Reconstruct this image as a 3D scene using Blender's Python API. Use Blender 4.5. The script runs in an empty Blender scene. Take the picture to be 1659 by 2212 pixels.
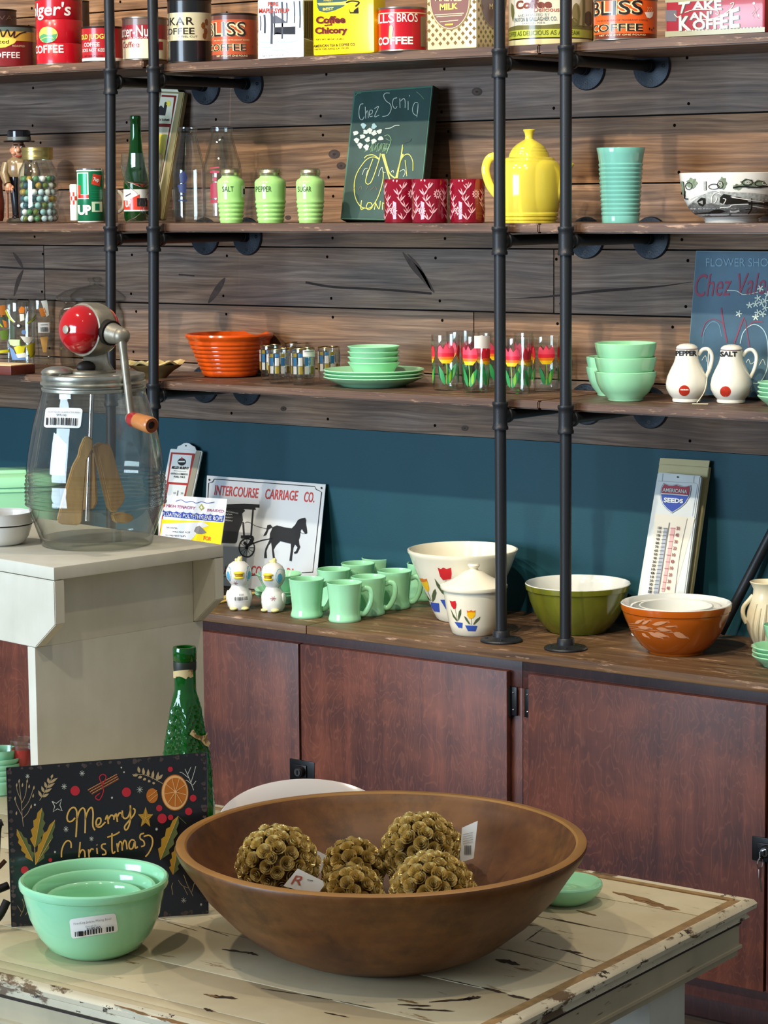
import bpy, bmesh, math, random
import numpy as np
from mathutils import Vector, Matrix
from math import sin, cos, pi, atan2, asin, acos, sqrt, radians

random.seed(7)
SC = bpy.context.scene
COL = SC.collection

# ---------------------------------------------------------------- camera
F_PX, YAW, PITCH, ROLL = 5330.0, 0.6488, 0.1271, -0.0082
CX, CY, EYE = 829.5, 1106.0, 1.65
def _rot():
    cy, sy, cp, sp = cos(YAW), sin(YAW), cos(PITCH), sin(PITCH)
    fwd = np.array([-sy*cp, cy*cp, -sp]); rt = np.array([cy, sy, 0.0]); up = np.cross(rt, fwd)
    c, s = cos(ROLL), sin(ROLL)
    return np.array([c*rt + s*up, -(-s*rt + c*up), fwd])
RM = _rot()
CAM = np.array([0.0, 0.0, EYE])
cam_data = bpy.data.cameras.new('camera')
cam_data.sensor_fit = 'VERTICAL'; cam_data.sensor_height = 36.0
cam_data.lens = F_PX/2212.0*36.0
cam_data.clip_start = 0.05; cam_data.clip_end = 60
cam = bpy.data.objects.new('camera', cam_data); COL.objects.link(cam)
mw = Matrix.Identity(4)
for i in range(3):
    mw[i][0] = RM[0][i]; mw[i][1] = -RM[1][i]; mw[i][2] = -RM[2][i]; mw[i][3] = CAM[i]
cam.matrix_world = mw
SC.camera = cam

# ---------------------------------------------------------------- light
SC.view_settings.view_transform = 'Standard'
SC.view_settings.look = 'None'
SC.view_settings.exposure = 0.0
SC.view_settings.gamma = 1.0
SC.view_settings.use_curve_mapping = False
SC.cycles.max_bounces = 14
SC.cycles.transmission_bounces = 12
SC.cycles.transparent_max_bounces = 16
SC.cycles.diffuse_bounces = 3
SC.cycles.glossy_bounces = 4
SC.cycles.caustics_reflective = False
SC.cycles.caustics_refractive = False
SC.cycles.sample_clamp_indirect = 4.0

world = bpy.data.worlds.new('world'); SC.world = world
world.use_nodes = True
bg = world.node_tree.nodes['Background']
bg.inputs[0].default_value = (0.86, 0.93, 1.0, 1); bg.inputs[1].default_value = 0.30

def spot(name, loc, aim, power, size, col=(1.0, 0.86, 0.68), blend=0.6, rad=0.035):
    d = bpy.data.lights.new(name, 'SPOT'); d.energy = power; d.spot_size = radians(size)
    d.spot_blend = blend; d.shadow_soft_size = rad; d.color = col
    o = bpy.data.objects.new(name, d); COL.objects.link(o); o.location = loc
    o.rotation_euler = (Vector(aim) - Vector(loc)).to_track_quat('-Z', 'Y').to_euler()
    return o
def area(name, loc, aim, power, sx, sy, col):
    d = bpy.data.lights.new(name, 'AREA'); d.energy = power; d.shape = 'RECTANGLE'; d.size = sx; d.size_y = sy; d.color = col
    o = bpy.data.objects.new(name, d); COL.objects.link(o); o.location = loc
    o.rotation_euler = (Vector(aim) - Vector(loc)).to_track_quat('-Z', 'Y').to_euler()
    return o
# daylight through the shop window, ceiling spots in rows
area('window_daylight', (-4.7, -2.6, 1.75), (-2.7, 3.4, 1.0), 430, 3.0, 2.2, (0.64, 0.81, 1.0))
for i, x in enumerate((-5.2, -4.5, -3.8, -3.1, -2.4, -1.7, -1.0)):
    spot('ceiling_spot', (x, (2.5, 1.5)[i % 2], 3.4), (x + 0.1, 4.5, (1.55, 1.0)[i % 2]), (160, 210)[i % 2], 58)
for (lx, ly), (ax, ay), pw in (((-2.9, 1.5), (-2.1, 2.2), 58), ((-0.7, 1.7), (-1.6, 2.3), 36), ((-1.5, 0.7), (-1.7, 2.2), 44), ((-1.9, 3.2), (-1.8, 2.3), 52)):
    spot('table_spot', (lx, ly, 3.3), (ax, ay, 0.75), pw, 50)

# ---------------------------------------------------------------- projection of the surveyed points
def ray(u, v): return RM.T @ np.array([(u - CX)/F_PX, (v - CY)/F_PX, 1.0])
def proj(P):
    p = RM @ (np.array(P, float) - CAM); return CX + F_PX*p[0]/p[2], CY + F_PX*p[1]/p[2], p[2]/F_PX
def at_z(u, v, z): r = ray(u, v); return CAM + r*(z - CAM[2])/r[2]
def at_y(u, v, y): r = ray(u, v); return CAM + r*(y - CAM[1])/r[1]
def at_plane(u, v, p0, n):
    r = ray(u, v); return CAM + r*(np.dot(np.array(p0) - CAM, n)/np.dot(r, n))
def on_y(u, y, z):
    k = (u - CX)/F_PX; d = np.array([0, y, z]) - CAM; a, b = RM[0], RM[2]
    return np.array([(k*(b@d) - a@d)/(a[0] - k*b[0]), y, z])

WALL = 4.56          # face of the boards
Z1, Z2, Z3, ZC, ZT = 1.955, 1.593, 1.228, 0.72, 0.75   # shelf tops, counter, table

# ---------------------------------------------------------------- materials
def lin(h):
    if isinstance(h, str):
        h = h.lstrip('#'); h = [int(h[i:i+2], 16)/255 for i in (0, 2, 4)]
    return tuple((c/12.92 if c <= 0.04045 else ((c + 0.055)/1.055)**2.4) for c in h) + (1.0,)
MATS = {}
def mat(name, col='#888888', rough=0.5, metal=0.0, var=0.0, vscale=30, bump=0.0, bscale=200, coat=0.0, trans=0.0, ior=1.45, sss=0.0, dirt=None, dscale=8, dthr=0.6, spec=0.5, stretch=(1,1,1)):
    if name in MATS: return MATS[name]
    m = bpy.data.materials.new(name); m.use_nodes = True; MATS[name] = m
    nt = m.node_tree; N = nt.nodes; L = nt.links; b = N['Principled BSDF']
    c = lin(col); b.inputs['Base Color'].default_value = c
    b.inputs['Roughness'].default_value = rough; b.inputs['Metallic'].default_value = metal
    b.inputs['Specular IOR Level'].default_value = spec
    b.inputs['Coat Weight'].default_value = coat; b.inputs['Coat Roughness'].default_value = 0.06
    b.inputs['Transmission Weight'].default_value = trans; b.inputs['IOR'].default_value = ior
    if sss:
        b.inputs['Subsurface Weight'].default_value = sss; b.inputs['Subsurface Radius'].default_value = (0.6, 1.0, 0.6); b.inputs['Subsurface Scale'].default_value = 0.012
    if var or bump or dirt:
        tc = N.new('ShaderNodeTexCoord'); mp = N.new('ShaderNodeMapping'); mp.inputs['Scale'].default_value = stretch
        L.new(tc.outputs['Object'], mp.inputs[0])
    last = None
    if var:
        n = N.new('ShaderNodeTexNoise'); n.inputs['Scale'].default_value = vscale; n.inputs['Detail'].default_value = 5
        L.new(mp.outputs[0], n.inputs['Vector'])
        r = N.new('ShaderNodeValToRGB'); r.color_ramp.elements[0].position = 0.3; r.color_ramp.elements[1].position = 0.7
        r.color_ramp.elements[0].color = tuple(x*(1 - var) for x in c[:3]) + (1,)
        r.color_ramp.elements[1].color = tuple(min(1, x*(1 + var)) for x in c[:3]) + (1,)
        L.new(n.outputs['Fac'], r.inputs[0]); last = r.outputs[0]
    if dirt:
        n = N.new('ShaderNodeTexNoise'); n.inputs['Scale'].default_value = dscale; n.inputs['Detail'].default_value = 8; n.inputs['Roughness'].default_value = 0.65
        L.new(mp.outputs[0], n.inputs['Vector'])
        r = N.new('ShaderNodeValToRGB'); r.color_ramp.elements[0].position = dthr; r.color_ramp.elements[1].position = dthr + 0.06
        r.color_ramp.elements[0].color = (0, 0, 0, 1); r.color_ramp.elements[1].color = (1, 1, 1, 1)
        L.new(n.outputs['Fac'], r.inputs[0])
        mx = N.new('ShaderNodeMix'); mx.data_type = 'RGBA'
        L.new(r.outputs[0], mx.inputs[0]); mx.inputs[6].default_value = c; mx.inputs[7].default_value = lin(dirt)
        if last: L.new(last, mx.inputs[6])
        last = mx.outputs[2]
    if last: L.new(last, b.inputs['Base Color'])
    if bump:
        n = N.new('ShaderNodeTexNoise'); n.inputs['Scale'].default_value = bscale; n.inputs['Detail'].default_value = 4
        L.new(mp.outputs[0], n.inputs['Vector'])
        bp = N.new('ShaderNodeBump'); bp.inputs['Strength'].default_value = bump; bp.inputs['Distance'].default_value = 0.002
        L.new(n.outputs['Fac'], bp.inputs['Height']); L.new(bp.outputs[0], b.inputs['Normal'])
    return m

class G:   # small node-graph helper
    def __init__(s, name):
        s.m = bpy.data.materials.new(name); s.m.use_nodes = True; MATS[name] = s.m
        s.nt = s.m.node_tree; s.b = s.nt.nodes['Principled BSDF']
        s.tc = s.nt.nodes.new('ShaderNodeTexCoord')
    def n(s, t, **kw):
        x = s.nt.nodes.new(t)
        for k, v in kw.items(): setattr(x, k, v)
        return x
    def l(s, a, b): s.nt.links.new(a, b)
    def mapping(s, scale, src=None):
        x = s.n('ShaderNodeMapping'); x.inputs['Scale'].default_value = scale; s.l(src or s.tc.outputs['Object'], x.inputs[0]); return x.outputs[0]
    def noise(s, vec, scale, detail=5, rough=0.55, dist=0.0):
        x = s.n('ShaderNodeTexNoise'); s.l(vec, x.inputs['Vector']); x.inputs['Scale'].default_value = scale
        x.inputs['Detail'].default_value = detail; x.inputs['Roughness'].default_value = rough; x.inputs['Distortion'].default_value = dist
        return x.outputs['Fac']
    def wave(s, vec, scale, dist, detail=2, dscale=1.0, direction='X'):
        x = s.n('ShaderNodeTexWave'); x.bands_direction = direction; s.l(vec, x.inputs['Vector']); x.inputs['Scale'].default_value = scale
        x.inputs['Distortion'].default_value = dist; x.inputs['Detail'].default_value = detail; x.inputs['Detail Scale'].default_value = dscale
        return x.outputs['Fac']
    def ramp(s, fac, stops):
        x = s.n('ShaderNodeValToRGB'); e = x.color_ramp.elements
        while len(e) < len(stops): e.new(0.5)
        for q, (p, c) in zip(e, stops): q.position = p; q.color = lin(c) if isinstance(c, str) else (c, c, c, 1)
        s.l(fac, x.inputs[0]); return x.outputs[0]
    def mix(s, fac, a, b, mode='MIX'):
        x = s.n('ShaderNodeMix'); x.data_type = 'RGBA'; x.blend_type = mode
        for i, q in ((0, fac), (6, a), (7, b)):
            if isinstance(q, (int, float)): x.inputs[i].default_value = q
            elif isinstance(q, str): x.inputs[i].default_value = lin(q)
            else: s.l(q, x.inputs[i])
        return x.outputs[2]
    def math(s, op, a, b=0.0):
        x = s.n('ShaderNodeMath', operation=op)
        for i, q in ((0, a), (1, b)):
            if isinstance(q, (int, float)): x.inputs[i].default_value = q
            else: s.l(q, x.inputs[i])
        return x.outputs[0]
    def bump(s, h, strength=0.3, dist=0.002):
        x = s.n('ShaderNodeBump'); x.inputs['Strength'].default_value = strength; x.inputs['Distance'].default_value = dist
        s.l(h, x.inputs['Height']); s.l(x.outputs[0], s.b.inputs['Normal'])
    def attr(s, name):
        x = s.n('ShaderNodeAttribute', attribute_name=name); return x
    def out(s, col, rough=0.5, spec=0.4):
        s.l(col, s.b.inputs['Base Color'])
        if isinstance(rough, (int, float)): s.b.inputs['Roughness'].default_value = rough
        else: s.l(rough, s.b.inputs['Roughness'])
        s.b.inputs['Specular IOR Level'].default_value = spec
        return s.m

def wall_board_mat():
    g = G('weathered_boards')
    at = g.attr('tint')                      # r: warm share of the board, g: offset of the figure
    sep = g.n('ShaderNodeSeparateColor'); g.l(at.outputs['Color'], sep.inputs[0])
    off = g.n('ShaderNodeCombineXYZ'); k = g.math('MULTIPLY', sep.outputs[1], 37.0); g.l(k, off.inputs[0]); g.l(k, off.inputs[2])
    ad = g.n('ShaderNodeVectorMath', operation='ADD'); g.l(g.tc.outputs['Object'], ad.inputs[0]); g.l(off.outputs[0], ad.inputs[1])
    v = ad.outputs[0]
    warp = g.noise(g.mapping((1.6, 1, 9), v), 1.0, 3)
    wv = g.n('ShaderNodeCombineXYZ'); g.l(g.math('MULTIPLY', warp, 0.05), wv.inputs[2])
    v2 = g.n('ShaderNodeVectorMath', operation='ADD'); g.l(v, v2.inputs[0]); g.l(wv.outputs[0], v2.inputs[1])
    grain = g.noise(g.mapping((2.5, 1, 90), v2.outputs[0]), 1.6, 8, 0.65)
    fine = g.noise(g.mapping((6, 1, 420), v2.outputs[0]), 1.0, 4)
    blot = g.noise(g.mapping((1.5, 1, 5), v), 1.5, 4)
    grey = g.ramp(grain, [(0.28, '#4a3f39'), (0.5, '#75655a'), (0.72, '#978678')])
    warm = g.ramp(grain, [(0.28, '#5a3e2a'), (0.5, '#8d6848'), (0.72, '#b38a64')])
    wf = g.math('ADD', g.math('MULTIPLY', g.math('SUBTRACT', blot, 0.5), 1.6), sep.outputs[0])
    wf = g.n('ShaderNodeClamp'); 
    wf2 = g.math('ADD', g.math('MULTIPLY', g.math('SUBTRACT', blot, 0.5), 2.2), sep.outputs[0]); g.l(wf2, wf.inputs[0])
    c = g.mix(wf.outputs[0], grey, warm)
    c = g.mix(0.35, c, g.ramp(fine, [(0.35, 0.45), (0.6, 1.0)]), 'MULTIPLY')
    vo = g.n('ShaderNodeTexVoronoi'); vo.inputs['Scale'].default_value = 1.0; g.l(g.mapping((2.3, 0.01, 5.5), v2.outputs[0]), vo.inputs['Vector'])
    knot = g.ramp(vo.outputs['Distance'], [(0.07, 1.0), (0.16, 0.55), (0.3, 0.0)])
    c = g.mix(g.math('MULTIPLY', knot, 0.6), c, '#2c211c')
    bl = g.noise(g.mapping((1.2, 1, 3), v), 2.2, 3)
    c = g.mix(g.ramp(bl, [(0.52, 0.0), (0.72, 0.55)]), c, '#3f3836')
    g.bump(grain, 0.35, 0.0015)
    return g.out(c, 0.62, 0.35)

def shelf_wood_mat(name, a, b, c3, edge=False):
    g = G(name); v = g.tc.outputs['Object']
    grain = g.noise(g.mapping((2.2, 30, 60), v), 1.2, 8, 0.65, 0.4)
    big = g.noise(g.mapping((1.1, 4, 6), v), 2.0, 4)
    c = g.ramp(grain, [(0.3, a), (0.5, b), (0.72, c3)])
    c = g.mix(g.ramp(big, [(0.42, 0.0), (0.75, 0.6)]), c, a)
    if edge:
        ch = g.noise(g.mapping((9, 30, 60), v), 1.4, 7, 0.7)
        c = g.mix(g.ramp(ch, [(0.58, 0.0), (0.68, 0.8)]), c, '#b8977c')
    g.bump(grain, 0.25, 0.001)
    return g.out(c, 0.5, 0.4)

def cabinet_mat(name, warm):
    g = G(name); v = g.tc.outputs['Object']
    vert = g.noise(g.mapping((38, 38, 2.2), v), 1.0, 6, 0.6, 0.2)
    cat = g.noise(g.mapping((5.5, 5.5, 1.7), v), 1.6, 4, 0.55, 0.4)
    lines = g.n('ShaderNodeMath', operation='FRACT'); g.l(g.math('MULTIPLY', cat, 26.0), lines.inputs[0])
    ln = g.ramp(lines.outputs[0], [(0.0, 0.0), (0.1, 0.75), (0.3, 0.0)])
    blot = g.noise(g.mapping((1.6, 1.6, 3.2), v), 2.2, 5, 0.6)
    c = g.ramp(vert, [(0.3, '#44231b'), (0.55, '#583025'), (0.75, '#6b3b2c')])
    c = g.mix(g.ramp(blot, [(0.45, 0.0), (0.66, 0.75)]), c, '#351f20')
    c = g.mix(g.ramp(blot, [(0.30, 0.5), (0.45, 0.0)]), c, '#74412f')
    c = g.mix(g.math('MULTIPLY', ln, 0.3), c, '#8a5644')
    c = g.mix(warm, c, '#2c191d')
    g.bump(vert, 0.12, 0.0006)
    return g.out(c, 0.42, 0.4)

def chipped_paint_mat(name, paint, paint2, under='#8a6a48', thr=0.63, scale=(1, 1, 1), deep='#3a2c20'):
    g = G(name); v = g.tc.outputs['Object']
    n1 = g.noise(g.mapping(tuple(3.2*q for q in scale), v), 2.0, 8, 0.68)
    n2 = g.noise(g.mapping(tuple(5.0*q for q in scale), v), 3.1, 7, 0.7)
    soft = g.noise(v, 7.0, 5)
    brush = g.noise(g.mapping((22, 22, 2), v), 1.5, 4)
    c = g.mix(g.ramp(soft, [(0.35, 0.0), (0.68, 1.0)]), paint, paint2)
    c = g.mix(0.12, c, g.ramp(brush, [(0.3, 0.5), (0.6, 1.0)]), 'MULTIPLY')
    c = g.mix(g.ramp(n1, [(thr - 0.03, 0.0), (thr + 0.012, 1.0)]), c, under)
    c = g.mix(g.ramp(n2, [(thr + 0.03, 0.0), (thr + 0.05, 1.0)]), c, deep)
    g.bump(g.ramp(n1, [(thr - 0.02, 1.0), (thr + 0.01, 0.0)]), 0.4, 0.0015)
    return g.out(c, 0.55, 0.35)

def bowl_wood_mat():
    g = G('turned_maple'); v = g.tc.outputs['Object']
    n = g.noise(g.mapping((7, 7, 3), v), 1.8, 8, 0.7, 0.5)
    b = g.noise(v, 5.0, 6, 0.65)
    d = g.noise(v, 9.5, 6, 0.7)
    streak = g.noise(g.mapping((2, 2, 45), v), 1.0, 5)
    c = g.ramp(n, [(0.3, '#3d210f'), (0.5, '#583217'), (0.7, '#6f4420')])
    c = g.mix(g.ramp(b, [(0.40, 0.0), (0.66, 0.85)]), c, '#855728')
    c = g.mix(g.ramp(d, [(0.50, 0.0), (0.68, 0.75)]), c, '#35200f')
    c = g.mix(g.ramp(streak, [(0.5, 0.0), (0.75, 0.35)]), c, '#40240f')
    return g.out(c, 0.40, 0.4)

WOODWALL = wall_board_mat()
SHELFW = shelf_wood_mat('shelf_board', '#3c2a20', '#5d4536', '#7a614d', True)
COUNTERW = shelf_wood_mat('counter_board', '#3d2a1b', '#644a31', '#86694a', True)
CAB = cabinet_mat('stained_plywood', 0.0)
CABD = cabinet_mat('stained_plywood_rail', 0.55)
TEAL = mat('teal_paint', '#0d4552', 0.62, var=0.06, vscale=6, bump=0.1, bscale=300)
TABLEP = chipped_paint_mat('chipped_cream_paint', '#d6c9a6', '#c9b994', '#8d6b42', 0.655, (1, 4.5, 3))
TABLEE = chipped_paint_mat('chipped_cream_edge', '#d6cbae', '#c2b698', '#6b543a', 0.57, (2, 2, 5))
BENCHP = chipped_paint_mat('cream_painted_pine', '#d9d5c4', '#c9c4b0', '#a89a78', 0.74)
IRON = mat('black_iron_pipe', '#23262a', 0.42, 0.35, bump=0.15, bscale=500)
IRON2 = mat('black_iron_flange', '#1a2530', 0.45, 0.3, bump=0.2, bscale=300)
BLACK = mat('black_metal', '#0c0c0e', 0.35, 0.2)
CHROME = mat('polished_steel', '#c8c8c8', 0.15, 1.0)
def thin_glass(name, mid, edge, ior=1.45, body=None, share=0.0, rough=0.02, bump=0.0, base=0):
    g = G(name); nt = g.nt; tr = g.n('ShaderNodeBsdfTransparent'); gl = g.n('ShaderNodeBsdfGlossy'); gl.inputs['Roughness'].default_value = rough
    lw = g.n('ShaderNodeLayerWeight'); lw.inputs['Blend'].default_value = 0.35
    c = g.mix(g.ramp(lw.outputs['Facing'], [(0.5, 0.0), (1.0, 1.0)]), mid, edge); g.l(c, tr.inputs[0])
    l2 = g.n('ShaderNodeLayerWeight'); l2.inputs['Blend'].default_value = 0.5
    fr = g.math('ADD', base or 0.06*(ior/1.5), g.math('MULTIPLY', g.math('POWER', l2.outputs['Facing'], 3.2), 0.75))
    if bump:
        bp = g.n('ShaderNodeBump'); bp.inputs['Strength'].default_value = bump; bp.inputs['Distance'].default_value = 0.003
        g.l(g.noise(g.tc.outputs['Object'], 24, 2), bp.inputs['Height']); g.l(bp.outputs[0], gl.inputs['Normal'])
    mx = g.n('ShaderNodeMixShader'); g.l(fr, mx.inputs[0]); src = tr.outputs[0]
    if body:
        df = g.n('ShaderNodeBsdfDiffuse'); df.inputs[0].default_value = lin(body); m2 = g.n('ShaderNodeMixShader'); m2.inputs[0].default_value = share
        g.l(src, m2.inputs[1]); g.l(df.outputs[0], m2.inputs[2]); src = m2.outputs[0]
    g.l(src, mx.inputs[1]); g.l(gl.outputs[0], mx.inputs[2])
    out = [n for n in nt.nodes if n.type == 'OUTPUT_MATERIAL'][0]; nt.links.new(mx.outputs[0], out.inputs[0]); nt.nodes.remove(g.b)
    return g.m
GLASS = thin_glass('clear_glass', '#fafcfb', '#b3bdba', 1.5)
GLASSJ = thin_glass('churn_glass', '#f9fbf9', '#a6b4ae', 1.55, None, 0.0, bump=0.06, base=0.075)
GGREEN = thin_glass('green_bottle_glass', '#3fae52', '#0b4a1a', 1.5, '#1f8a3a', 0.10)
GDARK = thin_glass('dark_green_glass', '#3f9a3c', '#08300c', 1.55, '#177a26', 0.34, 0.05)
JADE = mat('jadeite_glass', '#9bdcae', 0.12, var=0.04, vscale=9, coat=0.3, sss=0.15)
JADEL = mat('light_jadeite_glass', '#a9dd86', 0.14, coat=0.3, sss=0.15)
WHITEG = mat('white_milk_glass', '#e4e2d4', 0.12, coat=0.3)
WHITE = mat('white_paper', '#f0efe9', 0.6)
INK = mat('black_ink', '#15151a', 0.6)
GREY = mat('grey_ink', '#77777a', 0.6)

# ---------------------------------------------------------------- mesh building
class MB:
    def __init__(s): s.v = []; s.f = []; s.mi = []; s.mats = []; s.attr = []
    def _m(s, m):
        if m not in s.mats: s.mats.append(m)
        return s.mats.index(m)
    def add(s, vs, fs, m, xf=None):
        o = len(s.v); i = s._m(m)
        for p in vs:
            p = Vector(p)
            s.v.append(tuple(xf @ p) if xf is not None else tuple(p))
        for f in fs: s.f.append([o + q for q in f]); s.mi.append(i)
        return s
    def box(s, lo, hi, m, bev=0.0, xf=None):
        lo, hi = Vector(lo), Vector(hi)
        bm = bmesh.new(); bmesh.ops.create_cube(bm, size=1.0)
        for v in bm.verts: v.co = Vector(((lo[i] + hi[i])/2 + v.co[i]*(hi[i] - lo[i]) for i in range(3)))
        if bev: bmesh.ops.bevel(bm, geom=bm.edges[:], offset=bev, segments=2, affect='EDGES', profile=0.6)
        s.frombm(bm, m, xf); return s
    def frombm(s, bm, m, xf=None):
        bm.verts.index_update()
        s.add([v.co.copy() for v in bm.verts], [[v.index for v in f.verts] for f in bm.faces], m, xf); bm.free(); return s
    def lathe(s, prof, m, seg=48, xf=None, a0=0.0, a1=2*pi):
        """prof: (r, z) or (r, z, material)"""
        full = abs(a1 - a0 - 2*pi) < 1e-6; n = seg if full else seg + 1
        rings = []; vs = []
        for q in prof:
            r, z = q[0], q[1]
            if r < 1e-6: rings.append([len(vs)]); vs.append((0, 0, z))
            else:
                rings.append(list(range(len(vs), len(vs) + n)))
                for j in range(n):
                    a = a0 + (a1 - a0)*j/seg; vs.append((r*sin(a), -r*cos(a), z))
        o = len(s.v)
        for p in vs: s.v.append(tuple(xf @ Vector(p)) if xf is not None else p)
        for i in range(len(prof) - 1):
            A, B = rings[i], rings[i+1]; mm = prof[i+1][2] if len(prof[i+1]) > 2 else m; mi = s._m(mm)
            for j in range(seg):
                k = (j + 1) % n
                if len(A) == 1 and len(B) == 1: continue
                if len(A) == 1: f = [A[0], B[k], B[j]]
                elif len(B) == 1: f = [A[j], A[k], B[0]]
                else: f = [A[j], A[k], B[k], B[j]]
                s.f.append([o + q for q in f]); s.mi.append(mi)
        return s
    def tube(s, pts, rad, m, seg=12, caps=True, xf=None, flat=1.0):
        pts = [Vector(p) for p in pts]; n = len(pts)
        if not hasattr(rad, '__len__'): rad = [rad]*n
        t0 = (pts[1] - pts[0]).normalized(); ref = Vector((0, 0, 1)) if abs(t0.z) < 0.9 else Vector((1, 0, 0))
        nx = t0.cross(ref).normalized(); vs = []
        for i, p in enumerate(pts):
            t = (pts[min(i+1, n-1)] - pts[max(i-1, 0)]).normalized()
            nx = (nx - t*nx.dot(t)).normalized(); ny = t.cross(nx)
            for j in range(seg):
                a = 2*pi*j/seg; vs.append(p + nx*(rad[i]*cos(a)) + ny*(rad[i]*flat*sin(a)))
        fs = [[i*seg + j, i*seg + (j+1) % seg, (i+1)*seg + (j+1) % seg, (i+1)*seg + j] for i in range(n-1) for j in range(seg)]
        if caps: fs += [list(range(seg))[::-1], [(n-1)*seg + j for j in range(seg)]]
        s.add(vs, fs, m, xf); return s
    def prism(s, poly, h, m, xf=None, bev=0.0):
        """poly (x, y) extruded 0..h along z"""
        bm = bmesh.new(); vs = [bm.verts.new((x, y, 0)) for x, y in poly]; f = bm.faces.new(vs)
        if f.normal.z > 0: f.normal_flip()
        r = bmesh.ops.extrude_face_region(bm, geom=[f])
        for e in r['geom']:
            if isinstance(e, bmesh.types.BMVert): e.co.z += h
        if bev: bmesh.ops.bevel(bm, geom=bm.edges[:], offset=bev, segments=2, affect='EDGES')
        bmesh.ops.recalc_face_normals(bm, faces=bm.faces[:])
        s.frombm(bm, m, xf); return s
    def sphere(s, c, r, m, seg=24, rings=14, sc=(1, 1, 1), xf=None):
        prof = [(r*sin(pi*i/rings), -r*cos(pi*i/rings)) for i in range(rings + 1)]; prof[0] = (0, -r); prof[-1] = (0, r)
        X = Matrix.Translation(c) @ Matrix.Diagonal((*sc, 1))
        s.lathe(prof, m, seg, (xf @ X) if xf is not None else X); return s
    def build(s, name, parent=None, loc=None, rotz=0.0, sharp=38):
        me = bpy.data.meshes.new(name); me.from_pydata(s.v, [], s.f)
        for m in s.mats: me.materials.append(m)
        me.polygons.foreach_set('material_index', s.mi)
        me.polygons.foreach_set('use_smooth', [True]*len(s.f))
        me.update()
        try: me.set_sharp_from_angle(angle=radians(sharp))
        except Exception: pass
        o = bpy.data.objects.new(name, me); COL.objects.link(o)
        if parent is not None: o.parent = parent
        if loc is not None: o.location = loc
        o.rotation_euler = (0, 0, rotz)
        return o

def tag(o, label, cat, group=None):
    o['label'] = label; o['category'] = cat
    if group: o['group'] = group
    return o
def thing(name, label, cat, loc, rotz=0.0, group=None):
    o = bpy.data.objects.new(name, None); o.empty_display_size = 0.05; COL.objects.link(o)
    o.location = loc; o.rotation_euler = (0, 0, rotz); return tag(o, label, cat, group)
def struct(o): o['kind'] = 'structure'; return o
def dup(o, loc=None, rotz=None, label=None, parent=None):
    c = o.copy(); COL.objects.link(c)
    if parent is not None: c.parent = parent
    if loc is not None: c.location = loc
    if rotz is not None: c.rotation_euler = (0, 0, rotz)
    if label: c['label'] = label
    for ch in list(o.children): dup(ch, parent=c)
    return c

# ---------------------------------------------------------------- flat artwork: shapes, strokes and lettering as thin faces
def disc(x, y, rx, ry=None, n=24):
    ry = ry or rx; return [(x + rx*cos(2*pi*i/n), y + ry*sin(2*pi*i/n)) for i in range(n)]
def rect(x0, y0, x1, y1): return [(x0, y0), (x1, y0), (x1, y1), (x0, y1)]
def smoothline(pts, n=6):
    if len(pts) < 3: return pts
    P = [pts[0]] + list(pts) + [pts[-1]]; out = []
    for i in range(1, len(P) - 2):
        p0, p1, p2, p3 = P[i-1], P[i], P[i+1], P[i+2]
        for j in range(n):
            t = j/n
            out.append(tuple(0.5*((2*p1[k]) + (-p0[k] + p2[k])*t + (2*p0[k] - 5*p1[k] + 4*p2[k] - p3[k])*t*t + (-p0[k] + 3*p1[k] - 3*p2[k] + p3[k])*t**3) for k in (0, 1)))
    out.append(tuple(pts[-1])); return out
def stroke(pts, w, smooth=True, taper=False):
    """list of quads following a polyline"""
    if smooth: pts = smoothline(pts)
    out = []; n = len(pts); L = []
    for i, p in enumerate(pts):
        a = pts[max(i-1, 0)]; b = pts[min(i+1, n-1)]; dx, dy = b[0]-a[0], b[1]-a[1]; l = sqrt(dx*dx + dy*dy) or 1
        h = w/2*(1 if not taper else max(0.12, 1 - i/(n-1)) if taper == 1 else max(0.15, sin(pi*(i+0.4)/(n))))
        L.append(((p[0] - dy/l*h, p[1] + dx/l*h), (p[0] + dy/l*h, p[1] - dx/l*h)))
    for i in range(n-1): out.append([L[i][0], L[i][1], L[i+1][1], L[i+1][0]])
    return out
def leaf(x0, y0, x1, y1, w):
    dx, dy = x1-x0, y1-y0; px, py = -dy, dx; l = sqrt(px*px+py*py) or 1; px, py = px/l*w, py/l*w
    A = [(x0 + dx*t + px*sin(pi*t**0.8), y0 + dy*t + py*sin(pi*t**0.8)) for t in (0, .2, .4, .6, .8, 1)]
    B = [(x0 + dx*t - px*sin(pi*t**0.8), y0 + dy*t - py*sin(pi*t**0.8)) for t in (.8, .6, .4, .2)]
    return A + B
_TC = {}
def text_mesh(s, bold=0.0, shear=0.0, space=1.0):
    key = (s, bold, shear, space)
    if key in _TC: return _TC[key]
    cu = bpy.data.curves.new('lettering', 'FONT'); cu.body = s; cu.offset = bold; cu.shear = shear; cu.space_character = space; cu.resolution_u = 3
    cu.align_x = 'LEFT'
    o = bpy.data.objects.new('lettering', cu); COL.objects.link(o)
    dg = bpy.context.evaluated_depsgraph_get(); dg.update()
    me = o.evaluated_get(dg).to_mesh()
    vs = [(v.co.x, v.co.y) for v in me.vertices]; fs = [list(p.vertices) for p in me.polygons]
    o.evaluated_get(dg).to_mesh_clear()
    bpy.data.objects.remove(o); bpy.data.curves.remove(cu)
    if vs:
        x0 = min(v[0] for v in vs); x1 = max(v[0] for v in vs); y0 = min(v[1] for v in vs); y1 = max(v[1] for v in vs)
        vs = [((x - x0)/max(1e-6, x1 - x0), (y - y0)/max(1e-6, y1 - y0)) for x, y in vs]
    _TC[key] = (vs, fs); return vs, fs

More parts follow.
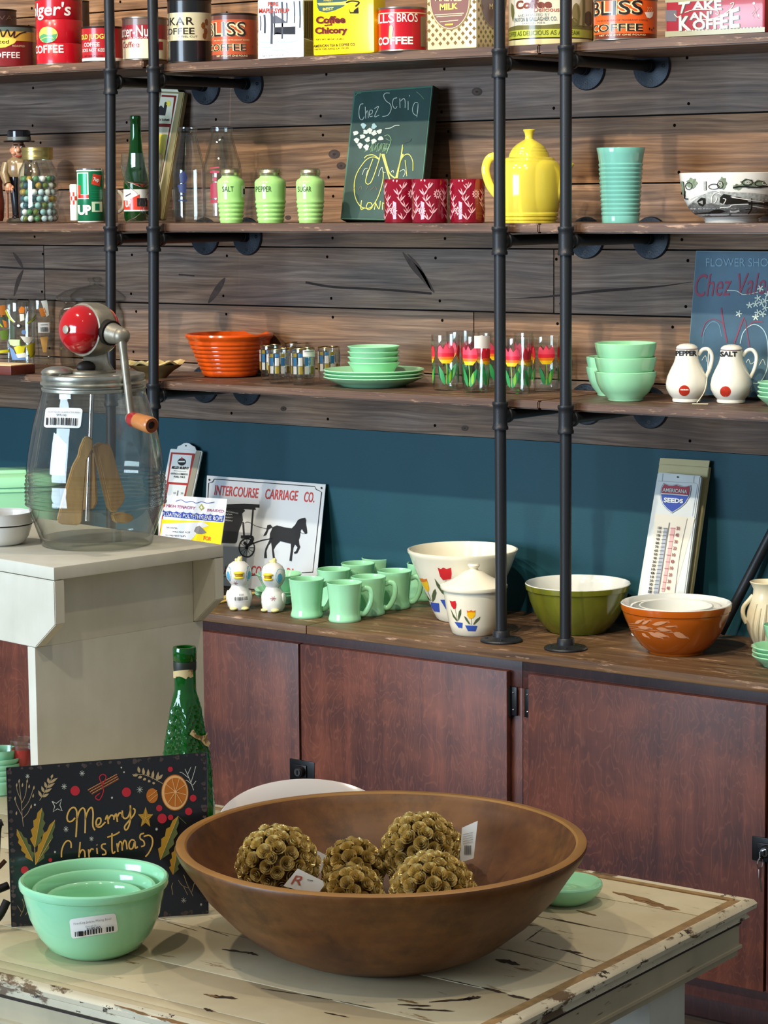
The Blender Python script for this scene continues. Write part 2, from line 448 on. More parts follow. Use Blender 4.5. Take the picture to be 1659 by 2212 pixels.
def curve(pts, n=6):
    """3-D Catmull-Rom through the points"""
    P = [Vector(p) for p in pts]; P = [P[0]] + P + [P[-1]]; out = []
    for i in range(1, len(P) - 2):
        p0, p1, p2, p3 = P[i-1], P[i], P[i+1], P[i+2]
        for j in range(n):
            t = j/n; out.append(0.5*((2*p1) + (p2 - p0)*t + (2*p0 - 5*p1 + 4*p2 - p3)*t*t + (-p0 + 3*p1 - 3*p2 + p3)*t**3))
    out.append(P[-1]); return out

class Art:
    """collects faces in a 2-D design space, then lays them on a surface through fn(x, y, lift) -> local point"""
    def __init__(s, mb, fn, step=None, eps=0.0004): s.mb = mb; s.fn = fn; s.step = step; s.eps = eps; s.lv = 0
    def _lay(s, vs, fs, m, lift):
        bm = bmesh.new(); V = [bm.verts.new((x, y, 0)) for x, y in vs]
        for f in fs:
            try: bm.faces.new([V[i] for i in f])
            except ValueError: pass
        bm.normal_update()
        big = [f for f in bm.faces if len(f.verts) > 4]
        if big: bmesh.ops.triangulate(bm, faces=big)
        if s.step:
            for ax in (0, 1):
                st = s.step if ax == 0 else s.step*1.6
                xs = [v.co[ax] for v in bm.verts]
                if not xs: continue
                a, b = min(xs), max(xs); q = math.ceil(a/st + 1e-6)*st; no = (1, 0, 0) if ax == 0 else (0, 1, 0)
                while q < b - 1e-9:
                    bmesh.ops.bisect_plane(bm, geom=bm.verts[:] + bm.edges[:] + bm.faces[:], plane_co=(q, 0, 0) if ax == 0 else (0, q, 0), plane_no=no); q += st
        s.lv += 1
        e = s.eps*(1 + lift)
        bm.verts.index_update()
        P = [Vector(s.fn(v.co.x, v.co.y, e)) for v in bm.verts]
        s.mb.add(P, [[v.index for v in f.verts] for f in bm.faces], m); bm.free()
    def poly(s, pts, m, lift=0): s._lay(pts, [list(range(len(pts)))], m, lift); return s
    def polys(s, L, m, lift=0):
        vs = []; fs = []
        for p in L: fs.append(list(range(len(vs), len(vs) + len(p)))); vs += list(p)
        s._lay(vs, fs, m, lift); return s
    def line(s, pts, w, m, lift=1, smooth=True, taper=False): return s.polys(stroke(pts, w, smooth, taper), m, lift)
    def text(s, t, quad, m, lift=1, bold=0.0, shear=0.0, space=1.0):
        """quad: (x0,y_top,x1,y_bottom) or four corners TL, TR, BR, BL"""
        vs, fs = text_mesh(t, bold, shear, space)
        if len(quad) == 4 and not hasattr(quad[0], '__len__'):
            x0, yt, x1, yb = quad; quad = ((x0, yt), (x1, yt), (x1, yb), (x0, yb))
        TL, TR, BR, BL = quad
        out = []
        for x, y in vs:
            out.append(tuple((TL[i]*(1-x) + TR[i]*x)*y + (BL[i]*(1-x) + BR[i]*x)*(1-y) for i in (0, 1)))
        s._lay(out, fs, m, lift); return s
    def bars(s, x0, yt, x1, yb, m, lift=1, seed=1):
        rnd = random.Random(seed); x = x0; L = []
        while x < x1:
            w = (x1 - x0)*rnd.choice((0.012, 0.02, 0.03, 0.04)); L.append(rect(x, yt, min(x + w, x1), yb)); x += w + (x1 - x0)*rnd.choice((0.014, 0.022, 0.035))
        return s.polys(L, m, lift)

class Turn:
    """a turned (round) thing standing on a surface; outline is read as (half width px, v px) at the silhouette"""
    def __init__(s, u, P):
        s.P = np.array(P, float); s.uc = u; s.rotz = atan2(-s.P[1], -s.P[0]) + pi/2
        s.k0 = proj(s.P)[2]; s.E = atan2(EYE - s.P[2], sqrt(s.P[0]**2 + s.P[1]**2)); s.pr = None
    def z(s, v):      # height above base whose axis point shows at v
        r = ray(s.uc, v); d = sqrt(s.P[0]**2 + s.P[1]**2); t = d/sqrt(r[0]**2 + r[1]**2); return EYE + r[2]*t - s.P[2]
    def k(s, v): return proj((s.P[0], s.P[1], s.P[2] + s.z(v)))[2]
    def prof(s, L): return [((q[0]*s.k(q[1]), max(0.0, s.z(q[1]))) + tuple(q[2:])) for q in L]
    def outer(s, prof): s.pr = [(q[0], q[1]) for q in prof]; return prof
    def rad(s, h):
        p = s.pr
        for a, b in zip(p, p[1:]):
            lo, hi = sorted((a[1], b[1]))
            if lo <= h <= hi and hi > lo: t = (h - a[1])/(b[1] - a[1]); return a[0] + (b[0] - a[0])*t
        return p[0][0] if h < min(q[1] for q in p) else p[-1][0]
    def uv(s, u, v):   # photo point -> (angle, height)
        h = s.z(v); 
        for _ in range(8):
            r = max(1e-4, s.rad(h)); x = (u - s.uc)*s.k(v)/r
            a = asin(max(-1, min(1, x)))
            h = s.z(v) + r*cos(a)*math.tan(s.E)
        if abs(x) > 1: a += math.copysign(abs(x) - 1, x)*0.8
        return a, h
    def fn_photo(s, eps_sign=1):
        def f(u, v, e):
            a, h = s.uv(u, v); r = s.rad(h) + e; return (r*sin(a), -r*cos(a), h)
        return f
    def fn_wrap(s):    # design x = angle*100 (deg-like), y = height in m*1000
        def f(x, y, e):
            a = radians(x); h = y/1000.0; r = s.rad(h) + e; return (r*sin(a), -r*cos(a), h)
        return f
    def thing(s, name, label, cat, group=None): return thing(name, label, cat, tuple(s.P), s.rotz, group)
def turn_z(u, v, z, rpx=0):     # front foot of the base seen at (u, v) on plane z
    P = at_z(u, v, z); k = proj(P)[2]; d = np.array([P[0], P[1], 0]); d /= np.linalg.norm(d)
    return Turn(u, P + d*rpx*k)
def turn_y(u, y, z): return Turn(u, on_y(u, y, z))

class Panel:
    """flat board: corners read in the photo on the plane through p0 with direction along and up"""
    def __init__(s, p0, along, up):
        s.p0 = np.array(p0, float); s.a = np.array(along, float)/np.linalg.norm(along); s.up = np.array(up, float); s.up /= np.linalg.norm(s.up)
        s.n = np.cross(s.a, s.up); s.n /= np.linalg.norm(s.n)
        if np.dot(s.n, CAM - s.p0) < 0: s.n = -s.n
    def at(s, u, v): return at_plane(u, v, s.p0, s.n)
    def fn(s):
        def f(u, v, e): return tuple(s.at(u, v) + s.n*e - s.p0)
        return f
    def slab(s, mb, corners, th, m, bev=0.0):
        F = [s.at(*c) - s.p0 for c in corners]; B = [p - s.n*th for p in F]; n = len(F)
        fs = [list(range(n)), list(range(2*n - 1, n - 1, -1))] + [[i, n + i, n + (i+1) % n, (i+1) % n] for i in range(n)]
        bm = bmesh.new(); V = [bm.verts.new(tuple(p)) for p in F + B]
        for f in fs: bm.faces.new([V[i] for i in f])
        bmesh.ops.recalc_face_normals(bm, faces=bm.faces[:])
        if bev: bmesh.ops.bevel(bm, geom=bm.edges[:], offset=bev, segments=2, affect='EDGES')
        mb.frombm(bm, m); return mb
# ================================================================ THE SETTING
FLOORM = mat('dark_floor', '#3b322c', 0.5, var=0.2, vscale=5)
b = MB(); b.box((-7, -4, -0.05), (1.5, 4.62, 0.0), FLOORM); struct(b.build('floor'))

rows = [(1.107, 1.247, .18), (1.247, 1.392, .62), (1.392, 1.533, .30), (1.533, 1.674, .42), (1.674, 1.816, .85), (1.816, 1.955, .05), (1.955, 2.111, .95), (2.111, 2.26, .95), (2.26, 2.41, .6), (2.41, 2.56, .5)]
joints = [[-4.9, -2.2], [-3.2, -1.8], [-4.55, -2.985], [-5.1, -2.0], [-4.3, -1.7], [-5.4, -2.1], [-4.8, -1.9], [-3.4, -2.3], [-4.2, -2.2], [-3.9, -2.0]]
b = MB(); tints = []
rnd = random.Random(3)
for (z0, z1, w), js in zip(rows, joints):
    xs = [-6.5] + js + [-0.4]
    for xa, xb in zip(xs, xs[1:]):
        n0 = len(b.v); b.box((xa + .0012, WALL, z0 + .0016), (xb - .0012, WALL + .02, z1 - .0016), WOODWALL, 0.0012)
        t = (min(1, max(0, w + rnd.uniform(-.1, .1))), rnd.random(), 0, 1); tints += [t]*(len(b.v) - n0)
    for i in range(13):                                    # nail holes
        x = -5.2 + i*0.318 + rnd.uniform(-.02, .02)
        for z in (z0 + .022, z1 - .022):
            n0 = len(b.v); b.lathe([(0.0, 0.0), (0.0036, 0.0)], mat('nail_hole', '#120d0b', 0.9, spec=0.0), 8, Matrix.Translation((x + rnd.uniform(-.01, .01), WALL - .0004, z)) @ Matrix.Rotation(pi/2, 4, 'X')); tints += [(0, 0, 0, 1)]*(len(b.v) - n0)
a = Art(b, lambda u, v, e: tuple(at_y(u, v, WALL - e)), eps=.0003); n0 = len(b.v)
CRK = mat('board_crack', '#2c211c', .8, var=.3, vscale=20); KN = mat('board_knot', '#42322a', .7, var=.4, vscale=60); KN2 = mat('board_knot_heart', '#4a382d', .7, var=.4, vscale=80)
for L, w in (([(0, 577), (50, 580), (100, 581), (160, 583), (233, 585)], 4), ([(386, 593), (420, 596)], 3), ([(660, 610), (720, 620), (800, 624), (860, 628), (932, 634)], 5), ([(1090, 646), (1180, 641), (1260, 632), (1330, 626), (1420, 619), (1495, 609)], 6)): a.line(L, w, CRK, 1, taper=2 if w > 5 else False)
for L, w in (([(870, 545), (890, 572), (915, 600), (938, 632)], 14), ([(880, 548), (905, 578), (932, 628)], 7), ([(28, 545), (40, 562), (50, 580)], 8), ([(50, 583), (40, 605), (30, 640)], 9), ([(486, 600), (470, 625), (450, 655)], 14)): a.line(L, w, KN, 0, taper=2)
for x, y, r_ in ((722, 333, 10), (737, 358, 8), (612, 883, 5), (1004, 925, 6), (1030, 198, 9), (622, 470, 5)):
    a.poly(disc(x, y, r_*1.25, r_, 18), KN, 2); a.poly(disc(x, y, r_*.8, r_*.62, 16), KN2, 3); a.poly(disc(x, y, r_*.35, r_*.28, 10), CRK, 4)
tints += [(0, 0, 0, 1)]*(len(b.v) - n0)
n0 = len(b.v); b.box((-6.5, WALL + .021, 0), (-0.4, WALL + .06, 2.56), mat('wall_void', '#0b0908', 0.9)); tints += [(0, 0, 0, 1)]*(len(b.v) - n0)
n0 = len(b.v); b.box((-6.5, WALL + .006, 0.0), (-0.4, WALL + .0205, 1.107), TEAL); tints += [(0, 0, 0, 1)]*(len(b.v) - n0)
o = b.build('wall_back'); struct(o)
ca = o.data.color_attributes.new('tint', 'FLOAT_COLOR', 'POINT')
ca.data.foreach_set('color', [q for t in tints for q in t])

# ---------------------------------------------------------------- counter and cabinets
FC = 4.14
b = MB()
for xa, xb in ((-6.2, -3.357), (-3.355, -0.6)):
    b.box((xa, FC, ZC - .019), (xb, FC + .13, ZC), COUNTERW, 0.0025)
for xa, xb, ya, yb in ((-6.2, -2.9, 4.2715, 4.42), (-2.9, -0.6, 4.2715, 4.42), (-6.2, -3.9, 4.4215, WALL + .005), (-3.9, -0.6, 4.4215, WALL + .005)):
    b.box((xa + .0008, ya, ZC - .019), (xb - .0008, yb, ZC - .0003), COUNTERW, 0.0012)
tag(b.build('worktop'), 'long dark-stained plank worktop with a rough front edge, running over the red-brown cabinets', 'countertop')

CF = 4.16
def lock(door, x, z):
    b = MB(); b.box((x - .030, CF - .018, z - .024), (x + .040, CF - .001, z + .024), BLACK, 0.002)
    b.box((x - .018, CF - .022, z - .014), (x + .020, CF - .017, z + .014), BLACK, 0.002)
    X = Matrix.Translation((x + .006, CF - .018, z)) @ Matrix.Rotation(pi/2, 4, 'X')
    b.lathe([(.0125, 0), (.0125, .012), (.011, .015), (0, .015)], BLACK, 20, X)
    b.lathe([(.0085, .0155), (.0085, .018), (0, .018)], CHROME, 20, X)
    b.box((x + .0045, CF - .0372, z - .005), (x + .0075, CF - .0362, z + .005), BLACK)
    return b.build('lock', door)
def hinge(door, x, z, side):
    b = MB(); b.box((x - .008, CF - .005, z - .03), (x + .008, CF + .0005, z + .03), BLACK, 0.001)
    b.tube([(x + side*.009, CF - .006, z - .032), (x + side*.009, CF - .006, z + .032)], .0045, BLACK, 10)
    for dz in (-.018, .018): b.sphere((x, CF - .005, z + dz), .0025, CHROME, 8, 6)
    return b.build('hinge', door)
def cabinet(x0, x1, label, locked):
    t = thing('base_cabinet', label, 'cabinet', ((x0 + x1)/2, CF, 0))
    ox = (x0 + x1)/2; e = .026; xm = (x0 + x1)/2
    b = MB()
    M = lambda lo, hi, m, bv=.001: b.box((lo[0], lo[1], lo[2]), (hi[0], hi[1], hi[2]), m, bv)
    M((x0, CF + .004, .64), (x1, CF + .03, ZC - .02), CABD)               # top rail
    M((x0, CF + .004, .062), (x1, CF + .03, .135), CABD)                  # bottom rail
    M((x0, CF + .004, .13), (x0 + .06, CF + .03, .64), CAB)               # stiles
    M((x1 - .06, CF + .004, .13), (x1, CF + .03, .64), CAB)
    M((x0, CF + .03, .062), (x0 + .018, WALL, .70), CAB); M((x1 - .018, CF + .03, .062), (x1, WALL, .70), CAB)
    M((x0, CF + .03, .062), (x1, WALL, .08), CAB)
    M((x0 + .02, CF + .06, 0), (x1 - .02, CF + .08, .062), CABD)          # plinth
    for q in range(len(b.v)): b.v[q] = (b.v[q][0] - ox, b.v[q][1] - CF, b.v[q][2])
    b.build('carcass', t)
    for i, (xa, xb) in enumerate(((x0 + e, xm - .0028), (xm + .0028, x1 - e))):
        d = MB(); d.box((xa, CF - .016, .107), (xb, CF, .676), CAB, 0.002)
        do = d.build('door', t, (-ox, -CF, 0))
        hinge(do, xa - .009 if i == 0 else xb + .009, .612, 1 if i == 0 else -1)
        hinge(do, xa - .009 if i == 0 else xb + .009, .17, 1 if i == 0 else -1)
        if i == 1:
            lock(do, xm, .392)
            if locked:
                k = MB(); X = xm + .006
                k.box((X - .001, CF - .052, .389 - .008), (X + .001, CF - .036, .389 + .008), CHROME)
                k.tube([(X, CF - .05 + .011*cos(a), .374 + .011*sin(a)) for a in [2*pi*i/20 for i in range(21)]], .0014, CHROME, 6)
                k.box((X - .0012, CF - .056, .345), (X + .0012, CF - .046, .366), CHROME, .0005)
                k.tube([(X, CF - .05, .347), (X + .003, CF - .049, .318)], [.0016, .0018], CHROME, 6)
                k.build('key', do)
    return t
cabinet(-3.958, -2.802, 'red-brown stained double-door cabinet behind the large wooden bowl, lock without a hanging key', False)
cabinet(-2.801, -1.645, 'red-brown stained double-door cabinet with keys hanging from its black lock', True)
cabinet(-5.115, -3.959, 'red-brown stained cabinet mostly hidden behind the cream bench', False)

# ---------------------------------------------------------------- shelves
shelf_words = {Z1: 'highest', Z2: 'middle', Z3: 'lowest'}
holds = {Z1: ('under the red coffee tins', 'under the yellow chicory coffee tin', 'under the bright orange coffee can'),
         Z2: ('under the jar of marbles', 'under the salt, pepper and sugar jars', 'under the turquoise ribbed vase'),
         Z3: ('under the printed cartoon tumblers', 'under the orange bowl and green plates', 'under the pepper and salt pitchers')}
for z, th, j1 in ((Z1, .02, -3.905), (Z2, .02, -3.885), (Z3, .018, -3.88)):
    for i, (xa, xb) in enumerate(((-6.0, j1 - .001), (j1 + .001, -2.823), (-2.821, -0.9))):
        b = MB()
        yf = 4.255 if not (z == Z1 and i == 0) else 4.248
        zz = z + (.012 if (z == Z1 and i == 0) else 0)
        bm = bmesh.new(); bmesh.ops.create_cube(bm, size=1.0)
        for v in bm.verts: v.co = Vector((xa + (v.co.x + .5)*(xb - xa), yf + (v.co.y + .5)*(WALL - .0115 - yf), zz - th + (v.co.z + .5)*th))
        bmesh.ops.bevel(bm, geom=bm.edges[:], offset=.003, segments=2, affect='EDGES')
        b.frombm(bm, SHELFW)
        tag(b.build('shelf_board'), '%s of the three stained plank shelves, the board %s' % (shelf_words[z], holds[z][i]), 'shelf', 'plank shelves on iron pipe')

# ---------------------------------------------------------------- pipe uprights
PY = 4.225
def upright(pts, label):
    """pts: (x, z) of the pole from the counter up"""
    x0 = pts[0][0]
    t = thing('pipe_upright', label, 'shelf support', (x0, PY, ZC))
    X = lambda z: float(np.interp(z, [p[1] for p in pts], [p[0] for p in pts])) if z <= pts[-1][1] else pts[-1][0]
    r = .0121
    b = MB(); b.tube([(X(z) - x0, 0, z - ZC) for z in (ZC + .018, 1.1, 1.4, 1.7, 1.95, 2.62)], r, IRON, 20); b.build('pole', t)
    b = MB(); b.lathe([(0, 0), (.044, 0), (.045, .003), (.043, .0055), (.022, .0075), (.0185, .010), (.0175, .022), (.0165, .0235), (r, .0235)], IRON, 40)
    for i in range(4): b.lathe([(.0035, .0062), (.0035, .0078), (0, .0082)], IRON2, 10, Matrix.Translation((.031*cos(i*pi/2 + .6), .031*sin(i*pi/2 + .6), 0)))
    b.build('base_flange', t)
    for zs in (1.9185, 1.558, 1.196):
        xx = X(zs) - x0; zz = zs - ZC
        b = MB()
        Q = Matrix.Translation((xx, 0, zz))
        b.lathe([(r, -.029), (.0163, -.029), (.0168, -.027), (.0168, -.023), (.0152, -.0205), (.0148, -.012), (.0148, .012), (.0152, .0205), (.0168, .023), (.0168, .027), (.0163, .029), (r, .029)], IRON, 24, Q)
        b.lathe([(.0148, .004), (.0148, .018), (.0170, .020), (.0170, .0265), (.0165, .028), (r - .001, .028)], IRON, 24, Q @ Matrix.Rotation(-pi/2, 4, 'X'))
        b.build('tee_fitting', t)
        b = MB(); b.tube([(xx, .022, zz), (xx, WALL - PY - .006, zz)], r - .0008, IRON, 18); b.build('arm', t)
        b = MB(); Y = Matrix.Translation((xx, WALL - PY - .0005, zz)) @ Matrix.Rotation(pi/2, 4, 'X')
        b.lathe([(0, 0), (.0445, 0), (.0455, .003), (.0435, .006), (.020, .0078), (.0136, .010), (.0133, .024), (r, .025)], IRON2, 40, Y)
        for i in range(4): b.lathe([(.0042, .0062), (.0042, .0074), (.002, .0074)], BLACK, 10, Y @ Matrix.Translation((.031*cos(i*pi/2), .031*sin(i*pi/2), 0)))
        art = Art(b, lambda x, y, e: (xx + x, WALL - PY - .0068 - e, zz + y), eps=.0002)
        for wi, word in enumerate(('KING', 'MALLE')):
            for ci, ch in enumerate(word):
                a = -pi/2 + (ci - (len(word) - 1)/2)*.30 + (0 if wi == 0 else pi)
                cx, cy = .036*cos(a), .036*sin(a); tx, ty = -sin(a)*.0036, cos(a)*.0036; nx, ny = cos(a)*.0042, sin(a)*.0042
                art.text(ch, ((cx - tx - nx, cy - ty - ny), (cx + tx - nx, cy + ty - ny), (cx + tx + nx, cy + ty + ny), (cx - tx + nx, cy - ty + ny)), BLACK, 0)
        b.build('wall_flange', t)
    return t
G4 = 'black iron pipe uprights carrying the shelves'
upright([(-4.02, ZC), (-3.996, 1.565), (-3.985, 1.95)], 'black iron pipe upright running up behind the red-knobbed churn')
upright([(-3.885, ZC), (-3.871, 1.197), (-3.861, 1.56), (-3.85, 1.95)], 'black iron pipe upright passing just beside the orange bowl')
upright([(-2.897, ZC), (-2.899, 1.56), (-2.898, 1.95)], 'black iron pipe upright standing on the worktop against the tulip grease jar')
upright([(-2.736, ZC), (-2.737, 1.95)], 'black iron pipe upright standing on the worktop in front of the olive bowl')

# black rod leaning on the teal wall
A = np.array([*on_y(1556, 4.515, ZC)[:2], ZC + .012]); B = at_y(1672, 1140, WALL - .008); D = B - A; B2 = B + D*0.55
b = MB(); b.tube([tuple((A + D*0)), tuple(B - np.array([0, .0, 0])), tuple(B + (B - A)*0.15)], .0105, IRON, 16)
tag(b.build('iron_rod'), 'black iron rod leaning at a slant against the teal wall beside the orange bowls', 'rod')

# ---------------------------------------------------------------- distressed table
TA = .0243
TX = Matrix.Rotation(TA, 4, 'Z')
t = thing('side_table', 'low cream table with chipped paint and a moulded edge, under the large wooden bowl', 'table', (0, 0, 0), TA)
XL, XR, YF, YB = -3.05, -1.42, 2.0, 2.772
BARE = mat('bare_worn_wood', '#94754a', 0.6, var=0.25, vscale=14, stretch=(4, 4, 4))
b = MB()
ys = [YF + .022, 2.045, 2.150, 2.281, 2.418, 2.557, 2.673, YB - .018]
for i, (ya, yb) in enumerate(zip(ys, ys[1:])):
    b.box((XL + .02, ya + .0011, ZT - .016), (XR - .024, yb - .0011, ZT), TABLEP, 0.0012)
b.box((XL + .01, YF + .01, ZT - .03), (XR - .01, YB - .01, ZT - .014), mat('groove_dark', '#2e2318', 0.8))
for lo, hi in (((XR - .0235, YF + .02, ZT - .016), (XR - .008, YB - .016, ZT + .0012)), ((XL + .02, YB - .0175, ZT - .016), (XR - .02, YB - .004, ZT + .0012)), ((XL + .02, YF + .008, ZT - .016), (XR - .02, YF + .0215, ZT + .0008))):
    b.box(lo, hi, BARE if lo[1] > YF + .009 else TABLEP, 0.0015)
CHD_ = mat('exposed_dark_wood', '#3d2d1d', .7, var=.3, vscale=60); CHL = mat('exposed_wood', '#86643c', .65, var=.25, vscale=50)
Ti = TX.inverted()
a = Art(b, lambda u, v, e: tuple(Ti @ Vector(tuple(at_z(u, v, ZT + e)))), eps=.0003); rc = random.Random(21)
Y3 = lambda x, y: (360 + x/1.765, 1660 + y/1.765)
def chip(x0, y0, x1, y1, w, m=None):
    A, B = Y3(x0, y0), Y3(x1, y1); n = 9; up, dn = [], []
    for i in range(n + 1):
        f = i/n; x = A[0] + (B[0] - A[0])*f; y = A[1] + (B[1] - A[1])*f; h = w*sin(pi*min(1, max(.03, f)))**.6
        up.append((x, y - h*rc.uniform(.25, 1))); dn.append((x, y + h*rc.uniform(.25, 1)))
    a.poly(up + dn[::-1], m or CHD_, rc.choice((0, 1)))
for c_ in ((210, 688, 345, 708, 3.2), (300, 700, 350, 712, 4), (165, 866, 272, 878, 5), (360, 838, 520, 862, 1.3), (520, 862, 640, 884, 1.6), (640, 884, 800, 915, 1.4), (880, 900, 1010, 905, 3), (920, 915, 1100, 925, 3.5), (1000, 890, 1190, 876, 2.6), (1130, 880, 1200, 870, 5), (1040, 798, 1200, 835, 1.8), (1200, 835, 1300, 858, 3.2), (1300, 862, 1400, 885, 3.8), (1255, 728, 1350, 748, 6), (1365, 660, 1440, 605, 2.4), (1460, 568, 1660, 612, 1.3), (1500, 690, 1590, 706, 3.2), (1380, 655, 1500, 690, 1.3), (1510, 690, 1659, 740, 1.0), (1300, 690, 1480, 740, 1.0), (1480, 740, 1600, 780, 1.2), (120, 600, 240, 640, 1.2), (0, 585, 120, 620, 1.0), (140, 915, 180, 925, 4), (600, 930, 700, 950, 2)): chip(*c_)
for c_ in ((-200, 900, -60, 945, 5), (-60, 945, 120, 985, 6), (880, 880, 960, 895, 3), (1330, 590, 1420, 600, 2), (1700, 470, 1900, 520, 5), (1780, 500, 1960, 540, 6), (1560, 540, 1640, 560, 2.5), (-420, 690, -380, 700, 2), (140, 860, 200, 872, 3)): chip(*c_, CHL)
b.build('tabletop', t)
def sweep(prof, m, name):
    q = MB(); n = len(prof); sub = 1
    cs = [(XL, YF), (XR, YF), (XR, YB), (XL, YB)]; dr = [(-1, -1), (1, -1), (1, 1), (-1, 1)]
    vs = []
    for (cx, cy), (dx, dy) in zip(cs, dr):
        for d, z in prof: vs.append((cx + dx*d, cy + dy*d, z))
    fs = []
    for c in range(4):
        a, e = c*n, ((c + 1) % 4)*n
        for i in range(n - 1): fs.append([a + i, e + i, e + i + 1, a + i + 1])
    q.add(vs, fs, m); return q.build(name, t)
sweep([(-.012, ZT - .01), (-.010, ZT + .0008), (-.004, ZT + .003), (.0015, ZT + .001), (.005, ZT - .004), (.004, ZT - .010), (-.002, ZT - .0125), (-.006, ZT - .015), (-.004, ZT - .019), (-.002, ZT - .022), (-.007, ZT - .025), (-.010, ZT - .025)], TABLEE, 'edge_moulding')
sweep([(-.012, ZT - .02), (-.012, ZT - .056), (-.009, ZT - .058), (-.009, ZT - .062), (-.013, ZT - .064), (-.014, ZT - .072), (-.03, ZT - .072), (-.03, ZT - .02)], chipped_paint_mat('chipped_cream_apron', '#bfb08e', '#a99d80', '#6b543a', 0.64, (1, 1, 6)), 'apron')
for x0, x1, y0, y1 in ((XR - .10, XR - .032, 2.565, 2.655), (XR - .10, XR - .032, YF + .06, YF + .15), (XL + .03, XL + .10, 2.565, 2.655), (XL + .03, XL + .10, YF + .06, YF + .15)):
    b = MB(); b.box((x0, y0, 0), (x1, y1, ZT - .03), BENCHP, 0.003); b.build('leg', t)

# ---------------------------------------------------------------- small cream bench standing on the table
BZ = 1.14; BA = radians(-8.0)
c0 = at_z(116, 1226, BZ); c1 = at_z(481, 1176, BZ); dep = float(np.linalg.norm(c1 - c0))
BA = atan2(-(c1 - c0)[0], (c1 - c0)[1])
BA = BA*0.5 + radians(-9)*0.5
t = thing('bench', 'small cream painted wooden bench raised on the table, holding the glass butter churn', 'bench', (c0[0], c0[1], ZT + .0032), BA)
hb = BZ - ZT - .0032; k = proj(c0)[2]
b = MB(); b.box((-.95, 0, hb - .0185), (0, dep, hb), BENCHP, 0.0022); b.build('top_board', t)
IN = .050; AB = hb - .0195 - .100
ap = [(0.0, hb - .0195), (0.0, hb - .0195 - .062), (-IN + .002, AB), (-.9, AB), (-.9, hb - .0195)]
for nm, ya, yb in (('front_apron', .000, .018), ('rear_apron', dep - .018, dep)):
    b = MB(); b.prism([(x, z) for x, z in ap], yb - ya, BENCHP, Matrix.Translation((0, yb, 0)) @ Matrix.Rotation(pi/2, 4, 'X'), 0.0012); b.build(nm, t)
for xa in (-IN, -.86):
    b = MB(); b.box((xa - .018, .0005, 0), (xa, dep - .0005, AB - .0006), BENCHP, 0.0012)
    b.box((xa - .018, .0188, AB - .0008), (xa, dep - .0188, hb - .019), BENCHP, 0.0008); b.build('leg_panel', t)
# ================================================================ HIGHEST SHELF: COFFEE TINS
def tin_mat(name, col, rough=0.28, dirt=None, thr=0.62, ds=22): return mat(name, col, rough, 0.0, coat=0.35, dirt=dirt, dscale=ds, dthr=thr, var=0.05, vscale=12)
CREAM = tin_mat('tin_cream', '#e7dfc0'); TRED = tin_mat('tin_red', '#b4101f'); TDRED = tin_mat('tin_dark_red', '#7d2226', dirt='#5a3a30', thr=0.64)
TORANGE = tin_mat('tin_orange', '#dc5a22'); TORANGE2 = tin_mat('tin_faded_orange', '#b8512f', dirt='#8a4632', thr=0.6); TBLACK = tin_mat('tin_black', '#15171a')
TYEL = tin_mat('tin_yellow', '#f0cf10'); TGOLD = tin_mat('tin_gold', '#d9b04a'); RIMM = mat('tin_rim', '#8b8377', 0.32, 0.8); DRIM = mat('dark_tin_rim', '#2f2722', 0.4, 0.5)
TBROWN = tin_mat('tin_brown', '#5e3a33'); INKB = tin_mat('print_dark', '#221a18'); LETW = tin_mat('print_white', '#f3efe6'); LETC = tin_mat('print_cream', '#ecd9a6')
TGREEN = tin_mat('print_green', '#4f9a6a'); TYL = tin_mat('print_pale_yellow', '#ecd95c'); TLIME = tin_mat('print_lime', '#b7bf4c'); TBLUE = tin_mat('print_grey_blue', '#7f9199')
ZS1 = Z1
G1 = 'coffee tins on the highest shelf'
def can(u0, u1, vtop, label, bands, name='coffee_tin', y=None, rim=RIMM, beads=()):
    """bands: (v_lower, v_upper, material) from the base up"""
    uc = (u0 + u1)/2; hw = (u1 - u0)/2; Z1 = ZS1 + (.0121 if uc < 320 else 0)
    P = on_y(uc, 4.30, Z1); k = proj(P)[2]
    T = turn_y(uc, y or (4.266 + hw*k), Z1); r = hw*T.k0
    H = T.z(vtop); t = T.thing(name, label, 'tin', G1)
    base = [(0, 0.0), (r*.97, 0.0), (r*1.0, .0012, rim), (r*1.0, .0035, rim), (r*.985, .0045, rim)]
    pr = list(base)
    for vl, vu, m in bands:
        zl = max(.0046, T.z(vl)); zu = min(H - .0046, T.z(vu)); pr += [(r*.985, zl, m), (r*.985, zu, m)]
    for bv in beads:
        z = T.z(bv); mm = [m for vl, vu, m in bands if vu <= bv <= vl][0]
        i = max(j for j, q in enumerate(pr) if q[1] <= z); pr[i+1:i+1] = [(r*.985, z - .0018, mm), (r*.965, z, mm), (r*.985, z + .0018, mm)]
    pr += [(r*.985, H - .0045, bands[-1][2]), (r*1.0, H - .0035, rim), (r*1.0, H, rim), (r*.95, H, rim), (r*.94, H - .004, rim), (0, H - .004, rim)]
    T.outer([(r*.985, 0), (r*.985, H)]); b = MB(); b.lathe(pr, bands[0][2], 56)
    return T, t, b, r, H
def wrap_text(T, art_, s, a0, vt, a1, vb, m, **kw):
    art_.text(s, (a0, T.z(vt)*1000, a1, T.z(vb)*1000), m, **kw)
def cart(T, b): return Art(b, T.fn_wrap(), step=4.0, eps=.00035)
def ang(T, u, vm=60):   # photo column -> degrees round the can
    return math.degrees(T.uv(u, vm)[0])

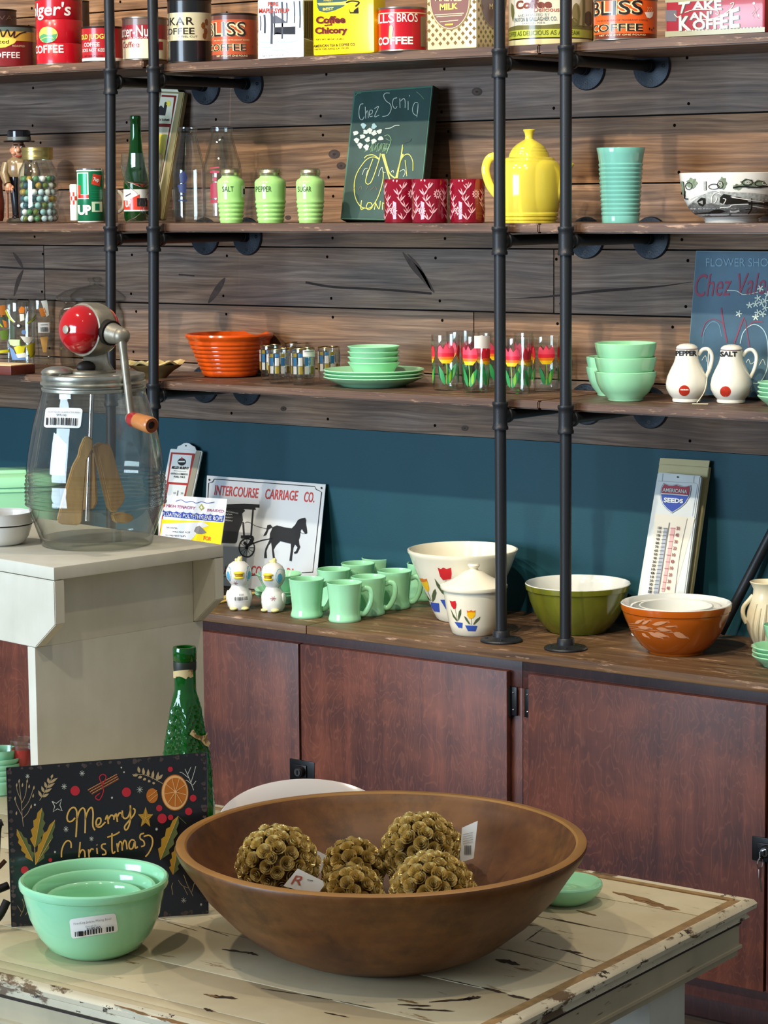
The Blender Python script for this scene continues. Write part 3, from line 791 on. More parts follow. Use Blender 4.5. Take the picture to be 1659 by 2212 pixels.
# brown tin in the corner behind
T, t, b, r, H = can(-46, 39, 22, 'dark reddish-brown tin standing behind the red and yellow tin', [(140, 22, tin_mat('tin_maroon', '#3d2320', 0.5))], rim=DRIM, y=4.44)
a = cart(T, b); wrap_text(T, a, 'AVA', -20, 36, 50, 46, tin_mat('print_faded', '#6b5247')); b.build('body', t)
# red / yellow roasted tin
T, t, b, r, H = can(-52, 79, 58, 'squat red tin with a yellow roasted badge and green band', [(140, 92, TDRED), (92, 72, TGOLD), (72, 62, tin_mat('tin_bluegreen', '#53645f'))], rim=DRIM)
a = cart(T, b)
a.poly([(x, T.z(v)*1000) for x, v in ((-60, 78), (-20, 84), (12, 86), (22, 90), (17, 97), (0, 106), (-25, 108), (-60, 106))], TYL)
a.line([(ang(T, u), T.z(v)*1000) for u, v in ((-10, 74), (2, 68), (8, 84), (18, 69), (24, 83), (33, 72), (32, 85), (45, 76), (58, 72))], 2.6, INKB)
wrap_text(T, a, 'Roasted', -40, 90, 6, 98, INKB); wrap_text(T, a, 'COFFEE', ang(T, -24), 116, ang(T, 43), 129, LETW, bold=.01); wrap_text(T, a, 'ROASTED', ang(T, 28), 101, ang(T, 54), 105, LETC)
b.build('body', t)
# tall red tin
T, t, b, r, H = can(79, 181, -1, 'tall bright red coffee tin with large white script and a small landscape oval', [(140, 2, TRED)], beads=(45, 96))
a = cart(T, b)
wrap_text(T, a, "Folger's", -118, 8, ang(T, 155), 46, LETW, bold=.015, shear=.1); wrap_text(T, a, 'COFFEE', ang(T, 82) - 14, 100, ang(T, 138), 117, LETW, bold=.02)
a.poly(disc(ang(T, 104), T.z(78)*1000, 27, 19), TYL, 1); a.poly([(ang(T, 104) + x, T.z(78)*1000 + y) for x, y in ((-26, -3), (-10, 3), (5, -1), (26, 2), (22, -11), (8, -18), (-8, -18), (-22, -11))], TGREEN, 2)
a.line([(ang(T, 90), T.z(88)*1000), (ang(T, 104), T.z(83)*1000), (ang(T, 118), T.z(86)*1000)], 1.4, TYL, 3)
b.build('body', t)
# dark tin behind
T, t, b, r, H = can(150, 196, 2, 'dark tin half hidden behind the tall red coffee tin', [(140, 2, tin_mat('tin_dark', '#3a2b22', 0.5))], rim=DRIM, y=4.47); b.build('body', t)
# judge
T, t, b, r, H = can(177, 268, 59, 'small red coffee tin with a yellow judge name, behind a pipe', [(140, 127, LETW), (127, 63, tin_mat('tin_crimson', '#a81c24'))], rim=DRIM)
a = cart(T, b); wrap_text(T, a, 'OLD JUDGE', -78, 76, ang(T, 232), 90, TYL, bold=.02); wrap_text(T, a, 'COFFEE', -60, 94, -8, 103, LETW, bold=.02); wrap_text(T, a, 'DOES NOT KEEP', -70, 107, 10, 114, LETW); wrap_text(T, a, 'NET ONE POUND', -60, 121, 0, 125, INKB); b.build('body', t)
# butter-nut
T, t, b, r, H = can(265, 363, 39, 'red and cream coffee tin with white nut lettering, between the two pipes', [(140, 106, CREAM), (106, 87, CREAM), (87, 56, tin_mat('tin_wine', '#962531')), (56, 42, tin_mat('tin_brown_grey', '#6b5550'))])
a = cart(T, b); wrap_text(T, a, 'Butter-Nut', -100, 58, ang(T, 330), 82, LETW, bold=.015); wrap_text(T, a, 'DELICIOUS', -50, 83, 5, 86, LETW); wrap_text(T, a, 'Coffee', ang(T, 267), 92, ang(T, 302), 105, tin_mat('tin_wine', ''), bold=.01)
a.poly(rect(ang(T, 338), T.z(110)*1000, ang(T, 352), T.z(92)*1000), tin_mat('tin_wine', '')); b.build('body', t)
# black okar
T, t, b, r, H = can(363, 459, 0, 'tall black coffee tin with a cream lettered band', [(140, 90, TBLACK), (90, 30, tin_mat('tin_parchment', '#cfc9a4', dirt='#9b8a5a', thr=.6)), (30, 2, TBLACK)], rim=DRIM)
a = cart(T, b); wrap_text(T, a, 'OKAR', ang(T, 364) - 10, 40, ang(T, 420), 57, INKB, bold=.012, space=1.15); wrap_text(T, a, 'COFFEE', ang(T, 364) - 14, 63, ang(T, 421), 77, INKB, bold=.012); wrap_text(T, a, 'STEEL CUT', -30, 80, 20, 84, INKB)
for x, y in ((38, 58), (46, 70), (50, 50), (42, 80)): a.poly(disc(x, T.z(y)*1000, 7, 8, 7), tin_mat('print_rust', '#8a5a2e'))
b.build('body', t)
# faded bliss
T, t, b, r, H = can(457, 557, 31, 'faded orange coffee tin with dark lettering next to the black tin', [(140, 120, TBROWN), (120, 45, TORANGE2), (45, 34, TBROWN)], rim=DRIM)
a = cart(T, b); wrap_text(T, a, 'BLISS', ang(T, 458) - 6, 50, ang(T, 531), 82, LETC, lift=1, bold=.05); wrap_text(T, a, 'BLISS', ang(T, 458) - 6, 50.5, ang(T, 531), 81.5, INKB, lift=3, bold=.0)
wrap_text(T, a, 'COFFEE', ang(T, 458) - 6, 97, ang(T, 531), 113, LETC, lift=1, bold=.045); wrap_text(T, a, 'COFFEE', ang(T, 458) - 6, 97.5, ang(T, 531), 112.5, INKB, lift=3); wrap_text(T, a, 'THE RICH BLEND OF FRAGRANT COFFEE', -60, 88, 40, 91, LETC); wrap_text(T, a, 'NET WEIGHT ONE POUND', -50, 121, 35, 125, LETC); b.build('body', t)

def boxtin(name, label, u0, u1, vtop, depth, m, y=4.262, rad=.004):
    P0 = on_y(u0, y, Z1); P1 = on_y(u1, y, Z1); w = P1[0] - P0[0]
    H = at_y(u0, vtop, y)[2] - Z1
    t = thing(name, label, 'tin', (P0[0], y, Z1), 0, G1)
    b = MB(); b.box((0, 0, 0), (w, depth, H), m, rad)
    def front(u, v, e):
        p = at_y(u, v, y); return (p[0] - P0[0], -e, p[2] - Z1)
    x1 = P1[0]
    def side(u, v, e):
        r = ray(u, v); q = CAM + r*((x1 - CAM[0])/r[0]); return (w + e, q[1] - y, q[2] - Z1)
    return t, b, Art(b, front, eps=.0003), Art(b, side, eps=.0003), H, w
# winter maple tin
SNOW = tin_mat('print_snow', '#e9f0f0'); SKY = tin_mat('print_winter_sky', '#b9d4e2'); BARK = tin_mat('print_bark', '#4b4f5a'); SHD = tin_mat('print_snow_shade', '#a9c0d2'); OLV = tin_mat('print_olive', '#6c6a3e'); REDL = tin_mat('print_red', '#d0402c')
t, b, a, sd, H, w = boxtin('maple_tin', 'rectangular white tin printed with a winter sugar camp', 558, 656, 0, .052, SNOW, rad=.003)
a.poly(rect(560, 2, 654, 34), SKY, 0)
for x, v0, v1, wd in ((587, 4, 95, 5), (610, 4, 84, 3.5), (593, 24, 76, 2.4), (572, 32, 72, 4), (620, 6, 48, 2.5), (648, 2, 60, 3), (636, 3, 50, 2), (563, 34, 66, 2)): a.line([(x - .5, v0), (x + .6, (v0+v1)/2), (x, v1)], wd, BARK, 2)
a.poly([(585, 38), (596, 33), (622, 49), (618, 52), (590, 52)], tin_mat('print_slate', '#5f6470'), 1); a.poly(rect(592, 56, 638, 74), tin_mat('print_cabin', '#2d2f36'), 1); a.poly([(590, 51), (638, 49), (641, 57), (592, 59)], SNOW, 2)
a.poly([(558, 70), (580, 75), (600, 70), (622, 76), (656, 76), (656, 123), (558, 127)], SNOW, 1)
for pts in (((565, 101), (578, 103), (586, 102)), ((585, 107), (598, 109), (612, 108), (625, 114)), ((560, 91), (585, 91)), ((598, 90), (620, 91), (644, 88))): a.line(list(pts), 2.2, SHD, 3)
a.text('PURE', (580, 4, 602, 13), REDL, 4, bold=.02); a.text('MAPLE SYRUP', (560, 18, 625, 28.5), REDL, 4, bold=.02); a.text('NET 16 FL. OZ. (1 PT.)', ((567, 119.5), (619, 117), (619, 121), (567, 123.5)), GREY, 4)
sd.poly([(656.5, 2), (676, 2), (676, 88), (656.5, 82)], OLV, 0); sd.poly([(657, 84), (676, 90), (676, 121), (657, 122.5)], tin_mat('print_pale_olive', '#98945e'), 1)
for x in (660, 664, 669, 673): sd.line([(x, 3), (x + .6, 40), (x - .5, 82)], 1.8, tin_mat('print_dark_olive', '#37341c'), 2)
for y in range(92, 118, 3): sd.line([(659, y), (674, y - .8)], .8, OLV, 3)
b.build('body', t); q = MB(); q.lathe([(.013, H - .0005), (.013, H + .012), (0, H + .012)], RIMM, 20, Matrix.Translation((w/2, .026, 0))); q.build('cap', t)
# yellow chicory tin
DKR = tin_mat('print_maroon', '#5a1c16'); TEALP = tin_mat('print_teal', '#3c5a58')
t, b, a, sd, H, w = boxtin('coffee_tin', 'large bright yellow tin lettered for coffee and chicory', 676, 808, -60, .044, TYEL, rad=.006)
a.poly([(676.5, -30), (684, 0), (686, 17), (690, 24), (705, 27), (722, 23), (740, 15), (750, 8), (748, -20)], TEALP, 0)
a.poly([(686, 7), (740, 4), (752, 2), (752, 11), (742, 11), (690, 12)], TYL, 2); a.text('FINEST', (700, -2, 720, 3), TYL, 2); a.text('BEST', ((698, 17), (721, 15.5), (721, 21.5), (698, 23)), TYL, 2, bold=.02)
a.line([(748, 6), (760, 2), (776, 5), (768, 14)], 3, INKB, 2); a.poly([(754, 17), (757, 26), (764, 26), (765, 22), (774, 15), (775, 29), (756, 29)], INKB, 1)
def black_letter(x0, yt, x1, yb, s):
    a.text(s, ((x0 + 1.2, yt + .6), (x1 + 1.2, yt - 1.2), (x1 + 1.2, yb - 1.2), (x0 + 1.2, yb + .6)), tin_mat('print_burnt', '#b4541c'), 1, bold=.05)
    a.text(s, ((x0, yt), (x1, yt - 1.8), (x1, yb - 1.8), (x0, yb)), DKR, 3, bold=.035)
black_letter(683, 35.5, 746, 51.5, 'Coffee'); black_letter(701, 52.5, 717, 56.5, 'and'); black_letter(681, 59, 750, 77.5, 'Chicory')
a.text('NET WT. 48 OZ. (3 LBS.)', ((683, 84), (743, 82), (743, 86.5), (683, 88.5)), INKB, 1); a.text('AMERICAN TEA & COFFEE CO.', ((677.5, 97), (768, 92.5), (768, 98.5), (677.5, 103)), INKB, 1, bold=.01)
a.text('NEW ORLEANS, LA. 70130', ((680, 105), (753, 101.8), (753, 106), (680, 109.2)), INKB, 1); b.build('body', t)
# red bros can
T, t, b, r, H = can(817, 922, 18, 'short glossy red can with white bros lettering by the yellow tin', [(140, 20, TRED)], y=4.297)
a = cart(T, b); wrap_text(T, a, 'HILLS', -108, 33, ang(T, 852), 52, LETW, bold=.01); wrap_text(T, a, 'BROS', ang(T, 858), 32, ang(T, 902), 51, LETW, bold=.01); wrap_text(T, a, 'COFFEE', ang(T, 819), 82, ang(T, 892), 99, LETW, bold=.03)
a.polys([rect(-88, T.z(32)*1000, 88, T.z(30)*1000)], LETC, 0); a.poly([(ang(T, u), T.z(v)*1000) for u, v in ((840, 86), (842, 60), (846, 56), (850, 62), (848, 86))], TGOLD, 2); a.poly(rect(ang(T, 908), T.z(103)*1000, ang(T, 919.5), T.z(38)*1000), tin_mat('print_putty', '#8d8168'), 1); b.build('body', t)
# malted milk box
CHK = tin_mat('print_check_cream', '#dcc79a'); CHD = tin_mat('print_check_dark', '#6f5828'); MIL = tin_mat('print_check_mid', '#a08a55'); OVAL = tin_mat('print_oval_brown', '#7a5650')
t, b, a, sd, H, w = boxtin('milk_tin', 'brown checked rectangular tin with a milk label oval', 923, 1029, -70, .108, CHK, rad=.003)
dm = []
for i in range(-2, 14):
    for j in range(0, 12):
        cx, cy = 927 + i*16.2 + (8.1 if j % 2 else 0), 105 - j*9.6
        if 925 < cx < 1027 and cy > -8: dm.append([(cx - 4.2, cy - (cx-923)*.05), (cx, cy - 5 - (cx-923)*.05), (cx + 4.2, cy - (cx-923)*.05), (cx, cy + 5 - (cx-923)*.05)])
a.polys([d for d in dm if max(q[1] for q in d) < 107 - (d[0][0]-923)*.05], CHD, 0)
a.poly(disc(972.5, 0, 44.5, 65, 40), MIL, 2); a.poly(disc(972.5, 0, 43, 63, 40), OVAL, 3)
a.polys(stroke([(972.5 + 42*cos(q/20*pi), 61.5*sin(q/20*pi)) for q in range(21)], 1.3), LETC, 5)
a.text('MALTED', (941, -8, 1000, 2.5), LETC, 5, bold=.02); a.text('MILK', ((951, 8.5), (990, 6.5), (990, 19.5), (951, 22.5)), tin_mat('print_yellow', '#e8cc63'), 5, bold=.04)
for x0, y0, x1 in ((940, 32.5, 1003), (944, 36.5, 1000), (951, 47.5, 991)): a.line([(x0, y0), (x1, y0 - 4)], 1.5, LETC, 5)
a.poly([(962, 52), (980, 50.5), (980, 54), (962, 55.5)], TGOLD, 5)
sm = []
for i in range(0, 6):
    for j in range(0, 11):
        cx, cy = 1034 + i*10 + (5 if j % 2 else 0), 98 - j*9.6; sm.append([(cx - 2.6, cy), (cx, cy - 4.8), (cx + 2.6, cy), (cx, cy + 4.8)])
sd.polys(sm, CHD, 0); sd.poly(disc(1066, -2, 28, 62, 36), MIL, 2); sd.poly(disc(1066, -2, 26.5, 60, 36), tin_mat('print_oval_side', '#684440'), 3); sd.text('MILK', (1056, 8, 1080, 20), LETC, 5)
b.build('body', t)
# landscape coffee tin
T, t, b, r, H = can(1097, 1281, -62, 'large cream coffee tin printed with trees and a green lettered band', [(110, 89, TGOLD if 0 else tin_mat('tin_parchment_plain', '#d6cf9f')), (89, 86, INKB), (86, 68, TLIME), (68, -55, tin_mat('tin_landscape', '#e2dcc6'))], y=4.43)
a = cart(T, b)
a.poly([(x, T.z(v)*1000) for x, v in ((-88, 68), (-88, 62), (-50, 58), (-10, 60), (20, 57), (40, 60), (88, 60), (88, 68))], OLV)
a.poly([(x, T.z(v)*1000) for x, v in ((34, 60), (88, 60), (88, -40), (60, -40), (38, 30))], tin_mat('print_dusk', '#b9ad86'), 0)
for x, v0, v1, wd, m in ((50, 62, -30, 5, OLV), (40, 62, 18, 3, OLV)): a.line([(x, T.z(v0)*1000), (x + 1, T.z((v0+v1)/2)*1000), (x - 1, T.z(v1)*1000)], wd, m, 2)
a.poly(disc(64, T.z(44)*1000, 13, 15), tin_mat('print_barn', '#3c2a24'), 1); a.poly(disc(37, T.z(34)*1000, 7, 20), tin_mat('print_bush', '#8c8158'), 1); a.poly(disc(33, T.z(54)*1000, 7, 8), OLV, 1)
a.poly([(x, T.z(v)*1000) for x, v in ((-66, 8), (-60, 14), (-58, 30), (-61, 50), (-66, 36), (-68, 20))], tin_mat('print_leaf', '#6d7040'), 1)
BRN = tin_mat('print_brown_letters', '#7c443a')
wrap_text(T, a, 'Coffee', ang(T, 1116), 5, ang(T, 1192), 24, BRN, bold=.05); wrap_text(T, a, 'Delicious', ang(T, 1154), 22, ang(T, 1208), 32, tin_mat('print_rose', '#a8695c'), bold=.015); wrap_text(T, a, 'AND ROASTED BY', ang(T, 1120), 35, ang(T, 1187), 40.5, TBLUE)
wrap_text(T, a, 'PAXTON & GALLAGHER CO.', ang(T, 1113), 42, ang(T, 1203), 51, tin_mat('print_slate_blue', '#5f7683'), bold=.012); wrap_text(T, a, 'OMAHA, NEB.', ang(T, 1128), 53, ang(T, 1179), 57.5, TBLUE); wrap_text(T, a, 'COFFEE AS DELICIOUS AS A DREAM', ang(T, 1100), 71, ang(T, 1250), 81, tin_mat('print_moss', '#5f6a24'), bold=.012)
b.build('body', t)
# bright bliss
T, t, b, r, H = can(1281, 1420, 0, 'bright orange coffee can with black lettering and a steaming cup', [(110, 76, tin_mat('tin_chestnut', '#6a2c18')), (76, 2, TORANGE)], y=4.318)
a = cart(T, b)
for s, u0, v0, u1, v1 in (('BLISS', 1284, 5, 1387, 37), ('COFFEE', 1284, 55, 1387, 72)):
    wrap_text(T, a, s, ang(T, u0), v0, ang(T, u1), v1, LETC, lift=1, bold=.05); wrap_text(T, a, s, ang(T, u0), v0 + .4, ang(T, u1), v1 - .4, INKB, lift=3, bold=.012)
wrap_text(T, a, 'THE RICH BLEND OF FRAGRANT COFFEE', ang(T, 1290), 46, ang(T, 1398), 49.5, TBROWN); wrap_text(T, a, 'NET WEIGHT ONE POUND', ang(T, 1296), 77.5, ang(T, 1394), 81, LETC)
a.poly([(ang(T, u), T.z(v)*1000) for u, v in ((1391, 31), (1410, 29), (1408, 39), (1402, 44), (1396, 42))], LETW, 1)
for u in (1397, 1401, 1405): a.line([(ang(T, u), T.z(29)*1000), (ang(T, u + 2), T.z(24)*1000), (ang(T, u), T.z(20)*1000)], .9, LETC)
for u, v in ((1402, 66), (1411, 64), (1407, 68)): a.poly(disc(ang(T, u), T.z(v)*1000, 2, 2.5, 8), INKB)
b.build('body', t)
# red patterned tin
t, b, a, sd, H, w = boxtin('coffee_tin', 'wide dark red rectangular tin with ornate cream lettering', 1437, 1652, -28, .11, tin_mat('tin_ox_red', '#8f1f2a', dirt='#7a3a34', thr=.6), rad=.008)
a.poly([(1437, 68), (1652, 58), (1652, 69), (1437, 80)], tin_mat('print_band', '#8b8457'), 0); a.poly([(1437, -2), (1652, -12), (1652, -4), (1437, 6)], tin_mat('print_band', ''), 0)
for q in range(48): a.poly(disc(1470 + q*3.7, 66.8 - q*.175, 1.0, 1.4, 6), LETC if q % 2 else INKB, 1)
for s, qd in (('T', ((1466, 5), (1492, 3), (1478, 27), (1466, 31))), ('AKE', ((1496, 4), (1558, 0), (1560, 21), (1496, 21))), ("AN'", ((1490, 27), (1538, 23), (1538, 42), (1490, 43))), ('K', ((1467, 36), (1490, 34), (1494, 66), (1467, 67))), ('OFF', ((1496, 44), (1556, 38), (1556, 63), (1498, 65))), ('E', ((1556, 32), (1574, 28), (1572, 61), (1556, 62))), ('E', ((1576, 22), (1597, 14), (1598, 60), (1576, 61)))):
    q2 = tuple((x + 1.6, y + 1.0) for x, y in qd); a.text(s, q2, INKB, 1, bold=.03); a.text(s, qd, LETC, 3, bold=.03)
for pts in (((1480, 27), (1500, 21), (1530, 20), (1550, 23), (1552, 31), (1546, 29)), ((1510, 43), (1535, 41), (1560, 33), (1580, 18), (1586, 6), (1578, 8)), ((1457, 30), (1464, 37), (1472, 33))): a.line(list(pts), 1.4, LETC, 4)
for x, y in ((1629, 7), (1639, 33)): a.poly(disc(x, y, 2.6), LETW, 2)
for pts in (((1628, 12), (1632, 24), (1626, 34), (1630, 38)), ((1640, 18), (1634, 26), (1638, 40), (1648, 43)), ((1624, 30), (1630, 22))): a.line(list(pts), 1.2, tin_mat('print_rose', ''), 2)
a.poly(rect(1438, 22, 1462, 46), tin_mat('print_dim', '#4a3a34'), 1); b.build('body', t)
# blue and red tin at the edge
T, t, b, r, H = can(1656, 1740, 0, 'purple-blue tin with a red top next to the ornate red tin', [(90, 36, tin_mat('tin_purple', '#3b3f8a')), (36, 2, TRED)], y=4.36); b.build('body', t)
# ================================================================ MIDDLE SHELF
def simple(T, name, label, cat, prof, m, group=None, seg=56, part=None):
    """one turned body; returns thing, MB, profile in metres"""
    pr = T.prof(prof); T.outer(pr); b = MB(); b.lathe(pr, m, seg); return b, pr
def P_art(T, b, step=.010): return Art(b, T.fn_photo(), step=4.0, eps=.00035)

# ---- hatted man figurine
T = turn_y(46, 4.40, Z2); k = T.k0
t = T.thing('man_figurine', 'glazed figurine of a man in a black hat and tan jacket behind the marble jar', 'figurine')
SKIN = mat('glazed_skin', '#c08a6c', 0.2, coat=0.4, var=.12, vscale=60); COAT = mat('glazed_tan', '#7d6a4c', 0.22, coat=0.4, var=.2, vscale=50); PANTS = mat('glazed_black', '#131318', 0.15, coat=0.5)
def pz(v): return T.z(v)
b = MB()
b.lathe([(0, 0), (30*k, 0), (32*k, 3*k), (27*k, 10*k), (0, 11*k)], mat('glazed_base', '#3c382c', 0.3, coat=.3), 28)
for s_ in (-1, 1):
    b.tube([(s_*9*k, 0, 9*k), (s_*9.5*k, -2*k, 40*k), (s_*11*k, 0, 80*k), (s_*9*k, 2*k, 104*k)], [9*k, 10.5*k, 13*k, 15*k], PANTS, 14)
    b.sphere((s_*11*k, -11*k, 11*k), 9*k, PANTS, 14, 8, (1, 1.7, .75))
b.lathe([(0, pz(380)), (25*k, pz(382)), (30*k, pz(372)), (29*k, pz(355)), (26*k, pz(345)), (15*k, pz(338)), (9*k, pz(334)), (0, pz(333))], COAT, 28, Matrix.Diagonal((1, .72, 1, 1)))
b.prism([(-8*k, pz(352)), (8*k, pz(352)), (6*k, pz(385)), (-6*k, pz(385))], .01, mat('glazed_cream', '#d8c7a4', .2, coat=.4), Matrix.Translation((2*k, -19*k, 0)) @ Matrix.Rotation(pi/2, 4, 'X'))
for s_ in (-1, 1):
    b.tube([(s_*27*k, 0, pz(354)), (s_*34*k, -6*k, pz(376)), (s_*27*k, -22*k, pz(398))], [11*k, 10*k, 8*k], COAT, 12)
    hx, hy, hz = s_*24*k, -26*k, pz(404)
    b.sphere((hx, hy, hz), 8*k, SKIN, 14, 8, (1, .8, 1.1))
    for f in range(4): b.tube([(hx + (f - 1.5)*3.6*k, hy - 5*k, hz - 2*k), (hx + (f - 1.5)*3.8*k, hy - 9*k, hz - 7*k), (hx + (f - 1.5)*3.6*k, hy - 5*k, hz - 11*k)], 2.0*k, SKIN, 8)
    b.tube([(hx - s_*7*k, hy - 2*k, hz + 2*k), (hx - s_*9*k, hy - 7*k, hz - 3*k)], 2.4*k, SKIN, 8)
b.sphere((-2*k, -2*k, pz(325)), 19*k, SKIN, 28, 18, (.86, .9, 1.12))
b.sphere((-2*k, -19*k, pz(325)), 5.5*k, SKIN, 14, 10, (.9, 1.1, 1.0))
for s_ in (-1, 1):
    b.sphere((-2*k + s_*10*k, -15*k, pz(331)), 5*k, SKIN, 12, 8, (1.1, .8, .9)); b.sphere((-2*k + s_*16.5*k, 0, pz(325)), 4.5*k, SKIN, 10, 8, (.5, 1, 1.3))
    b.sphere((-2*k + s_*6.5*k, -17*k, pz(318.5)), 2.3*k, LETW, 10, 8); b.sphere((-2*k + s_*6.5*k, -18.8*k, pz(318.5)), 1.2*k, INK, 8, 6)
    b.tube([(-2*k + s_*3*k, -18.4*k, pz(313.5)), (-2*k + s_*10*k, -15.5*k, pz(313))], 1.3*k, PANTS, 6)
b.tube([(-9*k, -16.5*k, pz(336)), (-2*k, -19*k, pz(339)), (5*k, -16.5*k, pz(336))], 1.6*k, mat('glazed_lip', '#8e3a34', .2), 8)
b.build('body', t)
h = MB(); h.lathe([(0, pz(309)), (33*k, pz(308)), (35*k, pz(305.5)), (33*k, pz(304)), (25*k, pz(304)), (24.5*k, pz(284)), (22*k, pz(281)), (10*k, pz(284)), (0, pz(285))], PANTS, 36, Matrix.Translation((0, 0, 0)))
h.lathe([(25.4*k, pz(303.5)), (25.2*k, pz(296))], mat('hat_band', '#5a5f5c', .3), 36); h.build('hat', t)
c = MB(); c.tube([(-28*k, -27*k, pz(404)), (-29*k, -22*k, pz(474) + .004)], 3*k, mat('glazed_cane', '#8a5a3a', .25), 10); c.build('cane', t)
# red-brown thing at the edge
T = turn_y(-8, 4.40, Z2); b, pr = simple(T, '', '', '', [(0, 478), (14, 478), (17, 470), (19, 440), (15, 400), (18, 385), (14, 368), (0, 362)], mat('redbrown_glaze', '#6d2a1c', .25, coat=.3, var=.3, vscale=60))
o = b.build('vase', None, tuple(T.P), T.rotz); tag(o, 'red-brown glazed vase just behind the hatted figurine, cut by the picture edge', 'vase')

# ---- jar of marbles
T = turn_y(84.5, 4.315, Z2); t = T.thing('mason_jar', 'glass mason jar with a brass-coloured lid, filled with marbles', 'jar')
pr = T.prof([(0, 479), (36, 479), (41, 474), (43, 466), (43.5, 420), (43, 380), (40, 366), (33, 354), (31, 348), (31, 342)])
T.outer(pr); ins = [(q[0] - .0022, max(q[1], .003)) for q in pr if q[0] > 0][::-1]; b = MB(); b.lathe(pr + ins + [(0, .003)], GLASS, 56); b.build('glass_body', t)
z0 = T.z(345); z1 = T.z(318); rr = 33.5*T.k0
b = MB(); b.lathe([(rr - .0015, z0), (rr, z0), (rr, z0 + .004), (rr + .0006, z0 + .006), (rr, z0 + .008), (rr, z1 - .010), (rr + .0006, z1 - .008), (rr, z1 - .006), (rr, z1 - .001), (rr - .0015, z1), (rr - .006, z1), (rr - .007, z1 - .001), (0, z1 - .001)], mat('brass_lid', '#b9a86c', .3, .9), 56); b.build('lid', t)
mr = .0078; msh = []
for i, (c1, tr) in enumerate((('#8fb7b3', .5), ('#4f7d52', .4), ('#cfd6cf', .2), ('#33545e', .5), ('#a58a3a', .2), ('#bcd4d8', .6), ('#5f6d34', .3), ('#e3e3da', 0))):
    q = MB(); q.sphere((0, 0, 0), mr, mat('marble_glass_%s' % 'abcdefgh'[i], c1, .04, var=.35, vscale=90, coat=.3), 16, 10); msh.append(q)
first = []
rnd = random.Random(11); R0 = 43*T.k0 - .0024 - mr - .0006
lay = 0; z = .0032 + mr
while z < T.z(378):
    for rr_, n in ((R0, int(2*pi*R0/(2*mr*1.04))), (R0 - 2*mr*1.02, int(2*pi*(R0 - 2*mr*1.02)/(2*mr*1.04)))):
        ph = rnd.uniform(0, 6)
        for j in range(n):
            a = ph + 2*pi*j/n; p = (T.P[0] + rr_*cos(a), T.P[1] + rr_*sin(a), T.P[2] + z)
            i = rnd.choice((0, 0, 1, 2, 3, 3, 4, 5, 5, 6, 7))
            if len(first) <= i or first[i] is None:
                while len(first) <= i: first.append(None)
                o = msh[i].build('marble', None, p); first[i] = o
            else: o = dup(first[i], p)
            tag(o, 'small glass marble in the lidded mason jar', 'marble', 'marbles in the mason jar')
    z += 2*mr*1.02; lay += 1

# ---- checked shaker and green can
T = turn_y(162, 4.33, Z2); t = T.thing('salt_shaker', 'narrow white shaker with a red and white checked band beside the green can', 'shaker')
pr = T.prof([(0, 476), (9.3, 476), (9.6, 475), (9.6, 400), (8.5, 398.5), (0, 398)]); T.outer(pr); b = MB(); b.lathe(pr, WHITE, 28)
a = Art(b, T.fn_wrap(), step=8, eps=.0003)
for i in range(3):
    for j in range(-6, 6):
        if (i + j) % 2: a.poly(rect(j*30, T.z(442 - i*9)*1000, j*30 + 30, T.z(433 - i*9)*1000), REDL)
b.build('body', t)
T = turn_y(197, 4.345, Z2); t = T.thing('soda_can', 'green and white soda can with a tilted red square, in front of the white mug', 'can')
SG = mat('can_green', '#0f8a55', .3, .2, coat=.3); SGD = mat('can_dark_green', '#0b6b45', .3, .2, coat=.3)
H = T.z(364.5); r = 29.5*T.k0
b = MB(); b.lathe([(0, 0), (r*.93, 0), (r*.95, .002, CHROME), (r, .005, WHITE), (r, H - .006, SGD), (r*.97, H - .003, WHITE), (r*.97, H, CHROME), (r*.92, H, CHROME), (r*.9, H - .004, CHROME), (0, H - .004, CHROME)], SGD, 48)
T.outer([(r, 0), (r, H)]); a = P_art(T, b)
a.poly(rect(169.5, 373, 193, 430), WHITE, 0); a.poly(rect(171, 375, 190, 420), SG, 1); a.poly(rect(171, 400, 176, 428), REDL, 2); a.poly(rect(171, 421, 193, 428), REDL, 2)
a.poly([(203, 376), (220, 379), (216.5, 403), (199, 398)], REDL, 1); a.text('7up', ((204, 383), (216, 385), (214, 396), (202.5, 393.5)), LETW, 3, bold=.03)
a.text('UP', (170, 443, 197, 464), LETW, 2, bold=.05); a.poly(rect(199, 436, 221, 458), tin_mat('can_pale_green', '#b9cfae'), 1); a.poly(rect(206, 440, 215, 455), SGD, 2)
for v in (411, 416, 424, 429): a.line([(199, v), (221, v + .8)], 1.2, SG, 1)
b.build('body', t)
# white mug
T = turn_y(232, 4.415, Z2); t = T.thing('mug', 'white coffee mug mostly hidden between the green can and the pipe', 'mug')
r = 23*T.k0; H = T.z(408); b = MB(); b.lathe([(0, 0), (r*.93, 0), (r, .004), (r, H - .002), (r*.98, H), (r*.93, H), (r*.92, .006), (0, .006)], WHITEG, 40); b.build('body', t)
b = MB(); b.tube(curve([(r*.96*1 + .0, 0, T.z(414))] + [(r*.85 + 17*T.k0*sin(q*pi/8), 0, T.z(436) + 22.5*T.k0*cos(q*pi/8)) for q in range(1, 8)] + [(r*.96, 0, T.z(458))], 3), 4.3*T.k0, WHITEG, 12); b.build('handle', t)
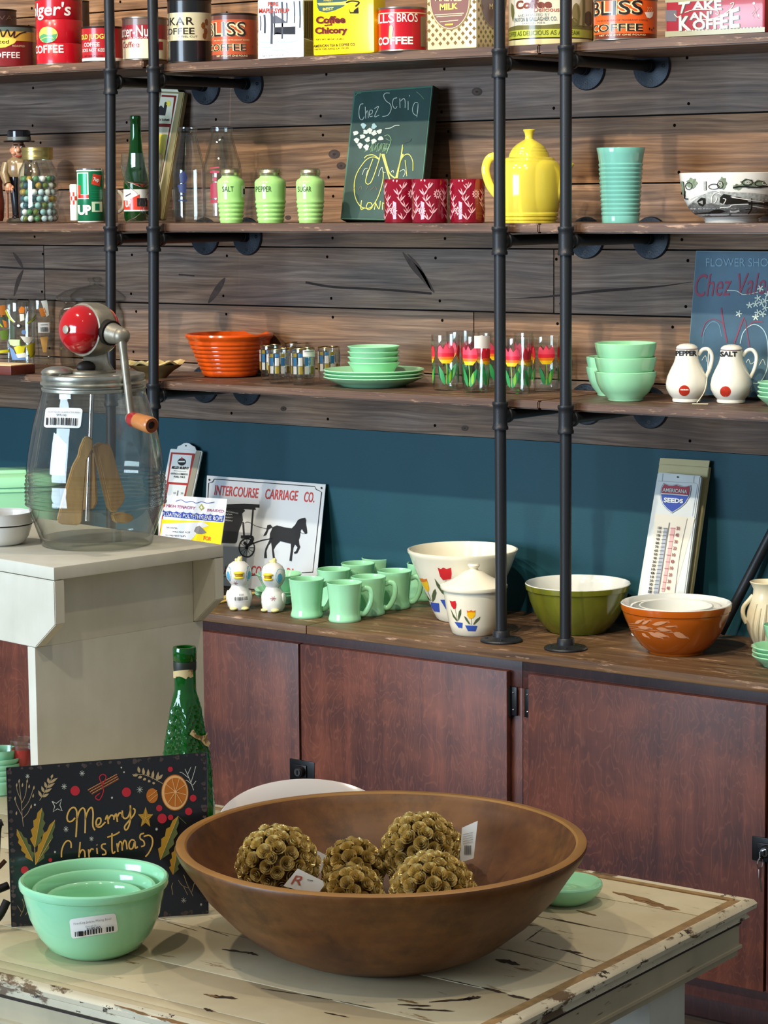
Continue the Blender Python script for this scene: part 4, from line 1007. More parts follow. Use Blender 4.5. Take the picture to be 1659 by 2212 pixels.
# green bottle
T = turn_y(297, 4.42, Z2); t = T.thing('soda_bottle', 'green glass bottle with a long neck and red-white label, standing behind the goblet', 'bottle')
pr = T.prof([(0, 477), (26, 477), (28.5, 470), (28.5, 400), (26, 378), (19, 352), (14.5, 325), (12, 290), (11.3, 262), (12.3, 259), (12.3, 252), (10.5, 250)]); T.outer(pr)
b = MB(); b.lathe(pr + [(max(.003, q[0] - .0025), max(.004, q[1])) for q in pr if q[0] > 0][::-1] + [(0, .004)], GGREEN, 48); b.build('glass_body', t)
b = MB(); z0, z1 = T.z(456), T.z(409); rr = 28.5*T.k0 + .0003
b.lathe([(rr, z0), (rr, z0 + (z1 - z0)*.06, WHITE), (rr, z0 + (z1 - z0)*.12, REDL), (rr, z0 + (z1 - z0)*.5, REDL), (rr, z1, WHITE)], WHITE, 48)
T.outer([(rr, 0), (rr, 1)]); a = P_art(T, b); a.poly([(270, 436), (286, 428), (303, 420), (303, 447), (270, 448)], REDL); a.poly(rect(297, 428, 318, 446), INK, 1); a.text('UP', ((273, 434), (284, 430), (284, 446), (273, 448)), LETW, 2, bold=.04); a.line([(273, 424), (284, 418)], 2, INK, 2); b.build('label', t)
# goblet
T = turn_y(309, 4.312, Z2); t = T.thing('goblet', 'large clear cut-glass goblet on a stem, in front of the green bottle', 'goblet')
pr = T.prof([(0, 479), (36, 479), (35, 476.5), (18, 470), (7, 462), (5, 448), (8, 440), (5, 432), (8, 424), (14, 416), (30, 404), (39, 392), (44, 370), (45.5, 350), (44.5, 331)]); T.outer(pr)
b = MB(); inner = [(q[0] - .0028, q[1]) for q in pr if q[1] > T.z(404)][::-1] + [(0, T.z(405))]; b.lathe(pr + inner, GLASS, 24); b.build('glass_body', t)

# ---- thermometer advert leaning at the wall, farms print
CREAMP = mat('cream_enamel', '#d9d8c0', .3, coat=.3); GILT = mat('gilt_edge', '#a2966a', .35, .4)
p0 = np.array([*on_y(352, 4.44, Z2)[:2], Z2]); q1 = at_y(398, 199, WALL - .02)
along = np.array([1.0, 0, 0]); base = at_y(352, 470, 4.475); upv = at_y(375, 195, WALL - .025) - base
Pn = Panel(base, along, upv)
t = thing('thermometer', 'tall cream advertising thermometer leaning on the boards behind the milk bottles, silo and barn print', 'thermometer', tuple(base))
b = MB(); Pn.slab(b, [(303, 474), (351, 474), (398, 199), (347, 196)], .016, GILT, .002)
b.build('backing', t)
f = MB(); a = Art(f, Pn.fn(), eps=.0006)
a.polys([[(307, 470), (336, 470), (386, 203), (349, 201)]], CREAMP, 0)
a.polys([[(310, 466), (334, 466), (382, 207), (350, 205)]], mat('dark_red_enamel', '#7c2420', .3), 1)
a.polys([[(338, 267), (370, 268), (377, 211), (348, 209)], [(318, 460), (336, 460), (367, 275), (338, 274)]], CREAMP, 2)
a.poly([(342, 249), (342, 234), (349, 228), (355, 234), (357, 222), (360, 220), (363, 224), (358, 250)], INK, 3); a.poly(disc(365, 224, 5, 6), TYL, 3)
a.text('VALLEY FARMS', ((331, 256.5), (368, 257), (367, 262), (331, 261.5)), INK, 3, bold=.02); a.poly([(345, 290), (361, 291), (356, 345), (341, 343)], TYL, 3)
f.build('face', t)
b = MB(); tabp = [(343, 197), (346, 190), (352, 187), (356, 184), (364, 182), (372, 184), (377, 188), (382, 191), (386, 199)]; Pn.slab(b, tabp, .003, CREAMP); a = Art(b, Pn.fn(), eps=.0005); a.poly(disc(363.5, 188, 2), INK, 1); b.build('hanger', t)

# ---- milk bottles
def milk(u, hw, y, label, ink, kind):
    T = turn_y(u, y, Z2); t = T.thing('milk_bottle', label, 'bottle', 'clear milk bottles')
    f = hw/40
    pr = T.prof([(0, 481), (34*f, 481), (39*f, 475), (40*f, 466), (40*f, 372), (38*f, 354), (33*f, 336), (26*f, 310), (22*f, 295), (21*f, 287), (23.5*f, 284), (23.5*f, 275), (21*f, 273)]); T.outer(pr)
    b = MB(); b.lathe(pr + [(q[0] - .0032, max(q[1], .006)) for q in pr if q[0] > 0][::-1] + [(0, .006)], GLASS, 48); b.build('glass_body', t)
    d = MB(); a = P_art(T, d)
    if kind == 0:
        a.poly([(u - 20, 376), (u - 8, 370), (u - 2, 385), (u - 6, 395), (u - 18, 396)], ink); a.poly([(u - 24, 400), (u - 6, 396), (u - 6, 418), (u - 20, 416)], ink); a.line([(u - 22, 433), (u - 4, 434)], 3, ink); a.line([(u - 20, 424), (u - 8, 420)], 2, ink)
    else:
        a.poly([(u - 26, 398), (u - 16, 394), (u - 5, 400), (u - 5, 428), (u - 26, 428)], ink); a.poly(disc(u - 16, 388, 4, 5), ink); a.poly(rect(u - 26, 431, u - 4, 439), ink); a.line([(u - 26, 364), (u - 6, 362)], 3, ink); a.line([(u - 26, 372), (u - 6, 372)], 5, ink); a.line([(u - 5, 402), (u - 1, 410), (u - 4, 424)], 2, ink)
    d.build('print', t)
milk(409, 36, 4.36, 'clear glass milk bottle with a dark blue print', mat('blue_print', '#1d2f6b', .4), 0)
milk(482, 42, 4.435, 'clear glass milk bottle with a pink-red print behind the salt jar', mat('pink_print', '#b83a52', .4), 1)

# ---- salt, pepper, sugar jars
def spice(u, hw, y, word, label, tag_):
    T = turn_y(u, y, Z2); t = T.thing('spice_jar', label, 'spice jar', 'green spice jars with metal lids'); f = hw/34
    L = [(0, 482.5), (26*f, 482.5), (27.5*f, 481)]
    for i in range(5): v = 475 - i*9.5; L += [((27.5 + i*1.1)*f, v + 3), ((29.3 + i*1.1)*f, v), ((29.3 + i*1.1)*f, v - 2), ((27.8 + i*1.1)*f, v - 5)]
    L += [(33*f, 424), (34*f, 400), (34*f, 393), (31*f, 388), (24*f, 384), (22*f, 380), (22*f, 377)]
    pr = T.prof(L); T.outer(pr); b = MB(); b.lathe(pr + [(pr[-1][0]*.9, pr[-1][1]), (0, pr[-1][1])], JADEL, 56)
    a = P_art(T, b); w = {'SALT': (-21, 6), 'PEPPER': (-31, 2), 'SUGAR': (-29, 2)}[word]
    a.text(word, (u + w[0]*f, 403, u + w[1]*f, 414.5), INK, 1); b.build('body', t)
    z0, z1 = T.z(379), T.z(363); r = 24*f*T.k0
    q = MB(); q.lathe([(r*.98, z0), (r, z0 + .001), (r, z0 + .004), (r*1.03, z0 + .005), (r*1.03, z0 + .007), (r, z0 + .008), (r*.97, z1 - .004), (r*.8, z1 - .001), (r*.5, z1), (0, z1)], mat('tin_lid', '#c9bf98', .28, .85), 40); q.build('lid', t)
    if tag_:
        q = MB(); a = Art(q, T.fn_photo(), step=3, eps=.0005); a.poly(rect(u + 25*f, 401, u + 33.5*f, 426), WHITE, 0); a.poly(rect(u + 29*f, 408, u + 33*f, 420), INK, 1); q.build('price_sticker', t)
spice(500, 30, 4.31, 'SALT', 'green ribbed glass jar lettered SALT with a metal lid', True)
spice(585, 34, 4.33, 'PEPPER', 'green ribbed glass jar lettered PEPPER with a metal lid', False)
spice(671, 31, 4.33, 'SUGAR', 'green ribbed glass jar lettered SUGAR with a metal lid', False)

# ---- chalk sign with bicycle
CHALKG = mat('green_chalkboard', '#26443f', .55, var=.18, vscale=14, bump=.1); CHALKE = mat('chalkboard_edge', '#3f6a58', .6, var=.15, vscale=20); CHW = mat('chalk_white', '#d3ddcd', .8); CHY = mat('chalk_yellow', '#d9d66a', .8); CHG = mat('chalk_green', '#7fa37a', .8); CHR = mat('chalk_red', '#a4525a', .8); DSIDE = mat('canvas_side', '#1d211a', .7)
base = at_y(735, 464, 4.42); Pn = Panel(base, (1, 0, 0), at_y(764, 197, WALL - .055) - base)
t = thing('chalk_sign', 'dark green chalkboard picture of a flower bicycle, leaning behind the ruby glasses', 'sign', tuple(base))
b = MB(); Pn.slab(b, [(735.5, 474), (905, 477.5), (936, 184), (764, 197)], .026, DSIDE, .0012)
a = Art(b, Pn.fn(), eps=.0005)
a.poly([(736, 473.5), (904.5, 477), (935, 185), (765, 198)], CHALKE, 0); a.poly([(739, 471), (903, 474.5), (932, 189), (768, 201)], CHALKG, 1)
Z = lambda L: [(720 + x/6.9125, 180 + y/6.9125) for x, y in L]
S = lambda L, w, m, **kw: a.line(Z(L), w, m, 3, **kw)
for L in ([(455, 310), (415, 320), (395, 380), (392, 470), (405, 530), (440, 548), (470, 500)], [(485, 355), (492, 530)], [(492, 460), (512, 415), (528, 440), (530, 525)], [(548, 470), (585, 455), (592, 410), (560, 405), (546, 450), (556, 500), (596, 492)], [(622, 385), (684, 350), (624, 500), (692, 478)]): S(L, 1.2, CHW)
for L in ([(850, 150), (790, 150), (760, 190), (790, 260), (860, 320), (870, 400), (820, 480), (740, 500)], [(960, 220), (905, 240), (895, 330), (930, 380), (960, 350)], [(1000, 230), (1005, 370)], [(1010, 270), (1060, 230), (1080, 270), (1080, 370)], [(1125, 270), (1125, 400)], [(1145, 180), (1150, 200)], [(1270, 290), (1220, 300), (1190, 390), (1210, 460), (1260, 470), (1275, 300), (1255, 510)]): S(L, 1.2, CHW)
for x, y in ((340, 750), (490, 730), (555, 715), (620, 745), (700, 725), (440, 800), (360, 860), (525, 845), (610, 870), (715, 825), (410, 935), (505, 960), (460, 640), (615, 645)):
    m = CHW if y > 660 else mat('chalk_blue', '#9fc0c0', .8); c = Z([(x, y)])[0]
    a.poly([(c[0] + 6.5*cos(q)*(.85 + .25*cos(3*q + x)), c[1] + 6.3*sin(q)*(.85 + .2*sin(2*q + y))) for q in [i*2*pi/14 for i in range(14)]], m, 4); S([(x - 12, y - 18), (x + 4, y), (x - 6, y + 20)], .7, CHG)
for i in range(16): x = 480 + i*22; S([(x, 1030 - (i % 4)*12), (x + 20, 960 - (i % 3)*25), (x + 30 + (i % 2)*15, 900)], .9, CHG)
S([(770, 790), (820, 775), (850, 800), (870, 850), (845, 940), (800, 1050)], 1.3, CHG); S([(790, 830), (850, 860)], 1, CHG); S([(760, 900), (850, 920)], 1, CHG); S([(750, 970), (830, 990)], 1, CHG)
for L, w in (([(700, 1150), (620, 1105), (520, 1130), (430, 1230), (350, 1370), (320, 1520), (330, 1680), (380, 1800), (450, 1860), (560, 1860), (650, 1750), (710, 1600), (750, 1440), (755, 1320)], 1.5), ([(690, 1130), (610, 1075), (520, 1080), (470, 1120)], 1.6), ([(710, 1050), (690, 1150), (570, 1480), (490, 1455), (600, 1130)], 1.5), ([(735, 1060), (850, 1440)], 2.6), ([(760, 1060), (840, 1330), (930, 1420)], 2.6), ([(1040, 960), (1010, 1150), (940, 1420)], 2.4), ([(1050, 1060), (1000, 1200), (960, 1420)], 2.2), ([(1040, 920), (1035, 1010)], 1.4), ([(970, 1280), (1040, 1110), (1110, 1060), (1160, 1090), (1195, 1180), (1195, 1310)], 1.3), ([(1080, 1150), (1105, 1390)], 1.3)):
    S(L, w, CHY)
S([(780, 680), (860, 670), (930, 635), (995, 632)], 1.3, CHW); a.poly(Z([(1020, 880), (1080, 820), (1180, 830), (1160, 870), (1080, 900)]), mat('chalk_grey', '#3b4c48', .8), 3)
for L in ([(440, 1370), (470, 1290), (520, 1270)], [(500, 1380), (520, 1300)], [(680, 1390), (710, 1290), (740, 1260), (750, 1330), (790, 1330)], [(870, 1330), (900, 1300), (905, 1340)], [(1000, 1320), (1060, 1290), (1080, 1340), (1050, 1400)]): S(L, .8, CHW)
for L in ([(300, 1600), (340, 1530)], [(380, 1600), (420, 1540), (430, 1590)], [(500, 1590), (530, 1540)], [(560, 1600), (620, 1550)], [(640, 1540), (660, 1600)]): S(L, .7, mat('chalk_brown', '#7d6a56', .8))
for L in ([(430, 1750), (420, 1880), (480, 1860)], [(520, 1790), (500, 1860), (540, 1890), (590, 1850), (570, 1790), (520, 1790)], [(640, 1790), (620, 1890)], [(630, 1770), (690, 1880), (710, 1760)], [(745, 1780), (740, 1890)], [(745, 1790), (790, 1800)]): S(L, 1.5, CHY)
S([(340, 190), (370, 155), (420, 150)], .8, CHG); S([(1250, 130), (1310, 180), (1360, 240)], .8, CHG)
b.build('panel', t)

# ---- ruby etched glasses
RUBY = thin_glass('ruby_glass', '#c01a38', '#5a0614', 1.5, '#9c1430', .5); ETCH = mat('etched_pink', '#dba3ab', .5)
def ruby(u, hw, y, label, seed):
    T = turn_y(u, y, Z2); t = T.thing('ruby_glass', label, 'glass', 'ruby glass tumblers with etched flowers')
    pr = T.prof([(0, 482.5), (hw - 3, 482.5), (hw - 1, 480), (hw, 470), (hw, 388.5), (hw - 1, 387)]); T.outer(pr)
    b = MB(); b.lathe(pr + [(q[0] - .003, max(q[1], .006)) for q in pr if q[0] > 0][::-1] + [(0, .006)], RUBY, 48)
    a = Art(b, T.fn_wrap(), step=7, eps=.0004); rnd = random.Random(seed); h = T.z(387)*1000
    for s_ in range(-2, 3):
        x0 = s_*62 + rnd.uniform(-6, 6)
        pts = [(x0 + 14*sin(q*1.25 + s_), h*(.08 + .84*q/6)) for q in range(7)]
        a.line(pts, 1.6, ETCH, 0)
        for q, (x, y) in enumerate(pts[:-1]):
            d = 1 if q % 2 else -1
            a.poly(leaf(x, y, x + d*17, y + h*.13, 1.9), ETCH, 1); a.poly(leaf(x, y + 2, x + d*7, y + h*.16, 1.3), ETCH, 1); a.poly(leaf(x, y, x - d*11, y + h*.10, 1.4), ETCH, 1)
        for (fx, fy) in ((x0 + 30, h*(.28 if s_ % 2 else .66)),):
            for q in range(10):
                c_, s2 = cos(q*pi/5), sin(q*pi/5); a.poly(leaf(fx + 5*c_, fy + 3.4*s2, fx + 14*c_, fy + 10.5*s2, 1.9), ETCH, 1)
            a.poly(disc(fx, fy, 2.6, 2.2, 10), ETCH, 1)
    b.build('body', t)
ruby(868, 38, 4.36, 'ruby red tumbler with etched flowers, nearest the chalk bicycle', 1)
ruby(929, 39, 4.300, 'ruby red tumbler with etched flowers, the middle one overlapping its neighbour', 2)
ruby(1010, 37.5, 4.33, 'ruby red tumbler with etched flowers, standing apart next to the yellow teapot', 3)

# ---- yellow teapot
YG = mat('yellow_glaze', '#e2d24c', .12, coat=.4, var=.04, vscale=8)
T = turn_y(1143, 4.375, Z2); t = T.thing('teapot', 'bright yellow glazed teapot with a domed knobbed lid, between the pipes', 'teapot'); k = T.k0
L = [(0, 483), (56, 483), (59, 481), (59.5, 478), (57.5, 476.5), (61, 474), (61.5, 470), (59.5, 468.5), (63, 466), (63.5, 461), (62, 459), (66, 448), (69, 420), (70, 395), (69, 370), (66, 356), (62, 350), (57, 347), (54, 346)]
pr = T.prof(L); T.outer(pr); b = MB(); b.lathe(pr + [(0, pr[-1][1])], YG, 64); b.build('body', t)
lz = T.prof([(51, 349.5), (56, 347), (55, 342.5), (50, 340), (44, 339), (43, 334), (42, 330), (40, 328), (40, 326), (36, 321), (36, 319.5), (28, 312), (17, 305), (11, 302), (9, 300), (8.5, 294), (10, 287), (13.5, 281), (12, 279.5), (0, 279)]); b = MB(); b.lathe(lz, YG, 56); b.build('lid', t)
b = MB()
b.tube([(52*k, -12*k, T.z(425)), (64*k, -14*k, T.z(412)), (74*k, -18*k, T.z(390)), (84*k, -20*k, T.z(362)), (90*k, -22*k, T.z(352))], [19*k, 17*k, 12*k, 8.5*k, 8*k], YG, 20); b.build('spout', t)
b = MB(); b.tube(curve([(-56*k, 4*k, T.z(346)), (-72*k, 6*k, T.z(337)), (-87*k, 8*k, T.z(343)), (-94*k, 8*k, T.z(366)), (-87*k, 8*k, T.z(395)), (-77*k, 6*k, T.z(412)), (-66*k, 5*k, T.z(425))]), 6*k, YG, 14, flat=1.5); b.build('handle', t)

# ---- turquoise ribbed vase
TQ = mat('turquoise_glaze', '#74b8ac', .14, coat=.4, var=.08, vscale=14)
T = turn_y(1340.5, 4.355, Z2)
L = [(0, 484), (38, 484), (40, 482), (41, 470)]
for i in range(12): v = 464 - i*9.6; w = 41.2 + i*.55; L += [(w - .8, v + 2), (w + .9, v - 1), (w + 1.2, v - 3.5), (w - .6, v - 6)]
L += [(48, 346), (49.5, 334), (52.5, 321), (52, 319), (49.5, 319)]
pr = T.prof(L); b = MB(); b.lathe(pr + [(q[0] - .004, max(q[1], .006)) for q in T.prof([(49, 325), (44, 346), (38, 470)])] + [(0, .006)], TQ, 64)
o = b.build('vase', None, tuple(T.P), T.rotz); tag(o, 'turquoise ribbed pottery vase with a flared rim', 'vase')

# ---- black and white scenic bowl
PORC = mat('white_porcelain', '#e6e6df', .12, coat=.4); PRK = mat('transfer_black', '#20211f', .3, coat=.2); PRG = mat('transfer_grey', '#6f7270', .3, coat=.2, var=.4, vscale=150); PRL = mat('transfer_light', '#a5aaa6', .3, coat=.2, var=.35, vscale=180); PRGN = mat('transfer_green_grey', '#7b8a74', .3, coat=.2, var=.4, vscale=160)
T = turn_y(1580, 4.40, Z2); t = T.thing('scenic_bowl', 'white footed bowl printed with a black country landscape', 'bowl')
L = [(0, 484), (54, 484), (57, 483), (59, 474.5), (56, 473), (62, 470), (78, 463), (92, 450), (102, 432), (108, 410), (112, 385), (113, 374), (112, 373)]
pr = T.prof(L); T.outer(pr); b = MB(); b.lathe(pr + [(q[0] - .004, max(q[1], .012)) for q in pr if q[1] > .01][::-1] + [(0, .012)], PORC, 72)
a = P_art(T, b); V = lambda L_: [(1460 + x/8.337, 360 + y/8.337) for x, y in L_]
a.poly(V([(215, 700), (400, 560), (560, 480), (700, 440), (1000, 470), (1300, 480), (1659, 520), (1659, 880), (560, 900), (400, 860)]), PRL, 0)
a.poly(V([(220, 720), (330, 640), (460, 700), (640, 660), (800, 700), (1000, 700), (1300, 690), (1659, 720), (1659, 890), (900, 905), (560, 910), (420, 880), (340, 850)]), PRG, 1)
a.poly(V([(800, 560), (860, 500), (1000, 530), (960, 560), (1100, 550), (1250, 590), (1300, 660), (1200, 670), (900, 690), (790, 650)]), PRK, 2); a.poly(V([(1280, 640), (1450, 660), (1659, 640), (1659, 720), (1450, 690), (1300, 690)]), PRK, 2)
a.poly(V([(340, 840), (600, 820), (700, 780), (800, 770), (900, 810), (800, 840), (640, 850), (360, 860)]), PRK, 3)
a.polys([V([(400, 620), (470, 560), (545, 570), (550, 660), (500, 720), (430, 690)])], PRK, 3); a.poly(V([(420, 640), (500, 610), (500, 680)]), PRL, 4)
for c in ((300, 300, 95, 90), (840, 310, 70, 105), (1270, 320, 120, 80), (1480, 330, 120, 70), (1100, 380, 80, 50)): a.poly([V([(c[0] + c[2]*cos(q)*(1 + .14*cos(7*q)), c[1] + c[3]*sin(q)*(1 + .14*sin(6*q)))])[0] for q in [i*2*pi/40 for i in range(40)]], PRGN, 1)
for c in ((250, 350, 60, 60), (800, 340, 50, 60), (690, 370, 90, 45), (1270, 300, 90, 50), (1490, 320, 90, 45)): a.line([V([(c[0] + c[2]*cos(q), c[1] + c[3]*sin(q))])[0] for q in [i*2*pi/18 for i in range(19)]], 1.6, PRK, 3)
for c in ((1275, 300, 45, 28), (1275, 300, 20, 13), (800, 320, 25, 28), (1560, 315, 35, 26)): a.line([V([(c[0] + c[2]*cos(q), c[1] + c[3]*sin(q))])[0] for q in [i*2*pi/14 for i in range(15)]], .9, LETW, 4)
a.line(V([(1020, 390), (1200, 370), (1400, 390), (1640, 370)]), 3, PRK, 3); a.line(V([(180, 430), (170, 560), (240, 580)]), 2.5, PRK, 3)
for L_ in ([(280, 580), (380, 530), (530, 490)], [(650, 660), (660, 540), (720, 480), (820, 510)], [(700, 660), (740, 600), (730, 540)], [(860, 680), (900, 600), (850, 580)], [(800, 740), (960, 730), (1020, 695), (1290, 690)], [(1360, 720), (1560, 750)], [(1000, 560), (1250, 600), (1500, 640), (1560, 660)], [(560, 450), (700, 440), (800, 470)]): a.line(V(L_), 1.7, LETW, 4)
a.poly(V([(970, 790), (1030, 810), (1130, 780), (1140, 810), (1080, 830), (980, 830)]), LETW, 4); a.polys([V([(510, 270), (560, 270), (560, 430), (510, 430)])], PRL, 2); a.line(V([(555, 270), (558, 430)]), 1.3, PRK, 3); a.polys([V([(90, 260), (140, 260), (170, 560), (130, 540)])], PRGN, 1); a.line(V([(150, 270), (180, 540)]), 1.5, PRK, 2)
a.line(V([(1345, 580), (1345, 760), (1290, 860)]), 2.5, PRK, 3); a.line(V([(1240, 780), (1340, 770)]), 1.5, PRK, 3)
b.build('body', t)
# ================================================================ LOWEST SHELF
def foot(u, v, z, rpx): return turn_z(u, v, z, rpx)
def tumbler(T, name, label, group, L, wall=.0022, base=.008, m=None, seg=40):
    t = T.thing(name, label, 'glass', group); pr = T.prof(L); T.outer(pr)
    b = MB(); b.lathe(pr + [(q[0] - wall, max(q[1], base)) for q in pr if q[0] > 0][::-1] + [(0, base)], m or GLASS, seg); return t, b

# cutting board poking out past the edge
P = at_z(36, 808, Z3 + .003); k = proj(P)[2]
b = MB(); b.box((-.30, 0, 0), (0, .085, .0225), mat('red_brown_board', '#5a2418', .45, var=.15, vscale=9, stretch=(1, 12, 12)), .003); b.box((-.296, .004, .0222), (-.004, .081, .0245), mat('pale_board_top', '#d9c49a', .5, var=.1, vscale=8, stretch=(1, 14, 14)), .001)
o = b.build('cutting_board', None, (P[0], 4.205, Z3 + .0004), radians(2)); tag(o, 'red-brown edged board with a pale top, sticking out past the shelf edge', 'board')

# printed cartoon tumblers
PL, PO, PB, PW = mat('print_lime_green', '#a9b52a', .4), mat('print_orange', '#c9762a', .4), mat('print_blue', '#6d8fc0', .4), mat('print_white_enamel', '#e2e6dc', .4); PYE = mat('print_lemon', '#c9c21f', .4); PG2 = mat('print_leaf_green', '#5d7a2a', .4)
GP = 'printed tumblers on the lowest shelf'
def cartoon(u, v, hw, label, kind, hpx=148):
    T = foot(u, v, Z3, hw*.78); f = hw/33.5
    t, d = tumbler(T, 'tumbler', label, GP, [(0, v - 4), (hw*.78, v - 4), (hw*.80, v - 8), (hw*.97, v - hpx + 22), (hw, v - hpx + 2), (hw*.98, v - hpx)], base=.014)
    a = P_art(T, d); X = lambda L: [(u + (x - 48.5)*f, v + (y - 797)) for x, y in L]
    if kind == 0:
        a.poly(X([(22, 731), (45, 732), (46, 744), (32, 746), (24, 742)]), mat('print_pale_green', '#b9cf9a', .4)); a.poly(X([(32, 748), (40, 745), (56, 745), (52, 762), (38, 764)]), PYE); a.poly(X([(57, 745), (78, 737), (79, 770), (66, 771)]), PYE); a.poly(X([(46, 725), (76, 727), (65, 741), (55, 738)]), PW)
        a.poly(X([(22, 746), (30, 752), (38, 768), (56, 771), (58, 776), (28, 775)]), PB); a.poly(X([(36, 763), (55, 760), (60, 770), (40, 771)]), PW, 1)
        a.line(X([(17, 668), (24, 684), (34, 694)]), 3, PL); a.line(X([(20, 666), (28, 684), (36, 694)]), 2, PW, 2); a.line(X([(81, 678), (72, 690), (62, 697)]), 3, PL); a.line(X([(82, 684), (72, 694)]), 2, PG2); a.poly(X([(44, 668), (50, 660), (57, 664), (56, 674), (46, 676)]), PO); a.poly(X([(46, 677), (55, 677), (56, 690), (47, 693)]), PW); a.poly(X([(26, 696), (34, 702), (34, 728), (26, 728)]), mat('print_dark_green', '#3b4c3a', .4)); a.poly(X(disc(44, 703, 6, 5)), INK, 1); a.poly(X(disc(43, 702, 3, 3)), PW, 3); a.poly(X(disc(54, 716, 5, 5)), PB)
        a.line(X([(46, 730), (46, 745), (60, 742)]), 1.2, PG2, 2); a.line(X([(66, 771), (75, 762), (79, 748)]), 1.2, PG2, 2)
    elif kind == 1:
        a.poly(X([(40, 670), (58, 668), (60, 692), (42, 694)]), PO); a.poly(X([(36, 690), (60, 690), (58, 716), (38, 716)]), mat('print_dark_green', '')); a.poly(X([(46, 700), (60, 706), (60, 718), (50, 716)]), PO, 1); a.poly(X([(40, 724), (62, 720), (58, 742), (42, 744)]), PG2); a.line(X([(36, 704), (46, 716)]), 3, PL, 2); a.poly(X([(38, 766), (62, 764), (62, 770), (38, 772)]), PYE)
    else:
        a.poly(X([(38, 676), (52, 674), (58, 690), (44, 694)]), PO); a.poly(X([(40, 738), (58, 736), (54, 770), (46, 770)]), mat('print_tan', '#b58a4a', .4)); a.poly(X([(44, 660), (58, 658), (62, 690), (56, 694)]), PW)
    d.build('glass_body', t)
    if kind == 2:
        q = MB(); a = Art(q, T.fn_photo(), step=4, eps=.0009); a.poly(X(rect(36, 706, 62, 728)), WHITE, 0); a.bars(X([(42, 0)])[0][0], v - 797 + 716, X([(58, 0)])[0][0], v - 797 + 726, INK, 2, 5); a.line(X([(42, 711), (58, 710)]), 1.2, GREY, 2); q.build('price_sticker', t)
cartoon(48, 799, 33.5, 'clear tumbler with a lime, yellow and blue cartoon print', 0)
cartoon(96, 788, 31, 'clear tumbler with a white barcode sticker beside the glass canister', 2, 142)
cartoon(10, 788, 32, 'clear tumbler with an orange and dark green print', 1, 142)
cartoon(-30, 799, 33, 'clear printed tumbler cut off by the picture edge', 1)

# glass canister and companions
T = foot(207, 797, Z3, 74); T.P = T.P + 0; t = T.thing('glass_canister', 'large clear glass canister with a domed lid, behind the red gear of the churn', 'canister')
pr = T.prof([(0, 794), (74, 794), (78, 788), (80, 770), (80, 680), (77, 670), (68, 662), (66, 655), (70, 650)]); T.outer(pr); b = MB(); b.lathe(pr + [(q[0] - .003, max(q[1], .006)) for q in pr if q[0] > 0][::-1] + [(0, .006)], GLASS, 10); cb = b
b = MB(); b.lathe(T.prof([(0, 646), (64, 648), (81, 647), (82, 640), (80, 638), (72, 633), (62, 627), (44, 622), (20, 618), (10, 615), (9, 610), (14, 604), (12, 599), (0, 598)]), GLASS, 40); b.build('lid', t)
a = P_art(T, cb); a.line([(140, 690), (146, 705), (150, 686), (156, 704), (162, 682)], 2.5, mat('print_lemon', ''), 0); a.line([(142, 668), (180, 664), (250, 668)], 2, mat('print_white_enamel', ''), 0); cb.build('glass_body', t)
T = foot(310, 788, Z3, 22); t, d = tumbler(T, 'tumbler', 'clear tumbler with yellow print just beyond the glass canister', GP, [(0, 790), (20, 790), (21, 785), (26, 670), (26, 656)]); a = P_art(T, d); a.poly([(291, 668), (303, 664), (305, 690), (293, 696)], mat('print_lemon', '')); a.line([(303, 700), (304, 780)], 1.5, PW); d.build('glass_body', t)

# leaf dish
T = foot(336, 818, Z3, 24); t = T.thing('leaf_dish', 'low dark-footed dish with a wavy cream leaf rim by the pipe', 'dish'); k = T.k0
b = MB(); b.lathe([(0, 0), (24*k, 0), (26*k, 3*k), (40*k, 16*k), (54*k, 24*k), (58*k, 29*k), (50*k, 27*k), (30*k, 16*k), (0, 12*k)], mat('olive_dish', '#5d4d2c', .35, coat=.3), 48)
n0 = len(b.v); b.lathe([(57*k, 29*k), (62*k, 33*k), (52*k, 35*k), (24*k, 27*k), (0, 25*k)], mat('cream_leaf', '#d8c68c', .35, coat=.3, var=.15, vscale=40), 48)
b.v = [(x*(1 + .12*sin(3*atan2(y, x))) if i >= n0 else x, y*.62 if i >= n0 else y*.7, z + (.005*sin(5*atan2(y, x)) if i >= n0 else 0)) for i, (x, y, z) in enumerate(b.v)]
b.build('body', t)

# orange ribbed bowl
ORG = mat('orange_glaze', '#dd5510', .2, coat=.35, var=.10, vscale=40)
T = foot(497, 817, Z3, 58)
L = [(0, 811), (56, 811), (58, 810)]
for i in range(8): v = 802 - i*9; w = 61 + i*3.9; L += [(w - .8, v + 3.4), (w + .5, v), (w + .2, v - 3.4)]
L += [(90, 732), (94, 729), (96, 724), (94.5, 720), (91, 720)]
pr = T.prof(L); b = MB(); b.lathe(pr + T.prof([(86, 728), (56, 800)]) + [(0, T.z(802))], ORG, 72); o = b.build('bowl', None, tuple(T.P), T.rotz); tag(o, 'bright orange ribbed mixing bowl with a rolled rim', 'bowl')

